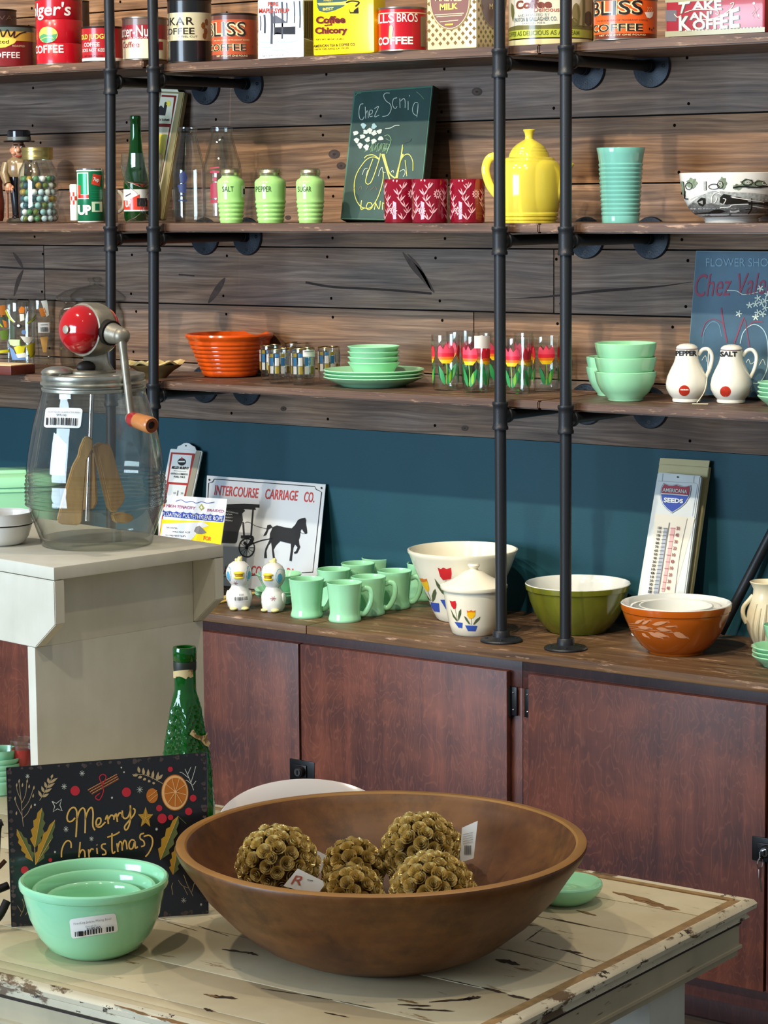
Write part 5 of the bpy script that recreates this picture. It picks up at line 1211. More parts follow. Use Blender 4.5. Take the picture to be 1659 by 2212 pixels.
# mosaic glasses
GM = 'short glasses with gold and blue mosaic squares'; MB_ = mat('mosaic_blue', '#2c5f85', .3, .2); MS = mat('mosaic_silver', '#b9b7ae', .3, .3); MG = mat('mosaic_gold', '#8f7c2e', .3, .4); GRIM = mat('gold_rim', '#c9a85a', .2, 1.0)
def mosaic(u, v, hw, label, tag_=False):
    T = foot(u, v, Z3, hw*.85); h = 84*hw/26
    L = [(0, v - 3), (hw*.82, v - 3), (hw*.9, v - 6), (hw*.92, v - 18), (hw, v - 24), (hw, v - h + 6), (hw*1.0, v - h + 3)]
    t, d = tumbler(T, 'mosaic_glass', label, GM, L, base=.014, seg=32)
    a = Art(d, T.fn_wrap(), step=9, eps=.0004)
    z = lambda q: T.z(v - q*hw/26)*1000
    for c in range(12):
        x = c*30 - 180 + 8
        a.poly(rect(x, z(44), x + 20, z(62)), MS if c % 2 else MB_); a.poly(rect(x, z(26), x + 20, z(43)), MG if c % 2 else MS); a.poly(rect(x, z(63), x + 20, z(71)), MB_ if (c % 4 == 1) else MS if c % 2 else MG)
    d.build('glass_body', t)
    q = MB(); q.tube([(T.pr[-1][0]*.98*cos(i*pi/24), T.pr[-1][0]*.98*sin(i*pi/24), T.pr[-1][1]) for i in range(49)], .0011, GRIM, 6); q.build('gold_rim', t)
    if tag_:
        q = MB(); a = Art(q, T.fn_photo(), step=5, eps=.0009); a.poly(rect(u, v - 76, u + 25, v - 62), WHITE, 0); a.line([(u + 3, v - 73), (u + 22, v - 74)], 1.2, INK, 2); q.build('price_sticker', t)
mosaic(604, 830, 24.5, 'short blue and gold mosaic glass at the front, next to the stickered one')
mosaic(655, 833, 26, 'short blue and gold mosaic glass with a white price sticker', True)
mosaic(586, 822, 24.5, 'short blue and gold mosaic glass nearest the orange bowl')
mosaic(640, 815, 24, 'short blue and gold mosaic glass, the hindmost of the cluster')
mosaic(711, 824, 24, 'short blue and gold mosaic glass nearest the green plates')
mosaic(690, 813, 24, 'short blue and gold mosaic glass tucked behind the one nearest the plates')

# green plates and bowls, stacked
def stack_plate(T, name, label, group, hw, z0, cat='plate', deep=.0, first=None):
    k = T.k0; R = hw*k; b = MB()
    b.lathe([(0, .002), (R*.58, .002), (R*.6, 0), (R*.63, .0005), (R*.66, .004), (R*.8, .010 + deep*.6), (R*.97, .019 + deep), (R, .0215 + deep), (R*.985, .0235 + deep), (R*.94, .0215 + deep), (R*.8, .0135 + deep*.6), (R*.62, .007), (0, .006)], JADE, 72)
    o = b.build(name, None, (T.P[0], T.P[1], T.P[2] + z0), T.rotz); return tag(o, label, cat, group)
T = foot(808, 839, Z3, 68); GPn = 'stack of green plates on the lowest shelf'
for i, w in enumerate(('bottom', 'middle', 'uppermost')): stack_plate(T, 'dinner_plate', 'green dinner plate, %s of the three under the small green bowls' % w, GPn, 110, i*.0078)
k = T.k0; Pb = T.P.copy()
for i, w in enumerate(('bottom bowl resting on the plates', 'second bowl up', 'third bowl up', 'top bowl')):
    b = MB(); R = 57*k
    b.lathe([(0, .002), (R*.70, .002), (R*.72, 0), (R*.74, .001), (R*.82, .014), (R*.95, .028), (R*1.0, .031), (R*.985, .0325), (R*.94, .031), (R*.80, .016), (R*.68, .006), (0, .005)], JADE, 64)
    o = b.build('dessert_bowl', None, (Pb[0], Pb[1], Pb[2] + .0228 + i*.0118), T.rotz); tag(o, 'small green bowl, %s in the stack of four' % w, 'bowl', 'stack of four small green bowls')

# tulip tumblers
GT = 'tall tumblers printed with red tulips'; TRD = mat('tulip_red', '#cf2338', .4); TPK = mat('tulip_pink', '#d8435c', .4); TOR = mat('tulip_orange', '#e0701f', .4); TYE = mat('tulip_yellow', '#e6bc14', .4); TLG = mat('tulip_leaf', '#2c8a4c', .4); TLG2 = mat('tulip_leaf_light', '#7fb53a', .4)
def tulip(u, v, hw, label, ph=0, tag_=False):
    T = foot(u, v, Z3, hw*.86); h = 125*hw/31
    t, d = tumbler(T, 'tulip_tumbler', label, GT, [(0, v - 3), (hw*.82, v - 3), (hw*.86, v - 6), (hw*.9, v - 20), (hw, v - h + 10), (hw, v - h + 3)], base=.007, seg=36)
    a = Art(d, T.fn_wrap(), step=8, eps=.0004); Z = lambda q: T.z(v - q*hw/31)*1000
    for c in range(4):
        x = c*90 - 150 + ph
        pet = [(x - 32, Z(98)), (x - 24, Z(101)), (x - 12, Z(92)), (x - 2, Z(103)), (x + 10, Z(93)), (x + 24, Z(100)), (x + 32, Z(95))]
        lev = [(62, 70, TYE), (70, 76, TOR), (76, 84, TRD)]
        wd = {62: 18, 70: 30, 76: 36, 84: 37}
        for lo, hi, m in lev: a.poly([(x - wd[lo], Z(lo)), (x + wd[lo], Z(lo)), (x + wd[hi], Z(hi)), (x - wd[hi], Z(hi))], m)
        a.poly([(x - 37, Z(84)), (x + 37, Z(84))] + pet[::-1], TPK if c % 2 else TRD)
        a.line([(x, Z(62)), (x + 3, Z(40)), (x, Z(18))], 3.2, TLG2, 0)
        a.poly(leaf(x - 6, Z(16), x - 32, Z(58), 9), TLG, 1); a.poly(leaf(x + 4, Z(16), x + 34, Z(54), 10), TLG, 1); a.poly(leaf(x + 14, Z(20), x + 20, Z(48), 6), TLG2, 2)
    d.build('glass_body', t)
    if tag_:
        q = MB(); a = Art(q, T.fn_photo(), step=5, eps=.0009); a.poly(rect(u - 3, v - 124, u + 30, v - 97), WHITE, 0); q.build('price_sticker', t)
tulip(963, 845, 31, 'tulip tumbler nearest the stack of green plates', 62)
tulip(1028, 850, 31.5, 'tulip tumbler with a white price sticker, against the pipe', 30, True)
tulip(1117, 852, 31, 'tulip tumbler between the two pipes, front one', 34)
tulip(1180, 846, 30.5, 'tulip tumbler standing against the pipe nearest the green bowls', 60)
tulip(994, 834, 30, 'tulip tumbler in the back row, behind the first and second ones', 10)
tulip(1062, 836, 30, 'tulip tumbler in the back row, right behind the pipe', 80)
tulip(1140, 836, 30, 'tulip tumbler in the back row between the two pipes', 0)

# green cereal bowls
def cereal(T, z0, label, hw=67):
    k = T.k0; R = hw*k; b = MB()
    b.lathe([(0, .003), (R*.5, .003), (R*.52, 0), (R*.56, .001), (R*.58, .006), (R*.78, .019), (R*.92, .036), (R*.985, .053), (R, .060), (R*.985, .0612), (R*.955, .060), (R*.93, .050), (R*.86, .036), (R*.72, .021), (R*.5, .011), (0, .008)], JADE, 64)
    o = b.build('cereal_bowl', None, (T.P[0], T.P[1], T.P[2] + z0), T.rotz); return tag(o, label, 'bowl', 'two stacks of green cereal bowls')
T = foot(1351, 868, Z3, 36)
for i, w in enumerate(('bottom', 'middle', 'top')): cereal(T, i*.0292, 'green cereal bowl, %s one in the stack of three' % w)
q = MB(); 
T2 = foot(1322, 857, Z3, 34)
for i, w in enumerate(('lower', 'upper')): cereal(T2, i*.0215, 'green cereal bowl, %s one of the pair half hidden behind the stack of three' % w, 56)

# pepper and salt pitchers
def pitcher(u, v, word, label, string):
    T = foot(u, v, Z3, 31); t = T.thing('shaker_pitcher', label, 'shaker', 'white handled shakers with red dots'); k = T.k0
    pr = T.prof([(0, v - 4), (30, v - 4), (31, v - 8), (30, v - 11), (38, v - 20), (44, v - 32), (45, v - 43), (42, v - 58), (35, v - 74), (28, v - 88), (25, v - 98), (24, v - 108), (24, v - 118), (22, v - 123), (16, v - 127), (8, v - 129), (0, v - 129.5)])
    T.outer(pr); b = MB(); b.lathe(pr, WHITEG, 56); a = P_art(T, b)
    a.poly(disc(u + (-5 if word == 'PEPPER' else -12), v - 27, 11.5, 11.5, 28), mat('red_dot', '#b5301f', .2, coat=.3), 0)
    if word == 'SALT': a.poly(disc(u + 43, v - 29, 2.6, 11, 20), mat('red_dot', ''), 0)
    a.text(word, (u - 23.5, v - 113.5, u + (21 if word == 'PEPPER' else 12), v - 102), INK, 1, bold=.05)
    zz = T.z(v - 118); b.tube([(24.3*k*cos(i*pi/20), 24.3*k*sin(i*pi/20), zz) for i in range(41)], .0007, mat('maroon_line', '#4a1420', .3), 6)
    for i in range(7): b.lathe([(.0012, 0), (0, .0004)], INK, 6, Matrix.Translation((11*k*cos(i*.9), 11*k*sin(i*.9), T.z(v - 128))))
    b.build('body', t)
    h = MB(); h.tube(curve([(24*k, 0, T.z(v - 104)), (34*k, 0, T.z(v - 116)), (46*k, 0, T.z(v - 116)), (53.5*k, 0, T.z(v - 102)), (50*k, 0, T.z(v - 78)), (41*k, 0, T.z(v - 57))]), 4.2*k, WHITEG, 14); h.build('handle', t)
    if string:
        s = MB(); s.tube(curve([(46*k, -9*k, T.z(v - 116) + .003), (44*k, -30*k, T.z(v - 66)), (38*k, -45*k, T.z(v - 30)), (22*k, -52*k, .003)]), .0009, mat('string_cream', '#e4dcc0', .7), 6)
        s.box((18*k, -62*k, .0006), (52*k, -50*k, .0016), mat('string_cream', ''), 0, Matrix.Rotation(radians(-6), 4, 'Z')); s.build('string_tag', t)
pitcher(1483, 871, 'PEPPER', 'white PEPPER shaker with a loop handle, red dot and dangling string tag', True)
pitcher(1579, 873, 'SALT', 'white SALT shaker with a loop handle and red dots', False)

# small plates at the edge
T = foot(1699, 882, Z3, 44)
for i, w in enumerate(('lowest', 'second', 'third', 'topmost')): stack_plate(T, 'saucer', 'small green saucer by the salt shaker, %s of the stack of four' % w, 'stack of saucers on the lowest shelf', 63, i*.0088)

# blue chalk sign
CHB = mat('blue_chalkboard', '#3d5f72', .55, var=.22, vscale=10, bump=.1)
base = np.array([*on_y(1480, 4.50, Z3)[:2], Z3 + .006]); Pn = Panel(base, (1, 0, 0), at_y(1503, 541, WALL - .03) - base)
t = thing('chalk_sign', 'blue chalkboard flower shop picture with a red bicycle, leaning behind the white shakers', 'sign', tuple(base))
b = MB(); cbl = proj(base)[:2]; cbr = proj(base + np.array([.34, 0, 0]))[:2]; ctr = proj(Pn.at(1503, 541) + np.array([.34, 0, 0]))[:2]
Pn.slab(b, [cbl, cbr, ctr, (1503, 541)], .022, DSIDE, .001); a = Art(b, Pn.fn(), eps=.0005)
a.poly([(cbl[0] + .8, cbl[1] - 1), (cbr[0], cbr[1] - 1), (ctr[0], ctr[1] + 1.5), (1504, 542)], mat('chalk_rim', '#7d98a0', .7), 0); a.poly([(cbl[0] + 2, cbl[1] - 2), (cbr[0] - 1, cbr[1] - 2), (ctr[0] - 1, ctr[1] + 2.5), (1505, 543.5)], CHB, 1)
Z = lambda L: [(1230 + x/3.867, 520 + y/3.867) for x, y in L]; CR2 = mat('chalk_dusky_red', '#8f4a5c', .8); CB2 = mat('chalk_pale_blue', '#7f9fb0', .8)
a.text('FLOWER SHOP', (1526, 558, 1672, 576), CB2, 3); a.text('Chez Valerie', ((1505, 592), (1700, 588), (1694, 634), (1500, 642)), CR2, 3, shear=.1)
for x, y in ((1600, 400), (1580, 480), (1610, 520), (1560, 530), (1640, 560), (1580, 600), (1620, 610), (1560, 640), (1510, 540), (1420, 610), (1640, 500), (1660, 450)):
    c = Z([(x, y)])[0]; a.poly([(c[0] + 8*cos(q)*(.6 + .4*cos(5*q + x)), c[1] + 8*sin(q)*(.6 + .4*cos(5*q + x))) for q in [i*2*pi/30 for i in range(30)]], CHW, 4)
for L, w, m in (([(1320, 415), (1400, 420), (1460, 450), (1580, 430)], 1.5, CHW), ([(1270, 560), (1290, 700), (1320, 850)], 3.2, CR2), ([(1105, 800), (1140, 690), (1210, 655), (1280, 690)], 1.6, CR2), ([(1460, 640), (1430, 720), (1380, 860)], 3, CR2), ([(1470, 660), (1510, 900)], 2, CR2), ([(1480, 740), (1540, 680), (1620, 680)], 2, CR2), ([(1120, 860), (1130, 760), (1190, 680), (1250, 700), (1275, 800)], 1.2, CB2), ([(1430, 860), (1460, 760), (1540, 700), (1620, 740), (1659, 850), (1659, 1050), (1600, 1180), (1540, 1190)], 1.8, mat('chalk_ice', '#bcd6d6', .8)), ([(1110, 1000), (1140, 960), (1150, 1010)], 1, CHW), ([(1480, 1020), (1500, 990), (1520, 1030), (1560, 1000)], 1, CHW), ([(1590, 1040), (1620, 990), (1640, 1040)], 1, CHW)): a.line(Z(L), w, m, 3)
b.build('panel', t)
# ================================================================ ON THE WORKTOP
# green covered dish
P = at_z(38, 1112, ZC); k = proj(P)[2]
T = turn_z(38, 1112, ZC, 40); T.P[1] = 4.40; T.P = on_y(30, 4.40, ZC); T = Turn(30, T.P); k = T.k0
t = T.thing('covered_dish', 'green rounded baking dish with a lid, seen beyond the white enamel pan', 'dish')
def rrect_rings(prof, asp, m, b, n=48, p=3.4):
    base = len(b.v); i0 = b._m(m)
    for r, z in prof:
        for j in range(n):
            a = 2*pi*j/n; c, s_ = cos(a), sin(a); q = (abs(c)**p + abs(s_)**p)**(-1/p); b.v.append((r*q*c, r*asp*q*s_, z))
    for i in range(len(prof) - 1):
        for j in range(n): b.f.append([base + i*n + j, base + i*n + (j+1) % n, base + (i+1)*n + (j+1) % n, base + (i+1)*n + j]); b.mi.append(i0)
    for i in (0, len(prof) - 1): b.f.append([base + i*n + j for j in range(n)][::(-1 if i == 0 else 1)]); b.mi.append(i0)
zt = T.z(1046)
b = MB(); rrect_rings([(.100, 0), (.112, .006), (.118, .03), (.122, zt - .012), (.126, zt - .010), (.126, zt - .004), (.122, zt)], .72, JADE, b); b.build('body', t)
b = MB(); rrect_rings([(.124, zt + .0005), (.129, zt + .002), (.129, zt + .012), (.120, zt + .026), (.100, zt + .033), (.06, zt + .034), (.055, zt + .040), (.03, zt + .041)], .72, JADE, b); b.build('lid', t)

# thermometer advert (red and cream)
base = at_y(345, 1200, 4.47); base = np.array([base[0], 4.47, ZC + .002]); Pn = Panel(base, (1, 0, 0), at_y(400, 965, WALL - .012) - base)
t = thing('thermometer', 'cream and red advertising thermometer with a scalloped top, against the teal wall by the pipe', 'thermometer', tuple(base))
ENW = mat('white_enamel', '#dfe2dc', .3, coat=.4); ENR = mat('red_enamel', '#a8352f', .3, coat=.3)
bl = proj(base)[:2]
b = MB(); Pn.slab(b, [(bl[0] - 33, bl[1]), (bl[0] + 32, bl[1]), (436, 974), (367, 969)], .008, ENW, .002); a = Art(b, Pn.fn(), eps=.0006)
a.polys([[(bl[0] + 14, bl[1] - 2), (bl[0] + 30, bl[1] - 2), (434, 976), (424, 974)]], mat('thermo_grey', '#9a9480', .4), 1)
a.polys([[(340, 1190), (376, 1190), (422, 980), (370, 977)]], ENR, 1)
a.polys([[(364.5, 1041), (406, 1044), (416, 984), (374, 981)], [(342, 1180), (372, 1180), (404, 1049), (366, 1046)]], ENW, 2)
a.poly(disc(394, 998, 9, 8), INK, 3); a.poly(rect(387, 996, 401, 999), ENW, 4); a.poly([(392, 993), (394, 987), (397, 993)], ENR, 4)
a.text('MILLER MURPHY', ((373, 1007), (410, 1009), (409, 1015), (372, 1013)), INK, 4, bold=.03); a.line([(377, 1017), (404, 1019)], 1, GREY, 4)
a.text('HEATING & COMMERCIAL', ((371, 1021), (408, 1023), (407, 1027), (370, 1025)), INK, 4, bold=.02); a.text('FUEL OILS', ((377, 1028), (401, 1029), (401, 1033), (377, 1032)), INK, 4, bold=.02)
a.line([(386, 1060), (384, 1072)], 2, GREY, 4); a.text('120', (376, 1063, 381, 1067), INK, 4); a.text('50', (392, 1064, 397, 1068), INK, 4)
b.build('face', t)
b = MB(); Pn.slab(b, [(382, 970), (384, 964), (390, 962), (397, 957.5), (403, 956.5), (409, 958), (416, 963), (421, 965), (424, 973)], .003, ENW, 0); a = Art(b, Pn.fn(), eps=.0005); a.poly(disc(402, 963, 1.6), INK, 1); b.build('hanger', t)

# horse and buggy sign
base = np.array([*on_y(560, 4.46, ZC)[:2], ZC + .0012]); Pn = Panel(base, (1, 0, 0), at_y(575, 1037, WALL - .004) - base)
t = thing('carriage_sign', 'white metal sign with a black horse and buggy under red INTERCOURSE CARRIAGE CO. lettering', 'sign', tuple(base))
SW = mat('sign_silver_white', '#c9d0d4', .28, .15, coat=.3, var=.06, vscale=5); SR = mat('sign_red', '#b03a3c', .4); SB = mat('sign_black', '#14171c', .4)
bl = Pn.at(433, 1262); 
cbl = proj(np.array([on_y(437, 4.46, ZC)[0], 4.46, ZC + .0012]))[:2]; cbr = proj(np.array([on_y(680, 4.46, ZC)[0], 4.46, ZC + .0012]))[:2]
b = MB(); Pn.slab(b, [cbl, cbr, (703.5, 1046), (447, 1027)], .0016, SW, 0); a = Art(b, Pn.fn(), eps=.0004)
ZZ = lambda L: [(340 + x/4.366, 940 + y/4.366) for x, y in L]
for w, ins in ((1.7, 0),): a.line([(463, 1035), (680, 1051), (683, 1057), (695, 1063), (676, 1236), (450, 1226 + 22), (444, 1180), (451, 1044), (460, 1041), (463, 1035)], w, SB, 1, smooth=False)
a.text('INTERCOURSE', ((466, 1048), (560, 1055), (557, 1076.5), (463, 1069.5)), SR, 2, bold=.012); a.text('CARRIAGE', ((575, 1056), (645, 1060.5), (642, 1082), (572, 1078)), SR, 2, bold=.012); a.text('CO.', ((659, 1062), (681, 1063.5), (678.5, 1086), (656, 1084.5)), SR, 2, bold=.012)
a.text('LANCASTER', ((482, 1222), (530, 1225), (528, 1243), (480, 1240)), SR, 2, bold=.012); a.text('COUNTY', ((544, 1222), (608, 1226), (605, 1246), (541, 1242)), SR, 2, bold=.012); a.text('PA.', ((621, 1227), (641, 1229), (638, 1246), (619, 1244)), SR, 2, bold=.012)
a.poly(ZZ([(470, 660), (820, 648), (965, 655), (963, 685), (925, 683), (930, 705), (820, 697), (470, 700)]), SB, 2)
a.poly(ZZ([(470, 690), (812, 695), (828, 712), (800, 740), (808, 800), (790, 850), (770, 900), (752, 1000), (735, 1020), (470, 1010)]), SB, 2)
for L, w in (([(905, 690), (885, 960)], 3.2), ([(810, 820), (820, 960)], 3.4), ([(790, 960), (900, 965), (860, 1040), (820, 1010)], 6), ([(830, 830), (860, 820), (940, 860), (1040, 885)], .9), ([(870, 1035), (980, 995), (1090, 975)], 2.0)): a.line(ZZ(L), w, SB, 3)
c = ZZ([(846, 1062)])[0]; a.line([(c[0] + 16.5*cos(q*pi/16), c[1] + 20*sin(q*pi/16)) for q in range(33)], 2.4, SB, 3, smooth=False)
for q in range(12): a.line([c, (c[0] + 16*cos(q*pi/6), c[1] + 19.5*sin(q*pi/6))], .9, SB, 3)
a.poly(disc(c[0], c[1], 3.5, 4), SB, 3)
horse = [(1090, 870), (1130, 852), (1200, 870), (1270, 880), (1300, 850), (1330, 800), (1365, 785), (1395, 780), (1405, 800), (1402, 830), (1412, 890), (1415, 925), (1400, 935), (1380, 910), (1365, 885), (1352, 900), (1348, 950), (1335, 990), (1340, 1030), (1350, 1055), (1320, 1115), (1295, 1120), (1290, 1105), (1310, 1095), (1325, 1060), (1300, 1030), (1285, 1060), (1275, 1130), (1268, 1190), (1248, 1185), (1252, 1150), (1262, 1080), (1262, 1025), (1200, 1010), (1160, 1000), (1120, 1040), (1098, 1080), (1108, 1150), (1120, 1172), (1095, 1180), (1088, 1130), (1082, 1060), (1075, 1010), (1050, 1040), (1030, 1090), (1035, 1160), (1010, 1160), (1012, 1120), (1022, 1070), (1060, 990), (1065, 930)]
a.poly(ZZ(horse), SB, 3); a.poly(ZZ([(1090, 870), (1070, 845), (1040, 850), (1030, 900), (1000, 955), (1030, 940), (1050, 890), (1075, 875)]), SB, 3); a.line(ZZ([(1345, 905), (1370, 930), (1410, 925)]), .8, SB, 3)
for i, s_ in enumerate(('FINE CARRIAGES', 'FOR', 'QUALITY', 'PEOPLE')): y = 715 + i*29; a.text(s_, tuple(ZZ([(648 if i else 645, y - 4), (715 if i != 0 else 770, y + (2 if i else 20)), (715 if i != 0 else 770, y + 14 + (0 if i else 18)), (648 if i else 645, y + 10)])), SW, 5)
for x, y in ((493, 422), (1550, 500)): a.poly(disc(*ZZ([(x, y)])[0], 2, 2.4), SB, 2)
b.build('panel', t)

# rope packet card
base = np.array([*on_y(415, 4.30, ZC)[:2], ZC + .001]); Pn = Panel(base, (1, 0, 0), at_y(425, 1074, 4.395) - base)
t = thing('rope_card', 'yellow, blue and white printed packet card for floating rope, partly behind the cream bench', 'card', tuple(base))
cbl = proj(np.array([on_y(333, 4.30, ZC)[0], 4.30, ZC + .001]))[:2]; cbr = proj(np.array([on_y(462, 4.30, ZC)[0], 4.30, ZC + .001]))[:2]
CW = mat('card_white', '#d6dde2', .35, coat=.3); CBL = mat('card_blue', '#27409c', .35, coat=.3); CY_ = mat('card_yellow', '#ecd618', .35, coat=.3); CPK = mat('card_mauve', '#a05a80', .4); CO = mat('card_orange', '#e0661c', .4)
b = MB(); Pn.slab(b, [cbl, cbr, (491, 1078), (362, 1069.5)], .0012, CW, 0); a = Art(b, Pn.fn(), eps=.0004)
a.polys([[(352, 1103), (485, 1114), (482, 1128), (351, 1115)]], CBL, 1)
for i in range(9): a.poly(disc(361 + i*14.6, 1099.5 + i*1.2, 7.6, 6), CW, 2); 
a.poly([(350, 1122), (484, 1129), cbr, cbl], CY_, 1); a.poly([(352, 1131), (440, 1128), (452, 1136), (430, 1143), (420, 1160), (400, 1180), (345, 1180)], CW, 2)
a.text('HIGH TENACITY', ((361, 1089), (423, 1095), (422, 1101.5), (360, 1096)), CPK, 3, bold=.02); a.text('BRAIDED', ((449, 1099), (485, 1102), (484, 1108), (448, 1105)), CPK, 3, bold=.02)
a.text('FLOATING POLYETHYLENE ROPE', ((352, 1106.5), (482.5, 1117), (481.5, 1126.5), (351, 1114.5)), CW, 4, bold=.005); a.line([(380, 1083), (392, 1080), (402, 1085), (414, 1083), (424, 1087), (436, 1084), (448, 1087), (464, 1085)], 1.0, CBL, 3); a.poly([(430, 1096), (436, 1089), (442, 1097), (436, 1104)], mat('card_olive', '#9aa04a', .4), 3); a.poly([(433, 1096.5), (436, 1093), (439, 1097), (436, 1100)], CW, 4)
for y, x0, x1 in ((1138, 360, 384), (1147, 373, 412), (1155, 358, 402)): a.text('ON WATER' if y == 1138 else 'WILL NOT ROT' if y == 1147 else 'TO PREVENT SLIPS', ((x0, y), (x1, y + 2), (x1, y + 5.5), (x0, y + 3.5)), INK, 4)
a.poly([(420, 1148), (424, 1139), (432, 1136), (440, 1143), (447, 1151), (436, 1154), (426, 1153)], GREY, 4); a.text('FOR', ((441, 1158), (458, 1160), (456, 1169), (440, 1167)), CO, 4, bold=.03)
b.build('panel', t)

# folding ruler
RUL = mat('ruler_yellow', '#d8b765', .5, var=.1, vscale=30)
for (u0, v0, u1, v1, w, lift) in (((448, 1312, 560, 1282, .017, 0)),):
    A, B = at_z(u0, v0, ZC), at_z(u1, v1, ZC)
    o_ = A; t = thing('folding_ruler', 'folded yellow wooden ruler lying behind the white bird figurines', 'ruler', tuple(A))
    ang_ = atan2((B - A)[1], (B - A)[0]); L_ = float(np.linalg.norm(B - A))
    for i, (da, ox) in enumerate(((0, 0), (.14, .004))):
        q = MB(); q.box((ox, 0, .0005 + i*.0035), (ox + L_*(1 - .1*i), w, .0035 + i*.0035), RUL, .0005, Matrix.Rotation(ang_ + da, 4, 'Z'))
        q.build('segment', t)

# bird figurines
BW = mat('bird_white', '#e6e4dc', .2, coat=.4, var=.03, vscale=80); BYL = mat('bird_yellow', '#e8cf3c', .2, coat=.4); BBL = mat('bird_blue', '#5aa9cc', .2, coat=.3); BPL = mat('bird_pale_yellow', '#ecdf9a', .2, coat=.4); BPK = mat('bird_flower', '#a86f74', .4)
def bird(u, v, label, sticker, turn):
    T = foot(u, v, ZC, 20); t = T.thing('bird_figurine', label, 'figurine', 'pair of white bird shakers'); k = T.k0
    t.rotation_euler[2] = T.rotz + turn
    pr = T.prof([(0, v - 4), (20, v - 4), (25, v - 12), (26.5, v - 24), (25, v - 36), (21, v - 46), (17, v - 52), (16, v - 56), (20, v - 61), (25, v - 70), (27, v - 80), (26, v - 90), (21, v - 100), (12, v - 106.5), (0, v - 108.5)])
    T.outer(pr); b = MB(); b.lathe(pr, BW, 48)
    b.tube(curve([(0, 0, T.z(v - 107)), (2*k, 0, T.z(v - 112)), (5*k, -1*k, T.z(v - 115)), (4*k, -1*k, T.z(v - 117))]), [5*k]*12 + [3*k]*7, BPL, 10)
    for s_ in (-1, 1): b.sphere((s_*5*k, 0, T.z(v - 110)), 3.4*k, BPL, 10, 8)
    for s_ in (-1, 1): b.sphere((s_*12*k, -17*k, 4.5*k), 9*k, BPL, 16, 10, (1, 1.3, .5))
    for s_ in (-1, 1): b.sphere((s_*23*k, 2*k, T.z(v - 30)), 10*k, BW, 16, 10, (.55, 1, 1.5))
    b.build('body', t)
    q = MB(); q.sphere((0, -25*k, T.z(v - 85) + .0), 12*k, BYL, 20, 10, (1, .75, .34)); q.sphere((0, -25*k, T.z(v - 75)), 11*k, BYL, 20, 10, (1, .85, .34)); q.sphere((0, -27*k, T.z(v - 80)), 9*k, mat('bird_mouth', '#b98a1c', .3), 16, 8, (1, .6, .4)); q.build('beak', t)
    e = MB(); a = Art(e, T.fn_wrap(), step=6, eps=.0004); zc_ = T.z(v - 81)*1000; rz = 15.5*k*1000
    for s_ in (-1, 1):
        a.poly(disc(s_*64, zc_, 27, rz*1.05, 28), BBL, 0); a.poly(disc(s_*64, zc_, 24.5, rz*.96, 28), BW, 1); a.poly(disc(s_*58, zc_ - rz*.2, 13, rz*.62, 22), BBL, 2)
    fx = 24 if not sticker else -20; fz = T.z(v - 34)*1000 if not sticker else T.z(v - 62)*1000
    for q in range(6): a.line([(fx, fz), (fx + 14*cos(q*pi/3), fz + 5.6*sin(q*pi/3))], 1.6, BPK, 1)
    e.build('painted_eyes', t)
    if sticker:
        q = MB(); a = Art(q, T.fn_wrap(), step=6, eps=.0009); za, zb = T.z(v - 45)*1000, T.z(v - 24)*1000
        a.poly(rect(-28, zb, 46, za), WHITE, 0); a.bars(-24, T.z(v - 34)*1000, 42, T.z(v - 26)*1000, INK, 2, 3); a.text('$15.00', (0, T.z(v - 40)*1000, 22, T.z(v - 36)*1000), INK, 2); q.build('price_sticker', t)
bird(517, 1319, 'white bird figurine with a yellow beak and a barcode sticker on its belly', True, 0.0)
bird(591, 1323, 'white bird figurine with a yellow beak and a painted flower, next to the mugs', False, -.45)

# green saucers behind the birds
T = foot(604, 1306, ZC, 36); GS2 = 'green saucers behind the bird figurines'
for i, w in enumerate(('lower', 'upper')): stack_plate(T, 'saucer', 'green saucer behind the second bird figurine, the %s one' % w, GS2, 54, i*.0088)
T3 = Turn(T.uc, T.P); b = MB(); k = T.k0
b.lathe([(0, .002), (30*k, .002), (32*k, 0), (34*k, .004), (40*k, .018), (48*k, .034), (50*k, .037), (48*k, .0385), (46*k, .036), (37*k, .018), (30*k, .008), (0, .007)], JADE, 56)
o = b.build('shallow_bowl', None, (T.P[0], T.P[1], T.P[2] + .0225 + .0066), T.rotz); tag(o, 'shallow green bowl set on the green saucers behind the bird figurines', 'bowl')

# mugs
GMg = 'green glass mugs clustered on the worktop'; mug0 = None
def mug(u, v, label, rz=0.0):
    global mug0
    T = foot(u, v, ZC, 33)
    if mug0 is None:
        k = T.k0; t = T.thing('mug', label, 'mug', GMg); t.rotation_euler[2] = rz
        h = 84*k; P_ = [(0, .003), (32*k, .003), (34*k, .0), (35.5*k, .002), (35.5*k, 6*k), (33.5*k, 12*k), (32.5*k, 18*k), (33*k, 30*k), (36*k, 60*k), (38.5*k, h - 3*k), (39*k, h - k), (38*k, h), (36.5*k, h - k), (34*k, 60*k), (31*k, 30*k), (30*k, 12*k), (0, 9*k)]
        b = MB(); b.lathe(P_, JADE, 56); b.build('body', t)
        q = MB(); q.tube(curve([(35*k, 0, 66*k), (46*k, 0, 70*k), (55*k, 0, 66*k), (58*k, 0, 54*k), (55*k, 0, 36*k), (47*k, 0, 20*k), (40*k, 0, 14*k), (32*k, 0, 15*k)]), 4.4*k, JADE, 14, flat=1.35); q.build('handle', t)
        mug0 = t; return t
    return dup(mug0, tuple(T.P), rz, label)
R_ = radians(37)
mug(745, 1346, 'green mug nearest the worktop edge, in front of all the others', R_ + .05)
mug(663, 1337, 'green mug standing beside the flower-painted bird figurine', R_ + .30)
mug(797, 1332, 'green mug with its handle towards the tulip grease jar, right behind the front one', R_ - .02)
mug(853, 1318, 'green mug in the third row, just beside the tulip bowl', R_ - .1)
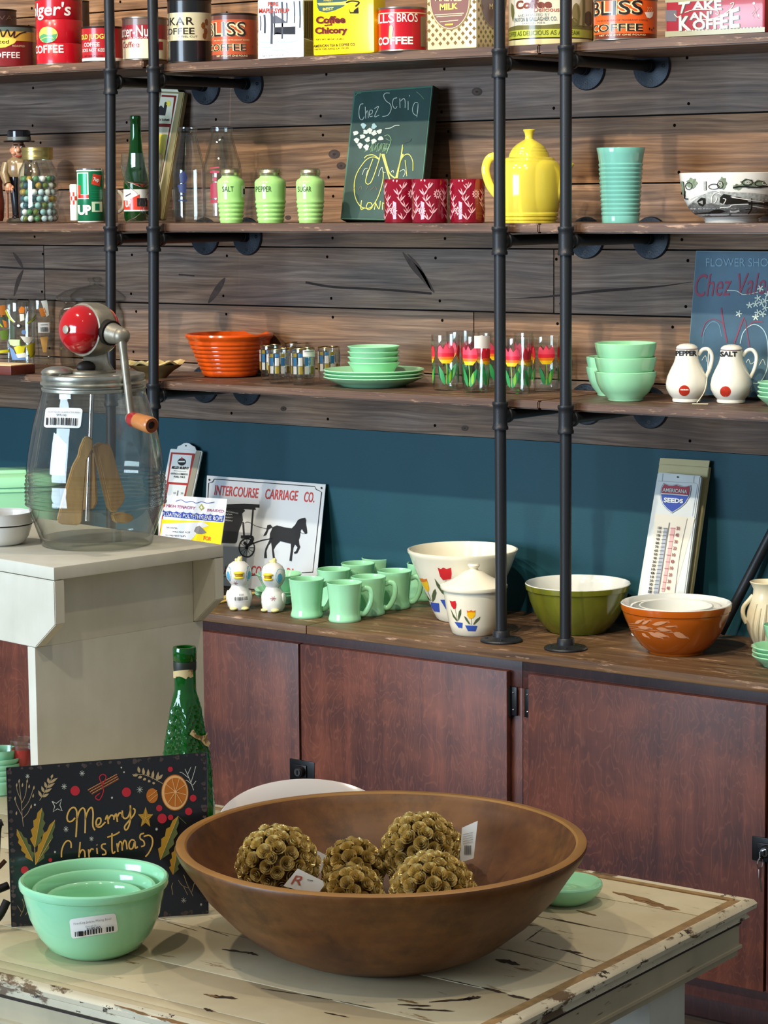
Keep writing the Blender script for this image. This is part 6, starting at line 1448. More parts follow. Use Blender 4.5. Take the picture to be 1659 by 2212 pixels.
mug(722, 1314, 'green mug behind the one nearest the birds, its handle hidden', R_ + .5)
mug(774, 1300, 'green mug in the back part of the cluster, between two rims', R_ + .9)
mug(818, 1287, 'green mug farthest back against the teal wall', R_ + .75)
mug(916, 1300, 'green mug mostly hidden behind the tulip bowl', R_ + .1)

# tulip bowl and grease jar
VR, VY, VB, VG = mat('fired_red', '#c4252b', .2, coat=.3), mat('fired_yellow', '#ecb91c', .2, coat=.3), mat('fired_blue', '#2a4fa8', .2, coat=.3), mat('fired_green', '#4b5a3c', .2, coat=.3); VO = mat('fired_orange', '#d9701f', .2, coat=.3)
IV = mat('ivory_milk_glass', '#e3dfca', .12, coat=.35)
X7 = lambda L: [(880 + x/6.636, 1170 + y/6.636) for x, y in L]
def tulip_art(a, head, hm, crown, stemL, leaves, pot):
    a.poly(X7(head), hm, 1)
    if crown: a.poly(X7(crown), VO, 2)
    a.line(X7(stemL), 1.0, mat('fired_stem', '#6c7a5a', .3), 0)
    for l in leaves: a.poly(X7(l), VG, 1)
    a.poly(X7(pot), VB, 1)
T = foot(1000, 1347, ZC, 58); t = T.thing('tulip_bowl', 'large flared ivory mixing bowl with fired red and yellow tulips', 'bowl')
pr = T.prof([(0, 1336), (54, 1336), (58, 1332), (64, 1320), (84, 1272), (106, 1222), (116, 1196), (119.5, 1190), (119.5, 1186), (116, 1185)]); T.outer(pr)
b = MB(); b.lathe(pr + T.prof([(110, 1196), (80, 1268), (56, 1322)]) + [(0, T.z(1327))], IV, 80); a = P_art(T, b)
tulip_art(a, [(190, 530), (230, 545), (255, 540), (285, 545), (305, 600), (320, 660), (318, 700), (300, 715), (270, 690), (230, 620)], VY, [(185, 525), (225, 530), (255, 545), (290, 535), (292, 570), (250, 580), (205, 575)], [(300, 715), (350, 850)], [[(210, 660), (260, 730), (310, 800), (345, 855), (300, 830), (250, 770)], [(410, 680), (425, 740), (400, 830), (365, 870), (358, 780), (380, 710)]], [(310, 865), (460, 885), (468, 1010), (390, 1000)])
tulip_art(a, [(445, 385), (490, 405), (525, 385), (570, 405), (632, 390), (640, 470), (630, 545), (520, 560), (480, 510)], VR, None, [(560, 555), (560, 830)], [[(400, 535), (450, 600), (530, 700), (560, 790), (500, 740), (430, 640)]], [(478, 835), (600, 835), (590, 975), (555, 965)])
b.build('body', t)
T = foot(1024, 1376, ZC, 48); t = T.thing('grease_jar', 'small ivory lidded jar with fired tulips, in front of the flared tulip bowl', 'jar')
pr = T.prof([(0, 1368), (44, 1368), (48, 1364), (54, 1345), (60, 1315), (64, 1290), (66, 1275), (66, 1272)]); T.outer(pr)
b = MB(); b.lathe(pr + [(0, pr[-1][1])], IV, 64); a = P_art(T, b)
tulip_art(a, [(612, 845), (650, 860), (695, 850), (708, 900), (700, 960), (670, 970), (640, 930)], VR, None, [(690, 970), (725, 1140)], [[(625, 960), (665, 1040), (720, 1120), (715, 1145), (660, 1080)], [(775, 965), (775, 1040), (735, 1140), (730, 1070), (745, 1000)]], [(680, 1150), (795, 1165), (790, 1240), (735, 1230)])
tulip_art(a, [(855, 985), (880, 1000), (915, 985), (945, 1000), (975, 985), (970, 1060), (940, 1100), (890, 1105), (860, 1060)], VY, [(855, 985), (880, 1000), (915, 983), (945, 1000), (975, 985), (972, 1015), (915, 1010), (858, 1018)], [(918, 1105), (922, 1195)], [[(815, 1068), (850, 1090), (905, 1185), (880, 1180), (835, 1120)], [(1045, 1075), (1030, 1120), (960, 1190), (940, 1190), (980, 1120)]], [(830, 1200), (1003, 1208), (975, 1285), (870, 1280)])
b.build('body', t)
b = MB(); b.lathe(T.prof([(0, 1272), (66, 1272.5), (71.5, 1271), (73, 1267), (72.5, 1263), (68, 1260), (50, 1252), (34, 1244), (24, 1237), (18, 1233), (10, 1231), (8, 1228), (12, 1224), (13.5, 1221), (11, 1217.5), (0, 1216.5)]), IV, 64); b.build('lid', t)

# olive and orange bowls
OLB = mat('olive_glass', '#6c7022', .14, coat=.35); OPI = mat('opal_inside', '#d8dcd6', .10, coat=.4); ORB = mat('burnt_orange_glass', '#b85a12', .14, coat=.35); WHT = mat('wheat_print', '#dfa27a', .4)
T = foot(1248, 1373, ZC, 64)
L = [(0, 1363), (60, 1363), (64, 1361), (66, 1358), (78, 1346), (94, 1322), (104, 1296), (109, 1275), (110, 1272), (112.5, 1271), (114, 1262), (114, 1259.5)]
pr = T.prof(L); b = MB(); b.lathe(pr + [(q[0], q[1], OPI) for q in T.prof([(112.5, 1258), (110, 1260), (104, 1280), (92, 1314), (74, 1344), (58, 1356)])] + [(0, T.z(1357), OPI)], OLB, 80); o = b.build('bowl', None, tuple(T.P), T.rotz); tag(o, 'olive green mixing bowl with a white inside, behind the pipe', 'bowl')
T = foot(1460, 1419, ZC, 60); t = T.thing('bowl', 'burnt orange mixing bowl printed with pale wheat, holding two white bowls', 'bowl', 'nested set of mixing bowls')
L = [(0, 1409), (56, 1409), (59, 1408), (60, 1404, ), (76, 1392), (96, 1366), (110, 1336), (115, 1322), (115.5, 1318), (118, 1316), (120, 1306), (119.8, 1302)]
pr = T.prof(L); T.outer(pr); b = MB(); b.lathe(pr + [(q[0], q[1], OPI) for q in T.prof([(118, 1300.5), (115.5, 1303), (110, 1324), (94, 1362), (72, 1390), (56, 1401)])] + [(0, T.z(1402), OPI)], ORB, 80); a = P_art(T, b)
XW = lambda L: [(1310 + x/5.53, 1270 + y/5.53) for x, y in L]
for x0, y0, x1, y1, w in ((345, 435, 450, 390, 3.4), (430, 445, 525, 395, 3), (550, 450, 735, 412, 4), (385, 475, 530, 490, 3.8), (600, 490, 760, 515, 4), (510, 535, 660, 605, 4), (570, 545, 730, 585, 4.4), (430, 545, 500, 600, 3), (795, 540, 960, 600, 6), (700, 470, 825, 465, 1.6)):
    A, B = XW([(x0, y0), (x1, y1)]); a.poly(leaf(*A, *B, w), WHT, 1)
    for q in range(4): a.line([(A[0] + (B[0]-A[0])*(.4 + .15*q), A[1] + (B[1]-A[1])*(.4 + .15*q)), (B[0] + 2 + q, B[1] - 2 + q*1.5)], .6, WHT, 0)
for L_ in ([(255, 440), (345, 432)], [(260, 455), (400, 470), (560, 490)], [(265, 475), (420, 500), (800, 540)], [(275, 500), (440, 520), (520, 540)]): a.line(XW(L_), .9, WHT, 0)
b.build('body', t)
for hw, zv, lab in ((100, 4, 'white mixing bowl nested directly inside the orange wheat bowl'), (81, 5, 'smallest white mixing bowl, innermost of the nested set')):
    k = T.k(1300); R = hw*k; h = R*.90; b = MB()
    b.lathe([(0, 0), (R*.5, 0), (R*.52, .001), (R*.68, h*.14), (R*.86, h*.46), (R*.965, h*.86), (R, h*.98), (R*.985, h), (R*.95, h*.985), (R*.90, h*.80), (R*.80, h*.46), (R*.6, h*.16), (R*.45, h*.06), (0, h*.05)], OPI, 72)
    top = T.z(1304) - .004 + (.002 if hw == 81 else 0); o = b.build('bowl', None, (T.P[0], T.P[1], T.P[2] + top - h), T.rotz); tag(o, lab, 'bowl', 'nested set of mixing bowls')

# seeds thermometer with its box
base = np.array([*on_y(1437, 4.43, ZC)[:2], ZC + .001]); Pn = Panel(base, (1, 0, 0), at_y(1473, 1025, WALL - .045) - base)
t = thing('thermometer', 'white AMERICANA SEEDS thermometer with a red and blue shield, leaning at the teal wall', 'thermometer', tuple(base))
TW = mat('thermo_white', '#d5dcd8', .3, coat=.3); TCR = mat('thermo_cream', '#dcd8c6', .35); SHR = mat('shield_red', '#a32035', .35); SHB = mat('shield_blue', '#1f3f9c', .35); TPK2 = mat('thermo_pink', '#dba6a4', .4); TBG = mat('thermo_blue_grey', '#9fa8b0', .4)
cbl = proj(np.array([on_y(1362, 4.43, ZC)[0], 4.43, ZC + .001]))[:2]; cbr = proj(np.array([on_y(1466, 4.43, ZC)[0], 4.43, ZC + .001]))[:2]
X8 = lambda L: [(1400 + x/6.9125, 980 + y/6.9125) for x, y in L]
b = MB(); Pn.slab(b, [cbl, cbr, (1514, 1028), (1420, 1020)], .012, TW, .0025); a = Art(b, Pn.fn(), eps=.0006)
a.polys([X8([(100, 890), (700, 960), (400, 2085), (30, 2085)])], TCR, 0)
sh = [(235, 440), (300, 465), (365, 470), (430, 455), (500, 480), (570, 490), (645, 470), (650, 540), (630, 640), (570, 740), (480, 820), (360, 893), (280, 830), (220, 760), (190, 680), (182, 600), (200, 500)]
cxs, cys = 420, 640
for f_, m in ((1.0, mat('shield_rim', '#6a7088', .4)), (.965, TW), (.92, SHB)): a.poly(X8([(cxs + (x - cxs)*f_, cys + (y - cys)*f_) for x, y in sh]), m, 1 + (f_ < .99) + (f_ < .93))
red = [(235, 440), (300, 465), (365, 470), (430, 455), (500, 480), (570, 490), (645, 470), (650, 540), (630, 620), (200, 592), (188, 560), (200, 500)]
a.poly(X8([(cxs + (x - cxs)*.92, cys + (y - cys)*.92) for x, y in red]), SHR, 4); a.line(X8([(205, 600), (410, 612), (612, 632)]), 2.2, TW, 5)
a.text('AMERICANA', tuple(X8([(235, 515), (600, 543), (595, 598), (228, 572)])), TW, 6, bold=.02, shear=.0); a.text('SEEDS', tuple(X8([(252, 655), (540, 682), (535, 745), (245, 732)])), TW, 6, bold=.04)
a.polys([X8([(245, 1110), (295, 1112), (165, 2085), (85, 2085)])], TBG, 2); a.polys([X8([(350, 1105), (410, 1108), (250, 2060), (205, 2060)])], TPK2, 2)
a.line(X8([(325, 1030), (300, 1180), (240, 1560), (160, 2085)]), 1.6, GREY, 3, smooth=False); a.line(X8([(590, 970), (480, 1500), (405, 2085)]), .9, GREY, 2)
for i in range(18):
    f_ = i/17; A = (230 - 150*f_, 1115 + 950*f_); B = (300 - 150*f_, 1117 + 950*f_); a.line(X8([A, B]), .8, INK, 4); n_ = str(120 - i*10 if i < 13 else (i - 12)*10); a.text(n_, tuple(X8([(158 - 150*f_, 1090 + 955*f_), (212 - 150*f_, 1094 + 955*f_), (208 - 150*f_, 1130 + 955*f_), (154 - 150*f_, 1126 + 955*f_)])), INK, 4, bold=.03)
for i, n_ in enumerate(('50', '40', '30', '20', '10', '0', '10', '20', '30', '40')):
    f_ = i/9; a.text(n_, tuple(X8([(436 - 150*f_, 1090 + 890*f_), (486 - 150*f_, 1094 + 890*f_), (480 - 150*f_, 1144 + 890*f_), (430 - 150*f_, 1140 + 890*f_)])), mat('thermo_maroon', '#8a4448', .4), 4, bold=.03); a.line(X8([(340 - 135*f_, 1112 + 905*f_), (418 - 150*f_, 1115 + 905*f_)]), .8, mat('thermo_maroon', ''), 4)
a.text('50', tuple(X8([(20, 2030), (70, 2030), (66, 2070), (16, 2070)])), INK, 4); a.poly(disc(*X8([(448, 352)])[0], 1.8), INK, 3); a.line(X8([(150, 410), (680, 440)]), 1, TBG, 1); a.line(X8([(222, 300), (212, 415)]), .8, TBG, 1); a.line(X8([(690, 330), (680, 430), (740, 460), (665, 930)]), .9, TBG, 1, smooth=False)
b.build('face', t)
base2 = base + np.array([0, .030, 0]); Pb_ = Panel(base2, (1, 0, 0), np.array(at_y(1473, 1025, WALL - .045) - base))
t = thing('cardboard_box', 'flat cream cardboard box behind the white seeds thermometer', 'box', tuple(base2)); CB_ = mat('cream_card', '#c8bd8c', .6, var=.08, vscale=8)
cb2 = proj(np.array([on_y(1372, 4.46, ZC)[0], 4.46, ZC + .001]))[:2]; cb3 = proj(np.array([on_y(1478, 4.46, ZC)[0], 4.46, ZC + .001]))[:2]
b = MB(); Pb_.slab(b, [cb2, cb3, (1531, 1008), (1424, 1000)], .012, CB_, .001); b.build('body', t)
b = MB(); Pb_.slab(b, [(1423, 1004), (1530, 1011), (1533, 995), (1426, 989)], .003, CB_, .0005); b.build('flap', t)

# cream vase and green cup at the edge
VC = mat('cream_matte_glaze', '#d9d2b4', .3, coat=.25, var=.06, vscale=25)
T = foot(1656, 1406, ZC, 28); t = T.thing('vase', 'cream pottery vase with a moulded leaf and twig handles', 'vase'); k = T.k0
pr = T.prof([(0, 1400), (30, 1400), (34, 1397), (33, 1393), (28, 1390), (36, 1378), (43, 1358), (45, 1340), (42, 1318), (36, 1300), (31, 1284), (30, 1272), (35, 1262), (38, 1257), (36, 1255.5)]); T.outer(pr)
b = MB(); b.lathe(pr + T.prof([(31, 1264), (27, 1284)]) + [(0, T.z(1300))], VC, 56)
for i in range(7):
    a_ = -.9 + i*.3; h0, h1 = T.z(1385), T.z(1300 + 8*(i % 2)); b.tube([((T.rad(h0 + (h1 - h0)*q/6) + .0006)*sin(a_ + .25*q/6), -(T.rad(h0 + (h1 - h0)*q/6) + .0006)*cos(a_ + .25*q/6), h0 + (h1 - h0)*q/6) for q in range(7)], [.0035, .0045, .005, .005, .0045, .003, .002], VC, 8)
b.build('body', t)
for s_ in (-1, 1):
    q = MB(); q.tube(curve([(s_*30*k, -4*k, T.z(1286)), (s_*38*k, -4*k, T.z(1296)), (s_*50*k, -4*k, T.z(1312)), (s_*51*k, -4*k, T.z(1330)), (s_*44*k, -4*k, T.z(1346))]), 5*k, VC, 12); q.build('handle', t)
T = foot(1690, 1447, ZC, 46); GS3 = 'stack of green saucers by the cream vase'
for i, w in enumerate(('bottom', 'middle', 'top')): stack_plate(T, 'saucer', 'green saucer under the cup beside the cream vase, %s of three' % w, GS3, 66, i*.0088)
k = T.k0; b = MB(); b.lathe([(0, .002), (20*k, .002), (21*k, 0), (22*k, .002), (30*k, .018), (38*k, .042), (42*k, .058), (41*k, .059), (37*k, .044), (28*k, .02), (0, .008)], JADE, 56); t = thing('cup', 'green glass cup on the stack of saucers by the cream vase', 'cup', (T.P[0], T.P[1], T.P[2] + .0176 + .0068), T.rotz); b.build('body', t)
q = MB(); q.tube(curve([(38*k, 0, .044), (52*k, 0, .046), (56*k, 0, .034), (46*k, 0, .020), (30*k, 0, .019)]), 3.4*k, JADE, 10); q.build('handle', t)
# ================================================================ ON THE BENCH
# white enamel pan
T = turn_z(0, 1181, BZ, 46); t = T.thing('enamel_pan', 'white enamel pan with a worn black rim line, beside the glass churn', 'pan'); k = T.k0
ENP = mat('chipped_white_enamel', '#e6e4dc', .3, coat=.3, dirt='#5a4c40', dscale=45, dthr=.70)
pr = T.prof([(0, 1176), (44, 1176), (54, 1170), (63, 1156), (69, 1138), (70.5, 1132)]); T.outer(pr)
b = MB(); z = pr[-1][1]; r = pr[-1][0]; b.lathe(pr + [(r + .0012, z + .0008, BLACK), (r + .0012, z + .0022, BLACK), (r + .0002, z + .003), (r - .001, z + .018), (r*.992, z + .0185), (r*.97, z + .012), (r*.93, z - .006), (r*.72, .006), (0, .005)], ENP, 56)
b.build('body', t)

# glass butter churn
T = turn_z(210, 1190, BZ, 112); t = T.thing('butter_churn', 'glass butter churn with wooden paddles, metal lid, red gear housing and crank', 'churn'); k = T.k0
BENCH_T = T
TINM = mat('galvanised_tin', '#b4b3a6', .36, .85, var=.25, vscale=45, bump=.15, bscale=60, dirt='#8a7c60', dscale=30, dthr=.62); CAST = mat('cast_metal', '#9a9280', .45, .6, var=.2, vscale=60, bump=.2, bscale=120); REDP = mat('red_enamel_paint', '#c3151a', .12, coat=.6); PADW = mat('paddle_wood', '#c79a5c', .55, var=.18, vscale=18, stretch=(5, 5, 1)); DKM = mat('dark_gear', '#2a2620', .5, .5)
L = [(0, 1180), (108, 1180), (116, 1176), (121, 1168), (122, 1160)]
L += [(130, 1140), (143, 1100), (146, 1090)]
for i in range(8): v = 1086 - i*8.5; w = 147 + (3.5 if i < 6 else 2); L += [(w - 1.6, v + 3), (w + 2.2, v), (w + 2.2, v - 2), (w - 1.6, v - 5)]
L += [(149, 1010), (143, 970), (133, 920), (122, 880), (114, 856), (112, 846), (113, 838)]
pr = T.prof(L); T.outer(pr); b = MB()
b.lathe(pr + [(q[0] - .0045, max(q[1], .012)) for q in pr if q[0] > .02][::-6] + [(pr[3][0] - .006, .012), (0, .012)], GLASSJ, 72)
b.build('glass_jar', t)
q = MB(); a = Art(q, T.fn_photo(), step=8, eps=.0009)
def rquad(q4, n=6, r=.10):
    TL, TR, BR, BL = [Vector((*p, 0)) for p in q4]; P = [TL, TR, BR, BL]; out = []
    for i in range(4):
        p, a_, c_ = P[i], P[i-1], P[(i+1) % 4]; d1 = (a_ - p).normalized()*r; d2 = (c_ - p).normalized()*r
        for j in range(n + 1):
            s_ = j/n; out.append(tuple(((p + d1)*(1-s_)**2 + p*2*s_*(1-s_) + (p + d2)*s_*s_)[:2]))
    return out
a.poly(rquad([(109, 882), (187, 888), (181, 930), (104, 925)], r=7), WHITE, 0); a.text('ANTIQUE GLASS CHURN', ((115, 890), (180, 895), (180, 899), (115, 894)), GREY, 2); a.text('$95.00', ((133, 897), (153, 899), (153, 904), (133, 902)), INK, 2)
xs = [112, 120, 125, 127, 136, 142, 147, 152, 158, 163, 167, 171]
for i, x in enumerate(xs): a.poly([(x, 904 + i*.4), (x + (3, 2, 1.4, 5, 2, 3, 2, 4, 3, 1.5, 2, 3)[i], 904 + i*.4), (x - 1 + (3, 2, 1.4, 5, 2, 3, 2, 4, 3, 1.5, 2, 3)[i], 920 + i*.4), (x - 1, 920 + i*.4)], INK, 2)
q.build('price_sticker', t)
# lid: flat cap and screw band
r = 113.5*T.k(820); zb = T.z(843); zt_ = T.z(806)
b = MB()
b.lathe([(r - .003, zb), (r - .001, zb + .001), (r - .001, zb + .005), (r - .0035, zb + .0065), (r - .0035, zb + .0085), (r, zb + .010), (r + .0008, zb + .012), (r, zb + .014), (r - .003, zb + .0155), (r - .002, zt_ - .008), (r - .001, zt_ - .004), (r - .002, zt_ - .001), (r - .006, zt_), (r - .012, zt_ - .001), (r - .014, zt_ - .0025), (r*.75, zt_ - .0025), (r*.72, zt_), (r*.5, zt_ + .001), (0, zt_ + .001)], TINM, 72); 
b.sphere((-r*.66, -.010, zt_ + .003), .022, TINM, 20, 8, (1.15, 1.0, .42))
b.build('lid', t)
# gear housing: local frame x right, y away; axis points towards lower left of view
def vx(u, v): return (u - 210)*T.k(v), T.z(v)
hc = Vector((vx(207, 712)[0], 0.0, T.z(712))); ax = Vector((-.72, -.66, .05)).normalized()
M = Matrix.Translation(hc) @ ax.to_track_quat('Z', 'Y').to_matrix().to_4x4()
R1 = 57*T.k(712)
b = MB(); b.lathe([(0, -.020), (R1*.86, -.020), (R1*.99, -.016), (R1*1.03, -.010), (R1*1.03, .012), (R1*1.0, .017), (R1*.95, .018), (0, .018)], CAST, 56, M)
b.prism([(-.030, 0), (.030, 0), (.020, .016), (.016, .050), (-.016, .050), (-.018, .016)], .016, CAST, Matrix.Translation((hc.x + .006, .008, zt_)) @ Matrix.Rotation(pi/2, 4, 'X'), .002)
b.lathe([(.036, 0), (.036, .003), (.030, .005), (0, .005)], CAST, 32, Matrix.Translation((hc.x, 0, zt_ + .0005)))
b.sphere((hc.x - .008, -.014, zt_ + .010), .012, DKM, 14, 8, (1.2, .7, .8))
b.build('gear_housing', t)
b = MB(); b.lathe([(R1*.93, .0182), (R1*.92, .024), (R1*.82, .034), (R1*.6, .042), (R1*.3, .0465), (0, .048)], REDP, 56, M)
b.lathe([(0, .051), (.006, .050), (.0065, .046), (.0065, .04)], CAST, 20, M @ Matrix.Translation((-.010*0, 0, 0)))
b.build('red_cap', t)
b = MB(); b.lathe([(R1*.90, -.0202), (R1*.88, -.026), (R1*.7, -.034), (0, -.039)][::1], REDP, 48, M); b.build('rear_red_cap', t)
# crank: hub on the right of the housing, arm hanging down, wooden grip
hub = Vector((vx(246, 716)[0], -.030, T.z(716))); el = Vector((vx(272, 722)[0], -.055, T.z(722))); lo = Vector((vx(288, 896)[0], -.075, T.z(896)))
b = MB(); b.tube([hub - (el - hub).normalized()*.012, hub + (el - hub)*.25], .0185, DKM, 24); b.tube([hub + (el - hub)*.1, el], [.0165, .0115], CAST, 24); b.sphere(el, .0125, CAST, 20, 12)
b.tube(curve([el, el + (lo - el)*.3, el + (lo - el)*.7, lo], 4), [.0098, .0092, .0085, .0078] + [.0078]*9, CAST, 14, flat=.75); b.sphere(lo, .0095, CAST, 14, 10)
b.build('crank_arm', t)
g0 = lo + Vector((0, -.002, 0)); g1 = Vector((vx(330, 903)[0], -.125, T.z(905)))
d = (g1 - g0).normalized(); X = Matrix.Translation(g0) @ d.to_track_quat('Z', 'Y').to_matrix().to_4x4(); Lg = (g1 - g0).length
GRW = mat('grip_orange_wood', '#c87f45', .35, coat=.2, var=.12, vscale=30)
b = MB(); b.lathe([(.004, 0), (.0100, .001), (.0112, .006), (.0112, Lg*.3), (.0113, Lg*.3 + .0002, GRW), (.0120, Lg*.6, GRW), (.0124, Lg*.9, GRW), (.0118, Lg*.97, GRW), (.0105, Lg, GRW), (.0060, Lg, mat('grip_end', '#7a3d1c', .4)), (.0052, Lg - .003, mat('grip_end', '')), (0, Lg - .003, DKM)], mat('grip_red', '#b02a2c', .3, coat=.3), 28, X); b.build('grip', t)
# dasher: rod and four wooden paddles
b = MB(); b.tube([(vx(207, 840)[0], 0, zb), (vx(190, 1125)[0], 0, T.z(1125))], .0036, CHROME, 12); b.build('dasher_rod', t)
def paddle(pts, th, y, yaw, nm='paddle'):
    b = MB(); P0 = [vx(u, v) for u, v in pts]; cx = sum(p[0] for p in P0)/len(P0)
    b.prism([(p[0] - cx, p[1]) for p in P0], th, PADW, Matrix.Translation((cx, y, 0)) @ Matrix.Rotation(yaw, 4, 'Z') @ Matrix.Rotation(pi/2, 4, 'X'), .0018); b.build(nm, t)
paddle([(186, 940), (196, 938), (204, 946), (203, 965), (190, 990), (176, 1122), (168, 1128), (130, 1124), (124, 1116), (140, 1060), (160, 1000), (172, 980), (176, 962)], .014, -.020, .15)
paddle([(180, 985), (200, 962), (212, 980), (214, 1085), (206, 1100), (180, 1102), (172, 1092), (178, 1040)], .013, .012, -.1)
paddle([(198, 962), (212, 954), (232, 958), (240, 975), (268, 1076), (262, 1088), (242, 1108), (230, 1098), (212, 1020)], .015, .0, .5)
paddle([(236, 1112), (262, 1110), (282, 1116), (284, 1128), (262, 1134), (242, 1130)], .016, .02, .4, 'paddle_foot')
ZT = ZT + .0008
# ================================================================ ON THE LOW TABLE
# tree-shaped green bottle
T = turn_z(408, 1905, ZT, 52); t = T.thing('tree_bottle', 'dark green glass bottle moulded like a fir tree with torn labels, behind the Christmas sign', 'bottle'); k = T.k0
nk = T.prof([(52, 1895), (56, 1880), (57, 1740), (55, 1700), (53, 1660), (48, 1620), (43, 1590), (38, 1560), (33, 1530), (28, 1505), (24.5, 1494), (23.5, 1486), (23.5, 1466), (23.5, 1447), (24, 1426), (25.5, 1424), (25.5, 1400), (24.5, 1397)]); T.outer(nk)
b = MB(); seg = 72; base = len(b.v); mi = b._m(GDARK); hts = []
pts = []
for i, (a_, c_) in enumerate(zip(nk, nk[1:])):
    m = 7 if c_[1] < T.z(1490) else 1
    for j in range(m): pts.append((a_[0] + (c_[0] - a_[0])*j/m, a_[1] + (c_[1] - a_[1])*j/m))
pts.append(nk[-1]); zn = T.z(1500)
for r, z in pts:
    f = max(0, min(1, (zn - z)/.02))
    for j in range(seg):
        a_ = 2*pi*j/seg; w = ((a_*5/(2*pi)) % 1); d = abs(w - .5)*2
        drp = (z*1000/13 + d*2.2) % 1.0
        rr = r*(1 + f*(.16*max(0, (d - .62)/.38) + .15*(1 - drp)*(1 - max(0, (d-.62)/.38)) - .09))
        b.v.append((rr*sin(a_), -rr*cos(a_), z))
n = len(pts)
for i in range(n - 1):
    for j in range(seg): b.f.append([base + i*seg + j, base + i*seg + (j+1) % seg, base + (i+1)*seg + (j+1) % seg, base + (i+1)*seg + j]); b.mi.append(mi)
b.f.append([base + j for j in range(seg)][::-1]); b.mi.append(mi)
b.lathe([(nk[-1][0], nk[-1][1]), (nk[-1][0]*.72, nk[-1][1]), (nk[-1][0]*.7, nk[-1][1] - .02)], GDARK, 40)
b.build('glass_body', t)
q = MB(); zr = lambda v: T.z(v); q.lathe([(24.2*k, zr(1447)), (24.8*k, zr(1440)), (24.8*k, zr(1430)), (24.3*k, zr(1427))], mat('neck_foil', '#2c2f26', .5, .3), 40); q.build('neck_band', t)
q = MB(); a = Art(q, T.fn_photo(), step=5, eps=.0012); PAP = mat('torn_paper', '#c8b07c', .7, dirt='#7a5f34', dscale=60, dthr=.56)
a.poly([(381, 1450), (424, 1448), (424.5, 1463), (419, 1466), (414, 1463), (410, 1469), (404, 1465), (396, 1462), (388, 1465), (382, 1463)], PAP, 0); q.build('neck_label', t)
q = MB(); T.outer([(r*1.10, z) for r, z in nk]); a = Art(q, T.fn_photo(), step=5, eps=.0012); a.poly([(423, 1578), (430, 1590), (440, 1592), (448, 1590), (452, 1583), (452, 1600), (458, 1606), (454, 1616), (446, 1612), (438, 1602), (428, 1598), (415, 1588), (420, 1580)], PAP, 0); q.build('body_label', t)

# Merry Christmas tin sign
p0 = at_z(25, 2003, ZT + .001); p1 = at_z(453, 1974, ZT + .001); al = p1 - p0; al /= np.linalg.norm(al)
nrm = np.array([al[1], -al[0], 0]); ln = radians(9); upv = np.array([-nrm[0]*sin(ln), -nrm[1]*sin(ln), cos(ln)])
Pn = Panel(p0, al, upv); t = thing('christmas_sign', 'black Merry Christmas tin sign with gold holly, behind the green nesting bowls', 'sign', tuple(p0))
SGB = mat('sign_deep_black', '#101114', .22, coat=.5, var=.2, vscale=8); RUST = mat('sign_distressed_edge', '#4a3a36', .45, coat=.3, dirt='#15120f', dscale=55, dthr=.5)
GO = mat('sign_gold', '#d9a552', .4); GO2 = mat('sign_ochre', '#b07f22', .4); GRD = mat('sign_dark_green', '#1f3328', .4); GRO = mat('sign_olive', '#5d6234', .4); CRD = mat('sign_cherry', '#b8242e', .35); OR1 = mat('sign_orange', '#b8651c', .4); OR2 = mat('sign_peach', '#e6ac6c', .4); SPK = mat('sign_sparkle', '#cfcab8', .5); TAN = mat('sign_tan', '#b0936a', .4)
b = MB(); Pn.slab(b, [(24.6, 2003), (451, 1974), (447, 1625), (13, 1658)], .0022, SGB, .0006); a = Art(b, Pn.fn(), eps=.00035)
K = lambda L: [(x/3.456, 1600 + y/3.456) for x, y in L]
def W(L, w, m, lift=3, **kw): a.line(K(L), w, m, lift, **kw)
rnd = random.Random(4)
edge = K([(50, 205), (1540, 90), (1555, 1290), (90, 1390)])
for i in range(4):
    A, B = Vector((*edge[i], 0)), Vector((*edge[(i+1) % 4], 0)); C = Vector((sum(e[0] for e in edge)/4, sum(e[1] for e in edge)/4, 0))
    for j in range(26):
        s_ = (j + rnd.random())/26; p = A + (B - A)*s_; rr = rnd.uniform(2.5, 7); p = p + (C - p).normalized()*(rr*.95 + 1); a.poly([(p.x + rr*cos(q)*rnd.uniform(.6, 1.2), p.y + rr*sin(q)*rnd.uniform(.5, 1.1)) for q in [h*2*pi/8 for h in range(8)]], RUST, 0)
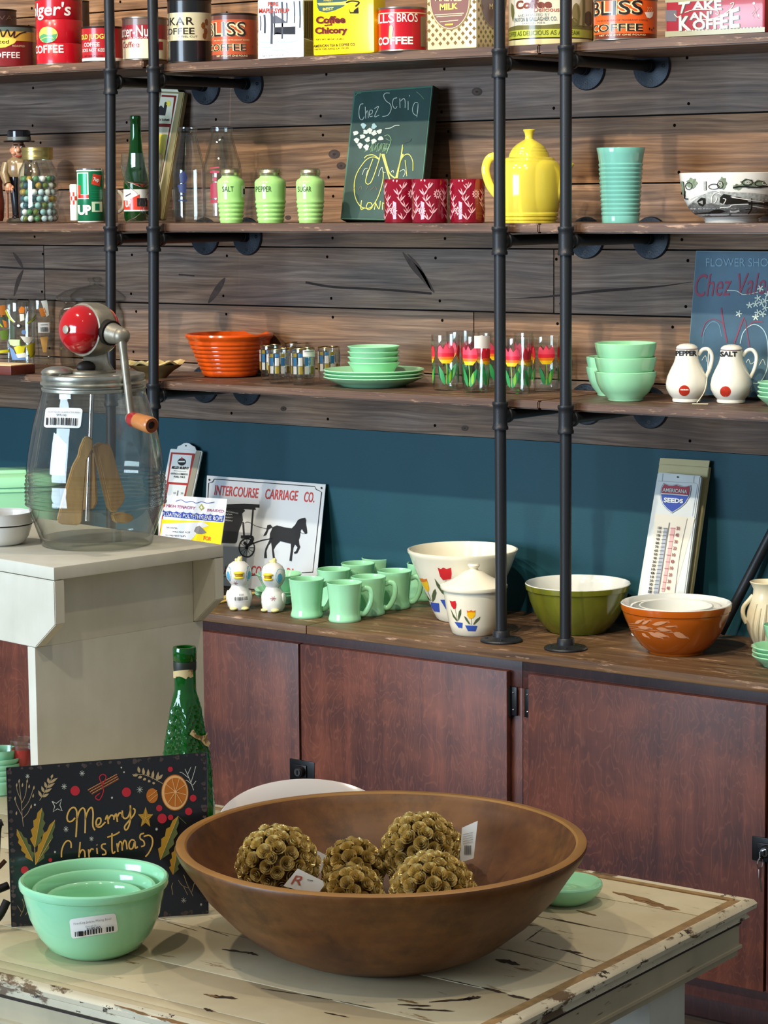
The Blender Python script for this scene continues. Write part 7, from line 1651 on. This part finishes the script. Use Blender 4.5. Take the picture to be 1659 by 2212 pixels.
# lettering strokes
for L in ([(560, 575), (535, 600), (508, 600), (500, 565), (520, 515), (552, 498), (572, 530), (572, 620), (566, 720)], [(570, 600), (590, 530), (618, 502), (636, 540), (634, 690)], [(634, 590), (655, 525), (682, 498), (694, 540), (692, 630), (708, 668)], [(715, 640), (748, 615), (750, 580), (728, 580), (716, 612), (728, 642), (752, 640), (786, 606)], [(786, 590), (800, 558), (808, 622)], [(806, 590), (826, 558), (846, 562), (850, 590)], [(850, 580), (866, 545), (876, 606)], [(872, 575), (890, 540), (908, 545), (914, 570)], [(912, 520), (915, 560), (930, 580), (955, 568), (972, 520), (972, 482)], [(972, 500), (972, 590), (955, 650), (936, 665), (930, 640), (960, 600), (1000, 550), (1006, 515), (992, 505)]): W(L, 3.4, GO)
for L in ([(530, 800), (528, 760), (505, 745), (478, 770), (460, 820), (458, 870)], [(598, 755), (588, 870)], [(590, 850), (610, 815), (630, 825), (634, 870)], [(660, 810), (665, 870)], [(664, 840), (680, 808), (698, 812)], [(722, 800), (726, 845)], [(722, 775), (724, 780)], [(790, 770), (762, 775), (760, 800), (785, 820), (788, 845), (760, 850)], [(835, 690), (835, 800), (842, 840), (860, 825)], [(800, 720), (860, 700), (892, 680)], [(872, 765), (880, 830)], [(878, 800), (892, 755), (908, 765), (912, 820)], [(911, 790), (926, 745), (940, 755), (948, 810)], [(1005, 745), (980, 740), (962, 770), (968, 805), (990, 800), (1006, 750), (1010, 800), (1028, 790)], [(1075, 690), (1048, 700), (1046, 730), (1072, 750), (1076, 780), (1052, 790)], [(1072, 715), (1110, 705), (1136, 730), (1135, 780), (1110, 835), (1085, 865)]): W(L, 3.2, GO)
# orange slice, nut, star
a.poly(disc(*K([(1305, 387)])[0], 29.5, 39, 40), OR1, 2); a.poly(disc(*K([(1305, 387)])[0], 28, 37, 40), OR2, 3); a.poly(disc(*K([(1307, 385)])[0], 23.5, 31.5, 40), OR1, 4)
c = K([(1308, 381)])[0]
for q in range(9): a.line([c, (c[0] + 23.5*cos(q*2*pi/9 + .2), c[1] + 31.5*sin(q*2*pi/9 + .2))], 1.3, OR2, 5)
a.poly(disc(*c, 3, 3.5), OR2, 6); a.poly(disc(*K([(1135, 410)])[0], 12.5, 16, 24), OR1, 2); W([(1105, 420), (1140, 395), (1170, 370)], .9, OR2, 4); W([(1115, 450), (1150, 420), (1175, 400)], .9, OR2, 4)
sc = K([(1086, 575)])[0]; a.poly([(sc[0] + (18 if q % 2 == 0 else 8.5)*sin(q*pi/5)*.95, sc[1] - (24 if q % 2 == 0 else 10.5)*cos(q*pi/5)) for q in range(10)], GO2, 2)
for q in range(5): a.line([sc, (sc[0] + 16*sin(q*2*pi/5), sc[1] - 21*cos(q*2*pi/5))], .9, GO, 4)
for x, y, r_ in ((560, 373, 35), (943, 384, 34), (1270, 213, 19), (1440, 428, 25), (1407, 527, 27), (1187, 503, 23), (1209, 580, 35), (1272, 572, 20), (183, 965, 28), (375, 890, 14)): a.poly(disc(*K([(x, y)])[0], r_/3.456, r_/3.3), CRD, 3)
for dx in (-14, 0, 14): W([(668 + dx, 385 + dx), (880 + dx*.4, 268 + dx*1.2)], 3.6, mat('sign_cinnamon', '#7a3a22', .4), 2); W([(670 + dx, 380 + dx), (878 + dx*.4, 265 + dx*1.2)], .8, OR2, 4)
for L in ([(765, 330), (740, 275), (765, 250), (790, 270), (765, 330), (770, 380), (740, 440), (710, 420), (745, 390)],): W(L, 2.2, CRD, 5)
def sprig(stem, w, m, leaves):
    W(stem, w, m, 3)
    for (x0, y0, x1, y1, lw) in leaves: a.poly(leaf(*K([(x0, y0)])[0], *K([(x1, y1)])[0], lw), m, 3)
sprig([(985, 250), (1080, 255), (1150, 285), (1215, 320)], 1.2, TAN, [(1040 + i*32, 240 + i*16, 1030 + i*38, 190 + i*10, 3.2) for i in range(5)] + [(1030 + i*30, 252 + i*14, 990 + i*38, 262 + i*16, 3.2) for i in range(5)] + [(1180, 290, 1215, 250, 3)])
sprig([(295, 445), (340, 370), (390, 270)], 1.2, TAN, [(310 + i*18, 420 - i*34, 285 + i*24, 370 - i*32, 3) for i in range(4)] + [(315 + i*18, 420 - i*34, 365 + i*22, 395 - i*40, 3) for i in range(4)] + [(380, 280, 395, 250, 2.6)])
for pts in ([(175, 640), (165, 560), (160, 470), (140, 300)], [(163, 520), (215, 450), (250, 350)], [(160, 470), (190, 400), (200, 300)], [(165, 560), (125, 480), (110, 430)], [(168, 580), (205, 540), (230, 490)], [(160, 450), (130, 380), (122, 330)]): W(pts, 1.1, TAN)
for x, y in ((140, 300), (250, 350), (200, 300), (110, 430), (230, 490), (122, 330), (120, 540), (215, 340), (165, 330), (245, 410)): a.poly(leaf(*K([(x, y + 16)])[0], *K([(x + 4, y - 16)])[0], 1.7), TAN, 4)
for pts in ([(1445, 370), (1415, 290), (1380, 210)], [(1425, 310), (1450, 230), (1460, 190)], [(1410, 280), (1360, 240), (1340, 235)], [(1400, 250), (1425, 195)], [(1435, 330), (1400, 300), (1385, 295)], [(1440, 330), (1462, 300)]): W(pts, 1.1, SPK)
def holly(x0, y0, x1, y1, w, two=True):
    A, B = K([(x0, y0)])[0], K([(x1, y1)])[0]; dx, dy = B[0]-A[0], B[1]-A[1]; l = sqrt(dx*dx + dy*dy); px, py = -dy/l, dx/l
    side = lambda s_: [(A[0] + dx*f + s_*px*w*h, A[1] + dy*f + s_*py*w*h) for f, h in ((0, .0), (.12, .55), (.2, .9), (.27, .6), (.42, 1.0), (.5, .66), (.65, .9), (.72, .5), (.86, .5), (1, 0))]
    a.poly(side(1) + [(A[0] + dx*.5, A[1] + dy*.5)], GRO, 2); a.poly(side(-1) + [(A[0] + dx*.5, A[1] + dy*.5)], GO2 if two else GRD, 2); a.line([A, B], .9, GO, 4)
holly(258, 800, 312, 500, 15); holly(265, 925, 410, 590, 13); holly(245, 900, 125, 660, 12); W([(265, 925), (258, 800)], 1.2, GO); W([(265, 925), (380, 740)], 1.0, GO)
holly(1195, 890, 1330, 560, 15); holly(1290, 1000, 1330, 760, 12); W([(1325, 560), (1390, 620)], 1, GRO)
for pts in ([(150, 1310), (180, 1240), (165, 1180)], [(160, 1280), (130, 1230)], [(1440, 1160), (1400, 1080), (1370, 1000)], [(1410, 1100), (1360, 1080), (1330, 1040)], [(1400, 1150), (1370, 1090)], [(1290, 1150), (1280, 1090), (1290, 1060)], [(1430, 1130), (1450, 1060)], [(190, 1300), (220, 1250)]): W(pts, 1.1, TAN)
for x, y, s_ in ((205, 265, 16), (612, 243, 20), (478, 342, 20), (1043, 365, 24), (492, 660, 20), (682, 732, 17), (1370, 1190, 20), (925, 235, 6), (835, 425, 8), (260, 478, 8), (1168, 660, 10), (905, 200, 6), (410, 830, 8), (1500, 1222, 9)):
    for q in range(4): 
        dx, dy = s_*cos(q*pi/4), s_*sin(q*pi/4)*1.1; W([(x - dx, y - dy), (x + dx, y + dy)], .8, SPK, 3)
fs = K([(388, 452), (420, 468), (460, 436), (446, 480), (464, 524), (428, 508), (396, 530), (408, 490), (388, 452)]); a.line(fs, 1.5, SPK, 3, smooth=False)
b.build('panel', t)
w = MB(); Pn2 = Panel(p0 + Pn.n*.0022, al, upv); FILM = thin_glass('shrink_film', '#f4f4f4', '#d0d0d0', 1.4, rough=.08)
n_ = Pn2.n*.0022
for q in ([(13, 1658), (18, 1657), (29, 2003), (24, 2004)], [(440, 1625), (449, 1624), (454, 1974), (446, 1975)]): Pn2.slab(w, q, .0004, FILM)
w.build('film_edge', t)

# nest of three green mixing bowls
JN = 'nested green mixing bowls on the table'
T = turn_z(207, 2076, ZT, 78); k = T.k0
def nest(hw, vtop, zoff, label, sticker=False):
    R = hw*T.k(vtop); h = T.z(vtop) - zoff; t = thing('mixing_bowl', label, 'bowl', (T.P[0], T.P[1], T.P[2] + zoff), T.rotz, JN)
    P_ = [(0, .004), (R*.44, .004), (R*.47, 0), (R*.50, .0015), (R*.62, h*.085), (R*.76, h*.26), (R*.87, h*.50), (R*.935, h*.78), (R*.945, h*.86), (R*.985, h*.885), (R*1.0, h*.93), (R*.995, h*.975), (R*.97, h*.997), (R*.935, h*.985), (R*.90, h*.93), (R*.885, h*.80), (R*.82, h*.50), (R*.70, h*.24), (R*.52, h*.09), (0, h*.07)]
    b = MB(); b.lathe(P_, JADE, 96); b.build('body', t)
    return t, P_
t, P_ = nest(162, 1893, 0, 'large green mixing bowl with a barcode sticker, outermost of the nest of three', True)
T.outer([q for q in P_[:13]]); q = MB(); a = Art(q, T.fn_photo(), step=8, eps=.0009)
a.poly(rquad([(154, 1985), (250, 1976), (255, 2015), (158, 2026)], r=7), WHITE, 0); a.text('Fire-King Jadeite Mixing Bowl', ((164, 1992), (240, 1984), (240, 1990), (164, 1998)), GREY, 2); a.text('Set of 3', ((188, 1999), (208, 1997), (208, 2001), (188, 2003)), GREY, 2); a.text('$195.00', ((190, 2004), (218, 2001), (218, 2007), (190, 2010)), INK, 2, bold=.02)
for i, (x, w_) in enumerate(((166, 2), (170, 1.5), (173, 10), (186, 3), (191, 4), (197, 2.5), (202, 4), (208, 3), (214, 3), (219, 2), (230, 3), (235, 4), (241, 4))): y0 = 2011 - (x - 166)*.11; a.poly([(x, y0), (x + w_, y0 - .2), (x + w_, y0 + 10), (x, y0 + 10.2)], INK, 2)
q.build('price_sticker', t)
def inner(hw, v, zoff, label):
    T2 = T; R = hw*T.k(v); h = T.z(v) - zoff
    nest(hw, v, zoff, label)
inner(133, 1912, .010, 'middle green mixing bowl of the nest of three')
inner(104, 1930, .019, 'smallest green mixing bowl, innermost of the nest of three')

# large wooden bowl
WB = bowl_wood_mat(); RIMW = mat('bowl_rim_wood', '#96682f', .45, var=.2, vscale=12)
T = turn_z(826, 2112, ZT, 205); R = 444*T.k(1812); h = T.z(1812)
P_ = [(0, .004), (R*.40, .003), (R*.44, 0), (R*.475, .003), (R*.60, h*.13), (R*.74, h*.33), (R*.86, h*.56), (R*.925, h*.74), (R*.955, h*.815), (R*.962, h*.835), (R*.985, h*.90), (R*1.0, h*.965), (R*.997, h*.99), (R*.985, h, RIMW), (R*.955, h, RIMW), (R*.945, h*.985, RIMW), (R*.92, h*.90), (R*.84, h*.66), (R*.70, h*.42), (R*.52, h*.24), (R*.30, h*.14), (0, h*.11)]
WBT, WBR, WBH = T, R, h
b = MB(); b.lathe(P_, WB, 128); o = b.build('wooden_bowl', None, tuple(T.P), T.rotz); tag(o, 'very large turned brown wooden bowl filled with gold rose balls', 'bowl')

# gold rose balls
GOLD = mat('gold_foil', '#f0d288', .34, .35, var=.22, vscale=90, coat=.3); GOLDD = mat('gold_core', '#5a4218', .5, .5)
rv = []; rf = []
def petal(r0, r1, a0, da, z0, z1, tilt):
    o_ = len(rv); n = 5
    for i in range(n):
        a_ = a0 + da*(i/(n-1) - .5); f = sin(pi*(i + .5)/n)
        rv.append((r0*cos(a_), r0*sin(a_), z0)); rv.append((r1*cos(a_)*(.9 + .1*f), r1*sin(a_)*(.9 + .1*f), z1 + .0012*f))
    for i in range(n - 1): rf.append([o_ + 2*i, o_ + 2*i + 2, o_ + 2*i + 3, o_ + 2*i + 1])
for ring, (n_p, r0, r1, z0, z1) in enumerate(((5, .0052, .0094, -.001, .0036), (5, .0036, .0066, .0, .0060), (4, .0016, .0040, .001, .0074), (3, .0004, .0018, .002, .0080))):
    for i in range(n_p): petal(r0, r1, 2*pi*i/n_p + ring*.6, 2*pi/n_p*1.25, z0, z1, 0)
def rose_ball(px, py, pz, rad, label, tagq, seed, tagtext):
    t = thing('rose_ball', label, 'ornament', (px, py, pz - rad), 0, 'gold rose balls in the wooden bowl')
    b = MB(); b.sphere((0, 0, rad), rad*.90, GOLDD, 28, 18); rnd = random.Random(seed)
    n = int(4*pi*rad*rad/(.0162**2)*1.12)
    for i in range(n):
        z = 1 - 2*(i + .5)/n; ph = i*2.39996 + rnd.uniform(-.08, .08); s_ = sqrt(1 - z*z); d = Vector((s_*cos(ph), s_*sin(ph), z))
        sc = rnd.uniform(.88, 1.12)
        X = Matrix.Translation(Vector((0, 0, rad)) + d*(rad*rnd.uniform(.895, .935))) @ d.to_track_quat('Z', 'Y').to_matrix().to_4x4() @ Matrix.Rotation(rnd.uniform(0, 6), 4, 'Z') @ Matrix.Diagonal((sc, sc, sc, 1))
        b.add(rv, rf, GOLD, X)
    b.build('body', t)
    if tagq:
        q = MB(); Pt = np.array([px, py, pz]); 
        n_ = CAM - Pt; n_ /= np.linalg.norm(n_); off = tagq[1]; p_ = Pt + n_*off
        pl = Panel(p_, np.cross(n_, [0, 0, 1]), [0, 0, 1]); pl.n = n_; pl.p0 = p_
        c_ = [pl.at(*c) for c in tagq[0]]; 
        def slab(cs, th, m):
            F = [Vector(x - Pt) + Vector((0, 0, rad)) for x in cs]; B = [f - Vector(n_)*th for f in F]; nn = len(F)
            q.add(F + B, [list(range(nn)), list(range(2*nn - 1, nn - 1, -1))] + [[i, nn + i, nn + (i+1) % nn, (i+1) % nn] for i in range(nn)], m)
        slab(c_, .0006, mat('tag_white', '#e6e4da', .6))
        a = Art(q, lambda u, v, e: tuple(Vector(pl.at(u, v) + n_*e - Pt) + Vector((0, 0, rad))), eps=.0004)
        tagtext(a); q.build('hang_tag', t)
def ball_at(u, v, rpx, dz):   # centre on the ray at a distance given by height above the table
    P = at_z(u, v, ZT + dz); return P, rpx*proj(P)[2]
def t1(a): a.text('R', ((633, 1890), (656, 1893), (650, 1912), (628, 1909)), mat('tag_red', '#b0563c', .5), 2, shear=.2); a.line([(664, 1900), (676, 1903)], 1.4, INK, 2)
def t2(a):
    for i in range(5): a.line([(1000, 1803 + i*5), (1021, 1798 + i*5)], .8, GREY, 2)
    a.bars(1003, 1826, 1018, 1846, INK, 2, 8)
def t3(a): pass
PLACED = []
def settle(u, v, rpx):
    inn = [(r_, z_ + ZT) for r_, z_ in [q[:2] for q in P_[-7:]]]; ctr = np.array([WBT.P[0], WBT.P[1]])
    best = None
    for i in range(60):
        dz = .05 + i*.002; P, rr = ball_at(u, v, rpx, dz); d = float(np.hypot(*(P[:2] - ctr))); gap = 9
        for (ra, za), (rb, zb_) in zip(inn, inn[1:]):
            for q in range(9):
                f = q/8; gap = min(gap, math.hypot(ra + (rb - ra)*f - d, za + (zb_ - za)*f - P[2]))
        zs_ = np.interp(d, [q[0] for q in inn[::-1]], [q[1] for q in inn[::-1]])
        if P[2] < zs_: gap = -gap
        for (p2, r2) in PLACED: gap = min(gap, float(np.linalg.norm(P - p2)) - r2)
        if best is None or gap - rr > best[0]: best = (gap - rr, P, rr)
        if gap >= rr*1.09: break
    PLACED.append((best[1], best[2])); return best[1], best[2]
for u, v, rpx, dz, lab, tq, sd, tt in (
    (600, 1872, 84, .084, 'gold rose ball nearest the Christmas sign, with a white tag lying in front', ([(643, 1876), (698, 1903), (700, 1913), (684, 1934), (612, 1914)], .052), 1, t1),
    (763, 1880, 62, .082, 'small gold rose ball in the middle of the bowl, behind the lowest one', ([(655, 1822), (706, 1848), (692, 1888), (660, 1870)], .01), 2, t3),
    (760, 1935, 62, .070, 'gold rose ball lowest at the front, mostly below the bowl rim', None, 4, t3),
    (935, 1932, 88, .076, 'gold rose ball in front of the one with the barcode tag', None, 5, t3),
    (912, 1842, 83, .108, 'gold rose ball on top of the others, with an upright barcode tag', ([(998, 1788), (1032, 1773), (1023, 1854), (992, 1864)], .020), 3, t2)):
    P, rr = settle(u, v, rpx); rose_ball(P[0], P[1], P[2], rr, lab, tq, sd, tt)

# green dish, platter, odds and ends
T = turn_z(1220, 1957, ZT, 40); k = T.k0; b = MB(); R = 82*k
b.lathe([(0, .003), (R*.5, .003), (R*.55, 0), (R*.62, .001), (R*.8, .007), (R*.95, .015), (R, .021), (R*.99, .0245), (R*.95, .026), (R*.88, .0245), (R*.74, .018), (R*.6, .015), (R*.42, .0165), (R*.3, .015), (0, .0145)], JADE, 80); o = b.build('covered_dish', None, tuple(T.P), T.rotz); tag(o, 'round swirled green glass dish half hidden behind the wooden bowl', 'dish')
T = turn_z(668, 1880, ZT, 60); z0 = 0
P = at_z(656, 1684, ZT + .085); k = proj(P)[2]; dd = np.array([P[0], P[1], 0]); dd /= np.linalg.norm(dd); P = P - dd*.075
t = thing('platter', 'pale oval platter propped behind the large wooden bowl, only its rim showing', 'platter', (P[0], P[1], ZT), atan2(-P[1], -P[0]) + pi/2)
WP = mat('platter_ivory', '#ddd0c4', .15, coat=.4); b = MB(); R = 182*k
n0 = 0; b.lathe([(0, .004), (R*.55, .004), (R*.6, 0), (R*.64, .003), (R*.72, .016), (R*.98, .024), (R*1.0, .027), (R*.985, .029), (R*.72, .021), (R*.6, .010), (0, .008)], WP, 72)
b.v = [(x, y*.62, z) for x, y, z in b.v]
X = Matrix.Translation((0, .0, .0)) @ Matrix.Rotation(radians(38), 4, 'X'); zz = [(X @ Vector(p)) for p in b.v]; mz = min(p.z for p in zz); b.v = [(p.x, p.y, p.z - mz) for p in zz]
dz_need = proj((P[0], P[1], ZT))[1]
b.build('body', t)

# green books / plates and a red shot glass behind the sign
T = turn_z(4, 1722, ZT, 40); GSB = 'stack of green plates behind the Christmas sign'
for i, w_ in enumerate(('bottom', 'second', 'third', 'fourth', 'top')): 
    o = stack_plate(T, 'plate', 'green plate at the table edge by the red shot glass, %s of the stack' % w_, GSB, 46, i*.0085)
T = Turn(T.uc, (T.P[0], T.P[1], ZT + .0085*4 + .006)); k = T.k0
b = MB(); b.lathe([(0, .002), (22*k, .002), (24*k, 0), (30*k, .008), (36*k, .024), (37*k, .028), (35*k, .029), (27*k, .012), (0, .008)], JADE, 48); o = b.build('small_bowl', None, tuple(T.P), T.rotz); tag(o, 'small green bowl on the stack of green plates by the red shot glass', 'bowl')
T = turn_z(52, 1716, ZT, 20); T = Turn(46, T.P); t = T.thing('shot_glass', 'clear stemmed glass with a red bowl, behind the bench panel edge', 'glass'); k = T.k0
b = MB(); pr = T.prof([(0, 1712), (22, 1712), (22, 1708), (6, 1700), (5, 1672), (12, 1660), (24, 1645), (28, 1615), (28.5, 1596)]); b.lathe(pr + [(q[0] - .0018, q[1]) for q in pr if q[1] > T.z(1662)][::-1], GLASS, 36); b.build('glass_body', t)
b = MB(); b.lathe(T.prof([(0, 1656), (14, 1655), (22, 1645), (25, 1625), (25.3, 1616), (0, 1615)]), mat('red_fill', '#b0161c', .15, coat=.4), 36); b.build('red_bowl', t)
# wrought iron piece at the edge
WI = mat('wrought_iron', '#1b1714', .5, .4); P = at_z(2, 2012, ZT); k = proj(P)[2]
t = thing('iron_stand', 'dark wrought iron stand cut by the picture edge beside the Christmas sign', 'stand', (P[0], P[1], ZT), atan2(-P[1], -P[0]) + pi/2)
b = MB()
b.tube(curve([(-40*k, .03, 9*k), (-10*k, .03, 120*k), (0, .03, 215*k), (10*k, .03, 228*k)]), 8*k, WI, 12); b.tube(curve([(-60*k, -.01, 8*k), (-10*k, 0, 26*k), (15*k, .01, 62*k)]), 9*k, WI, 12); b.tube(curve([(-60*k, .02, 62*k), (-5*k, .03, 78*k), (18*k, .035, 84*k)]), 9*k, WI, 12)
b.tube(curve([(-60*k, .03, 108*k), (-12*k, .03, 120*k), (14*k, .035, 140*k)]), 5*k, mat('rusty_iron', '#4a2a18', .6, .3), 10); b.build('body', t)
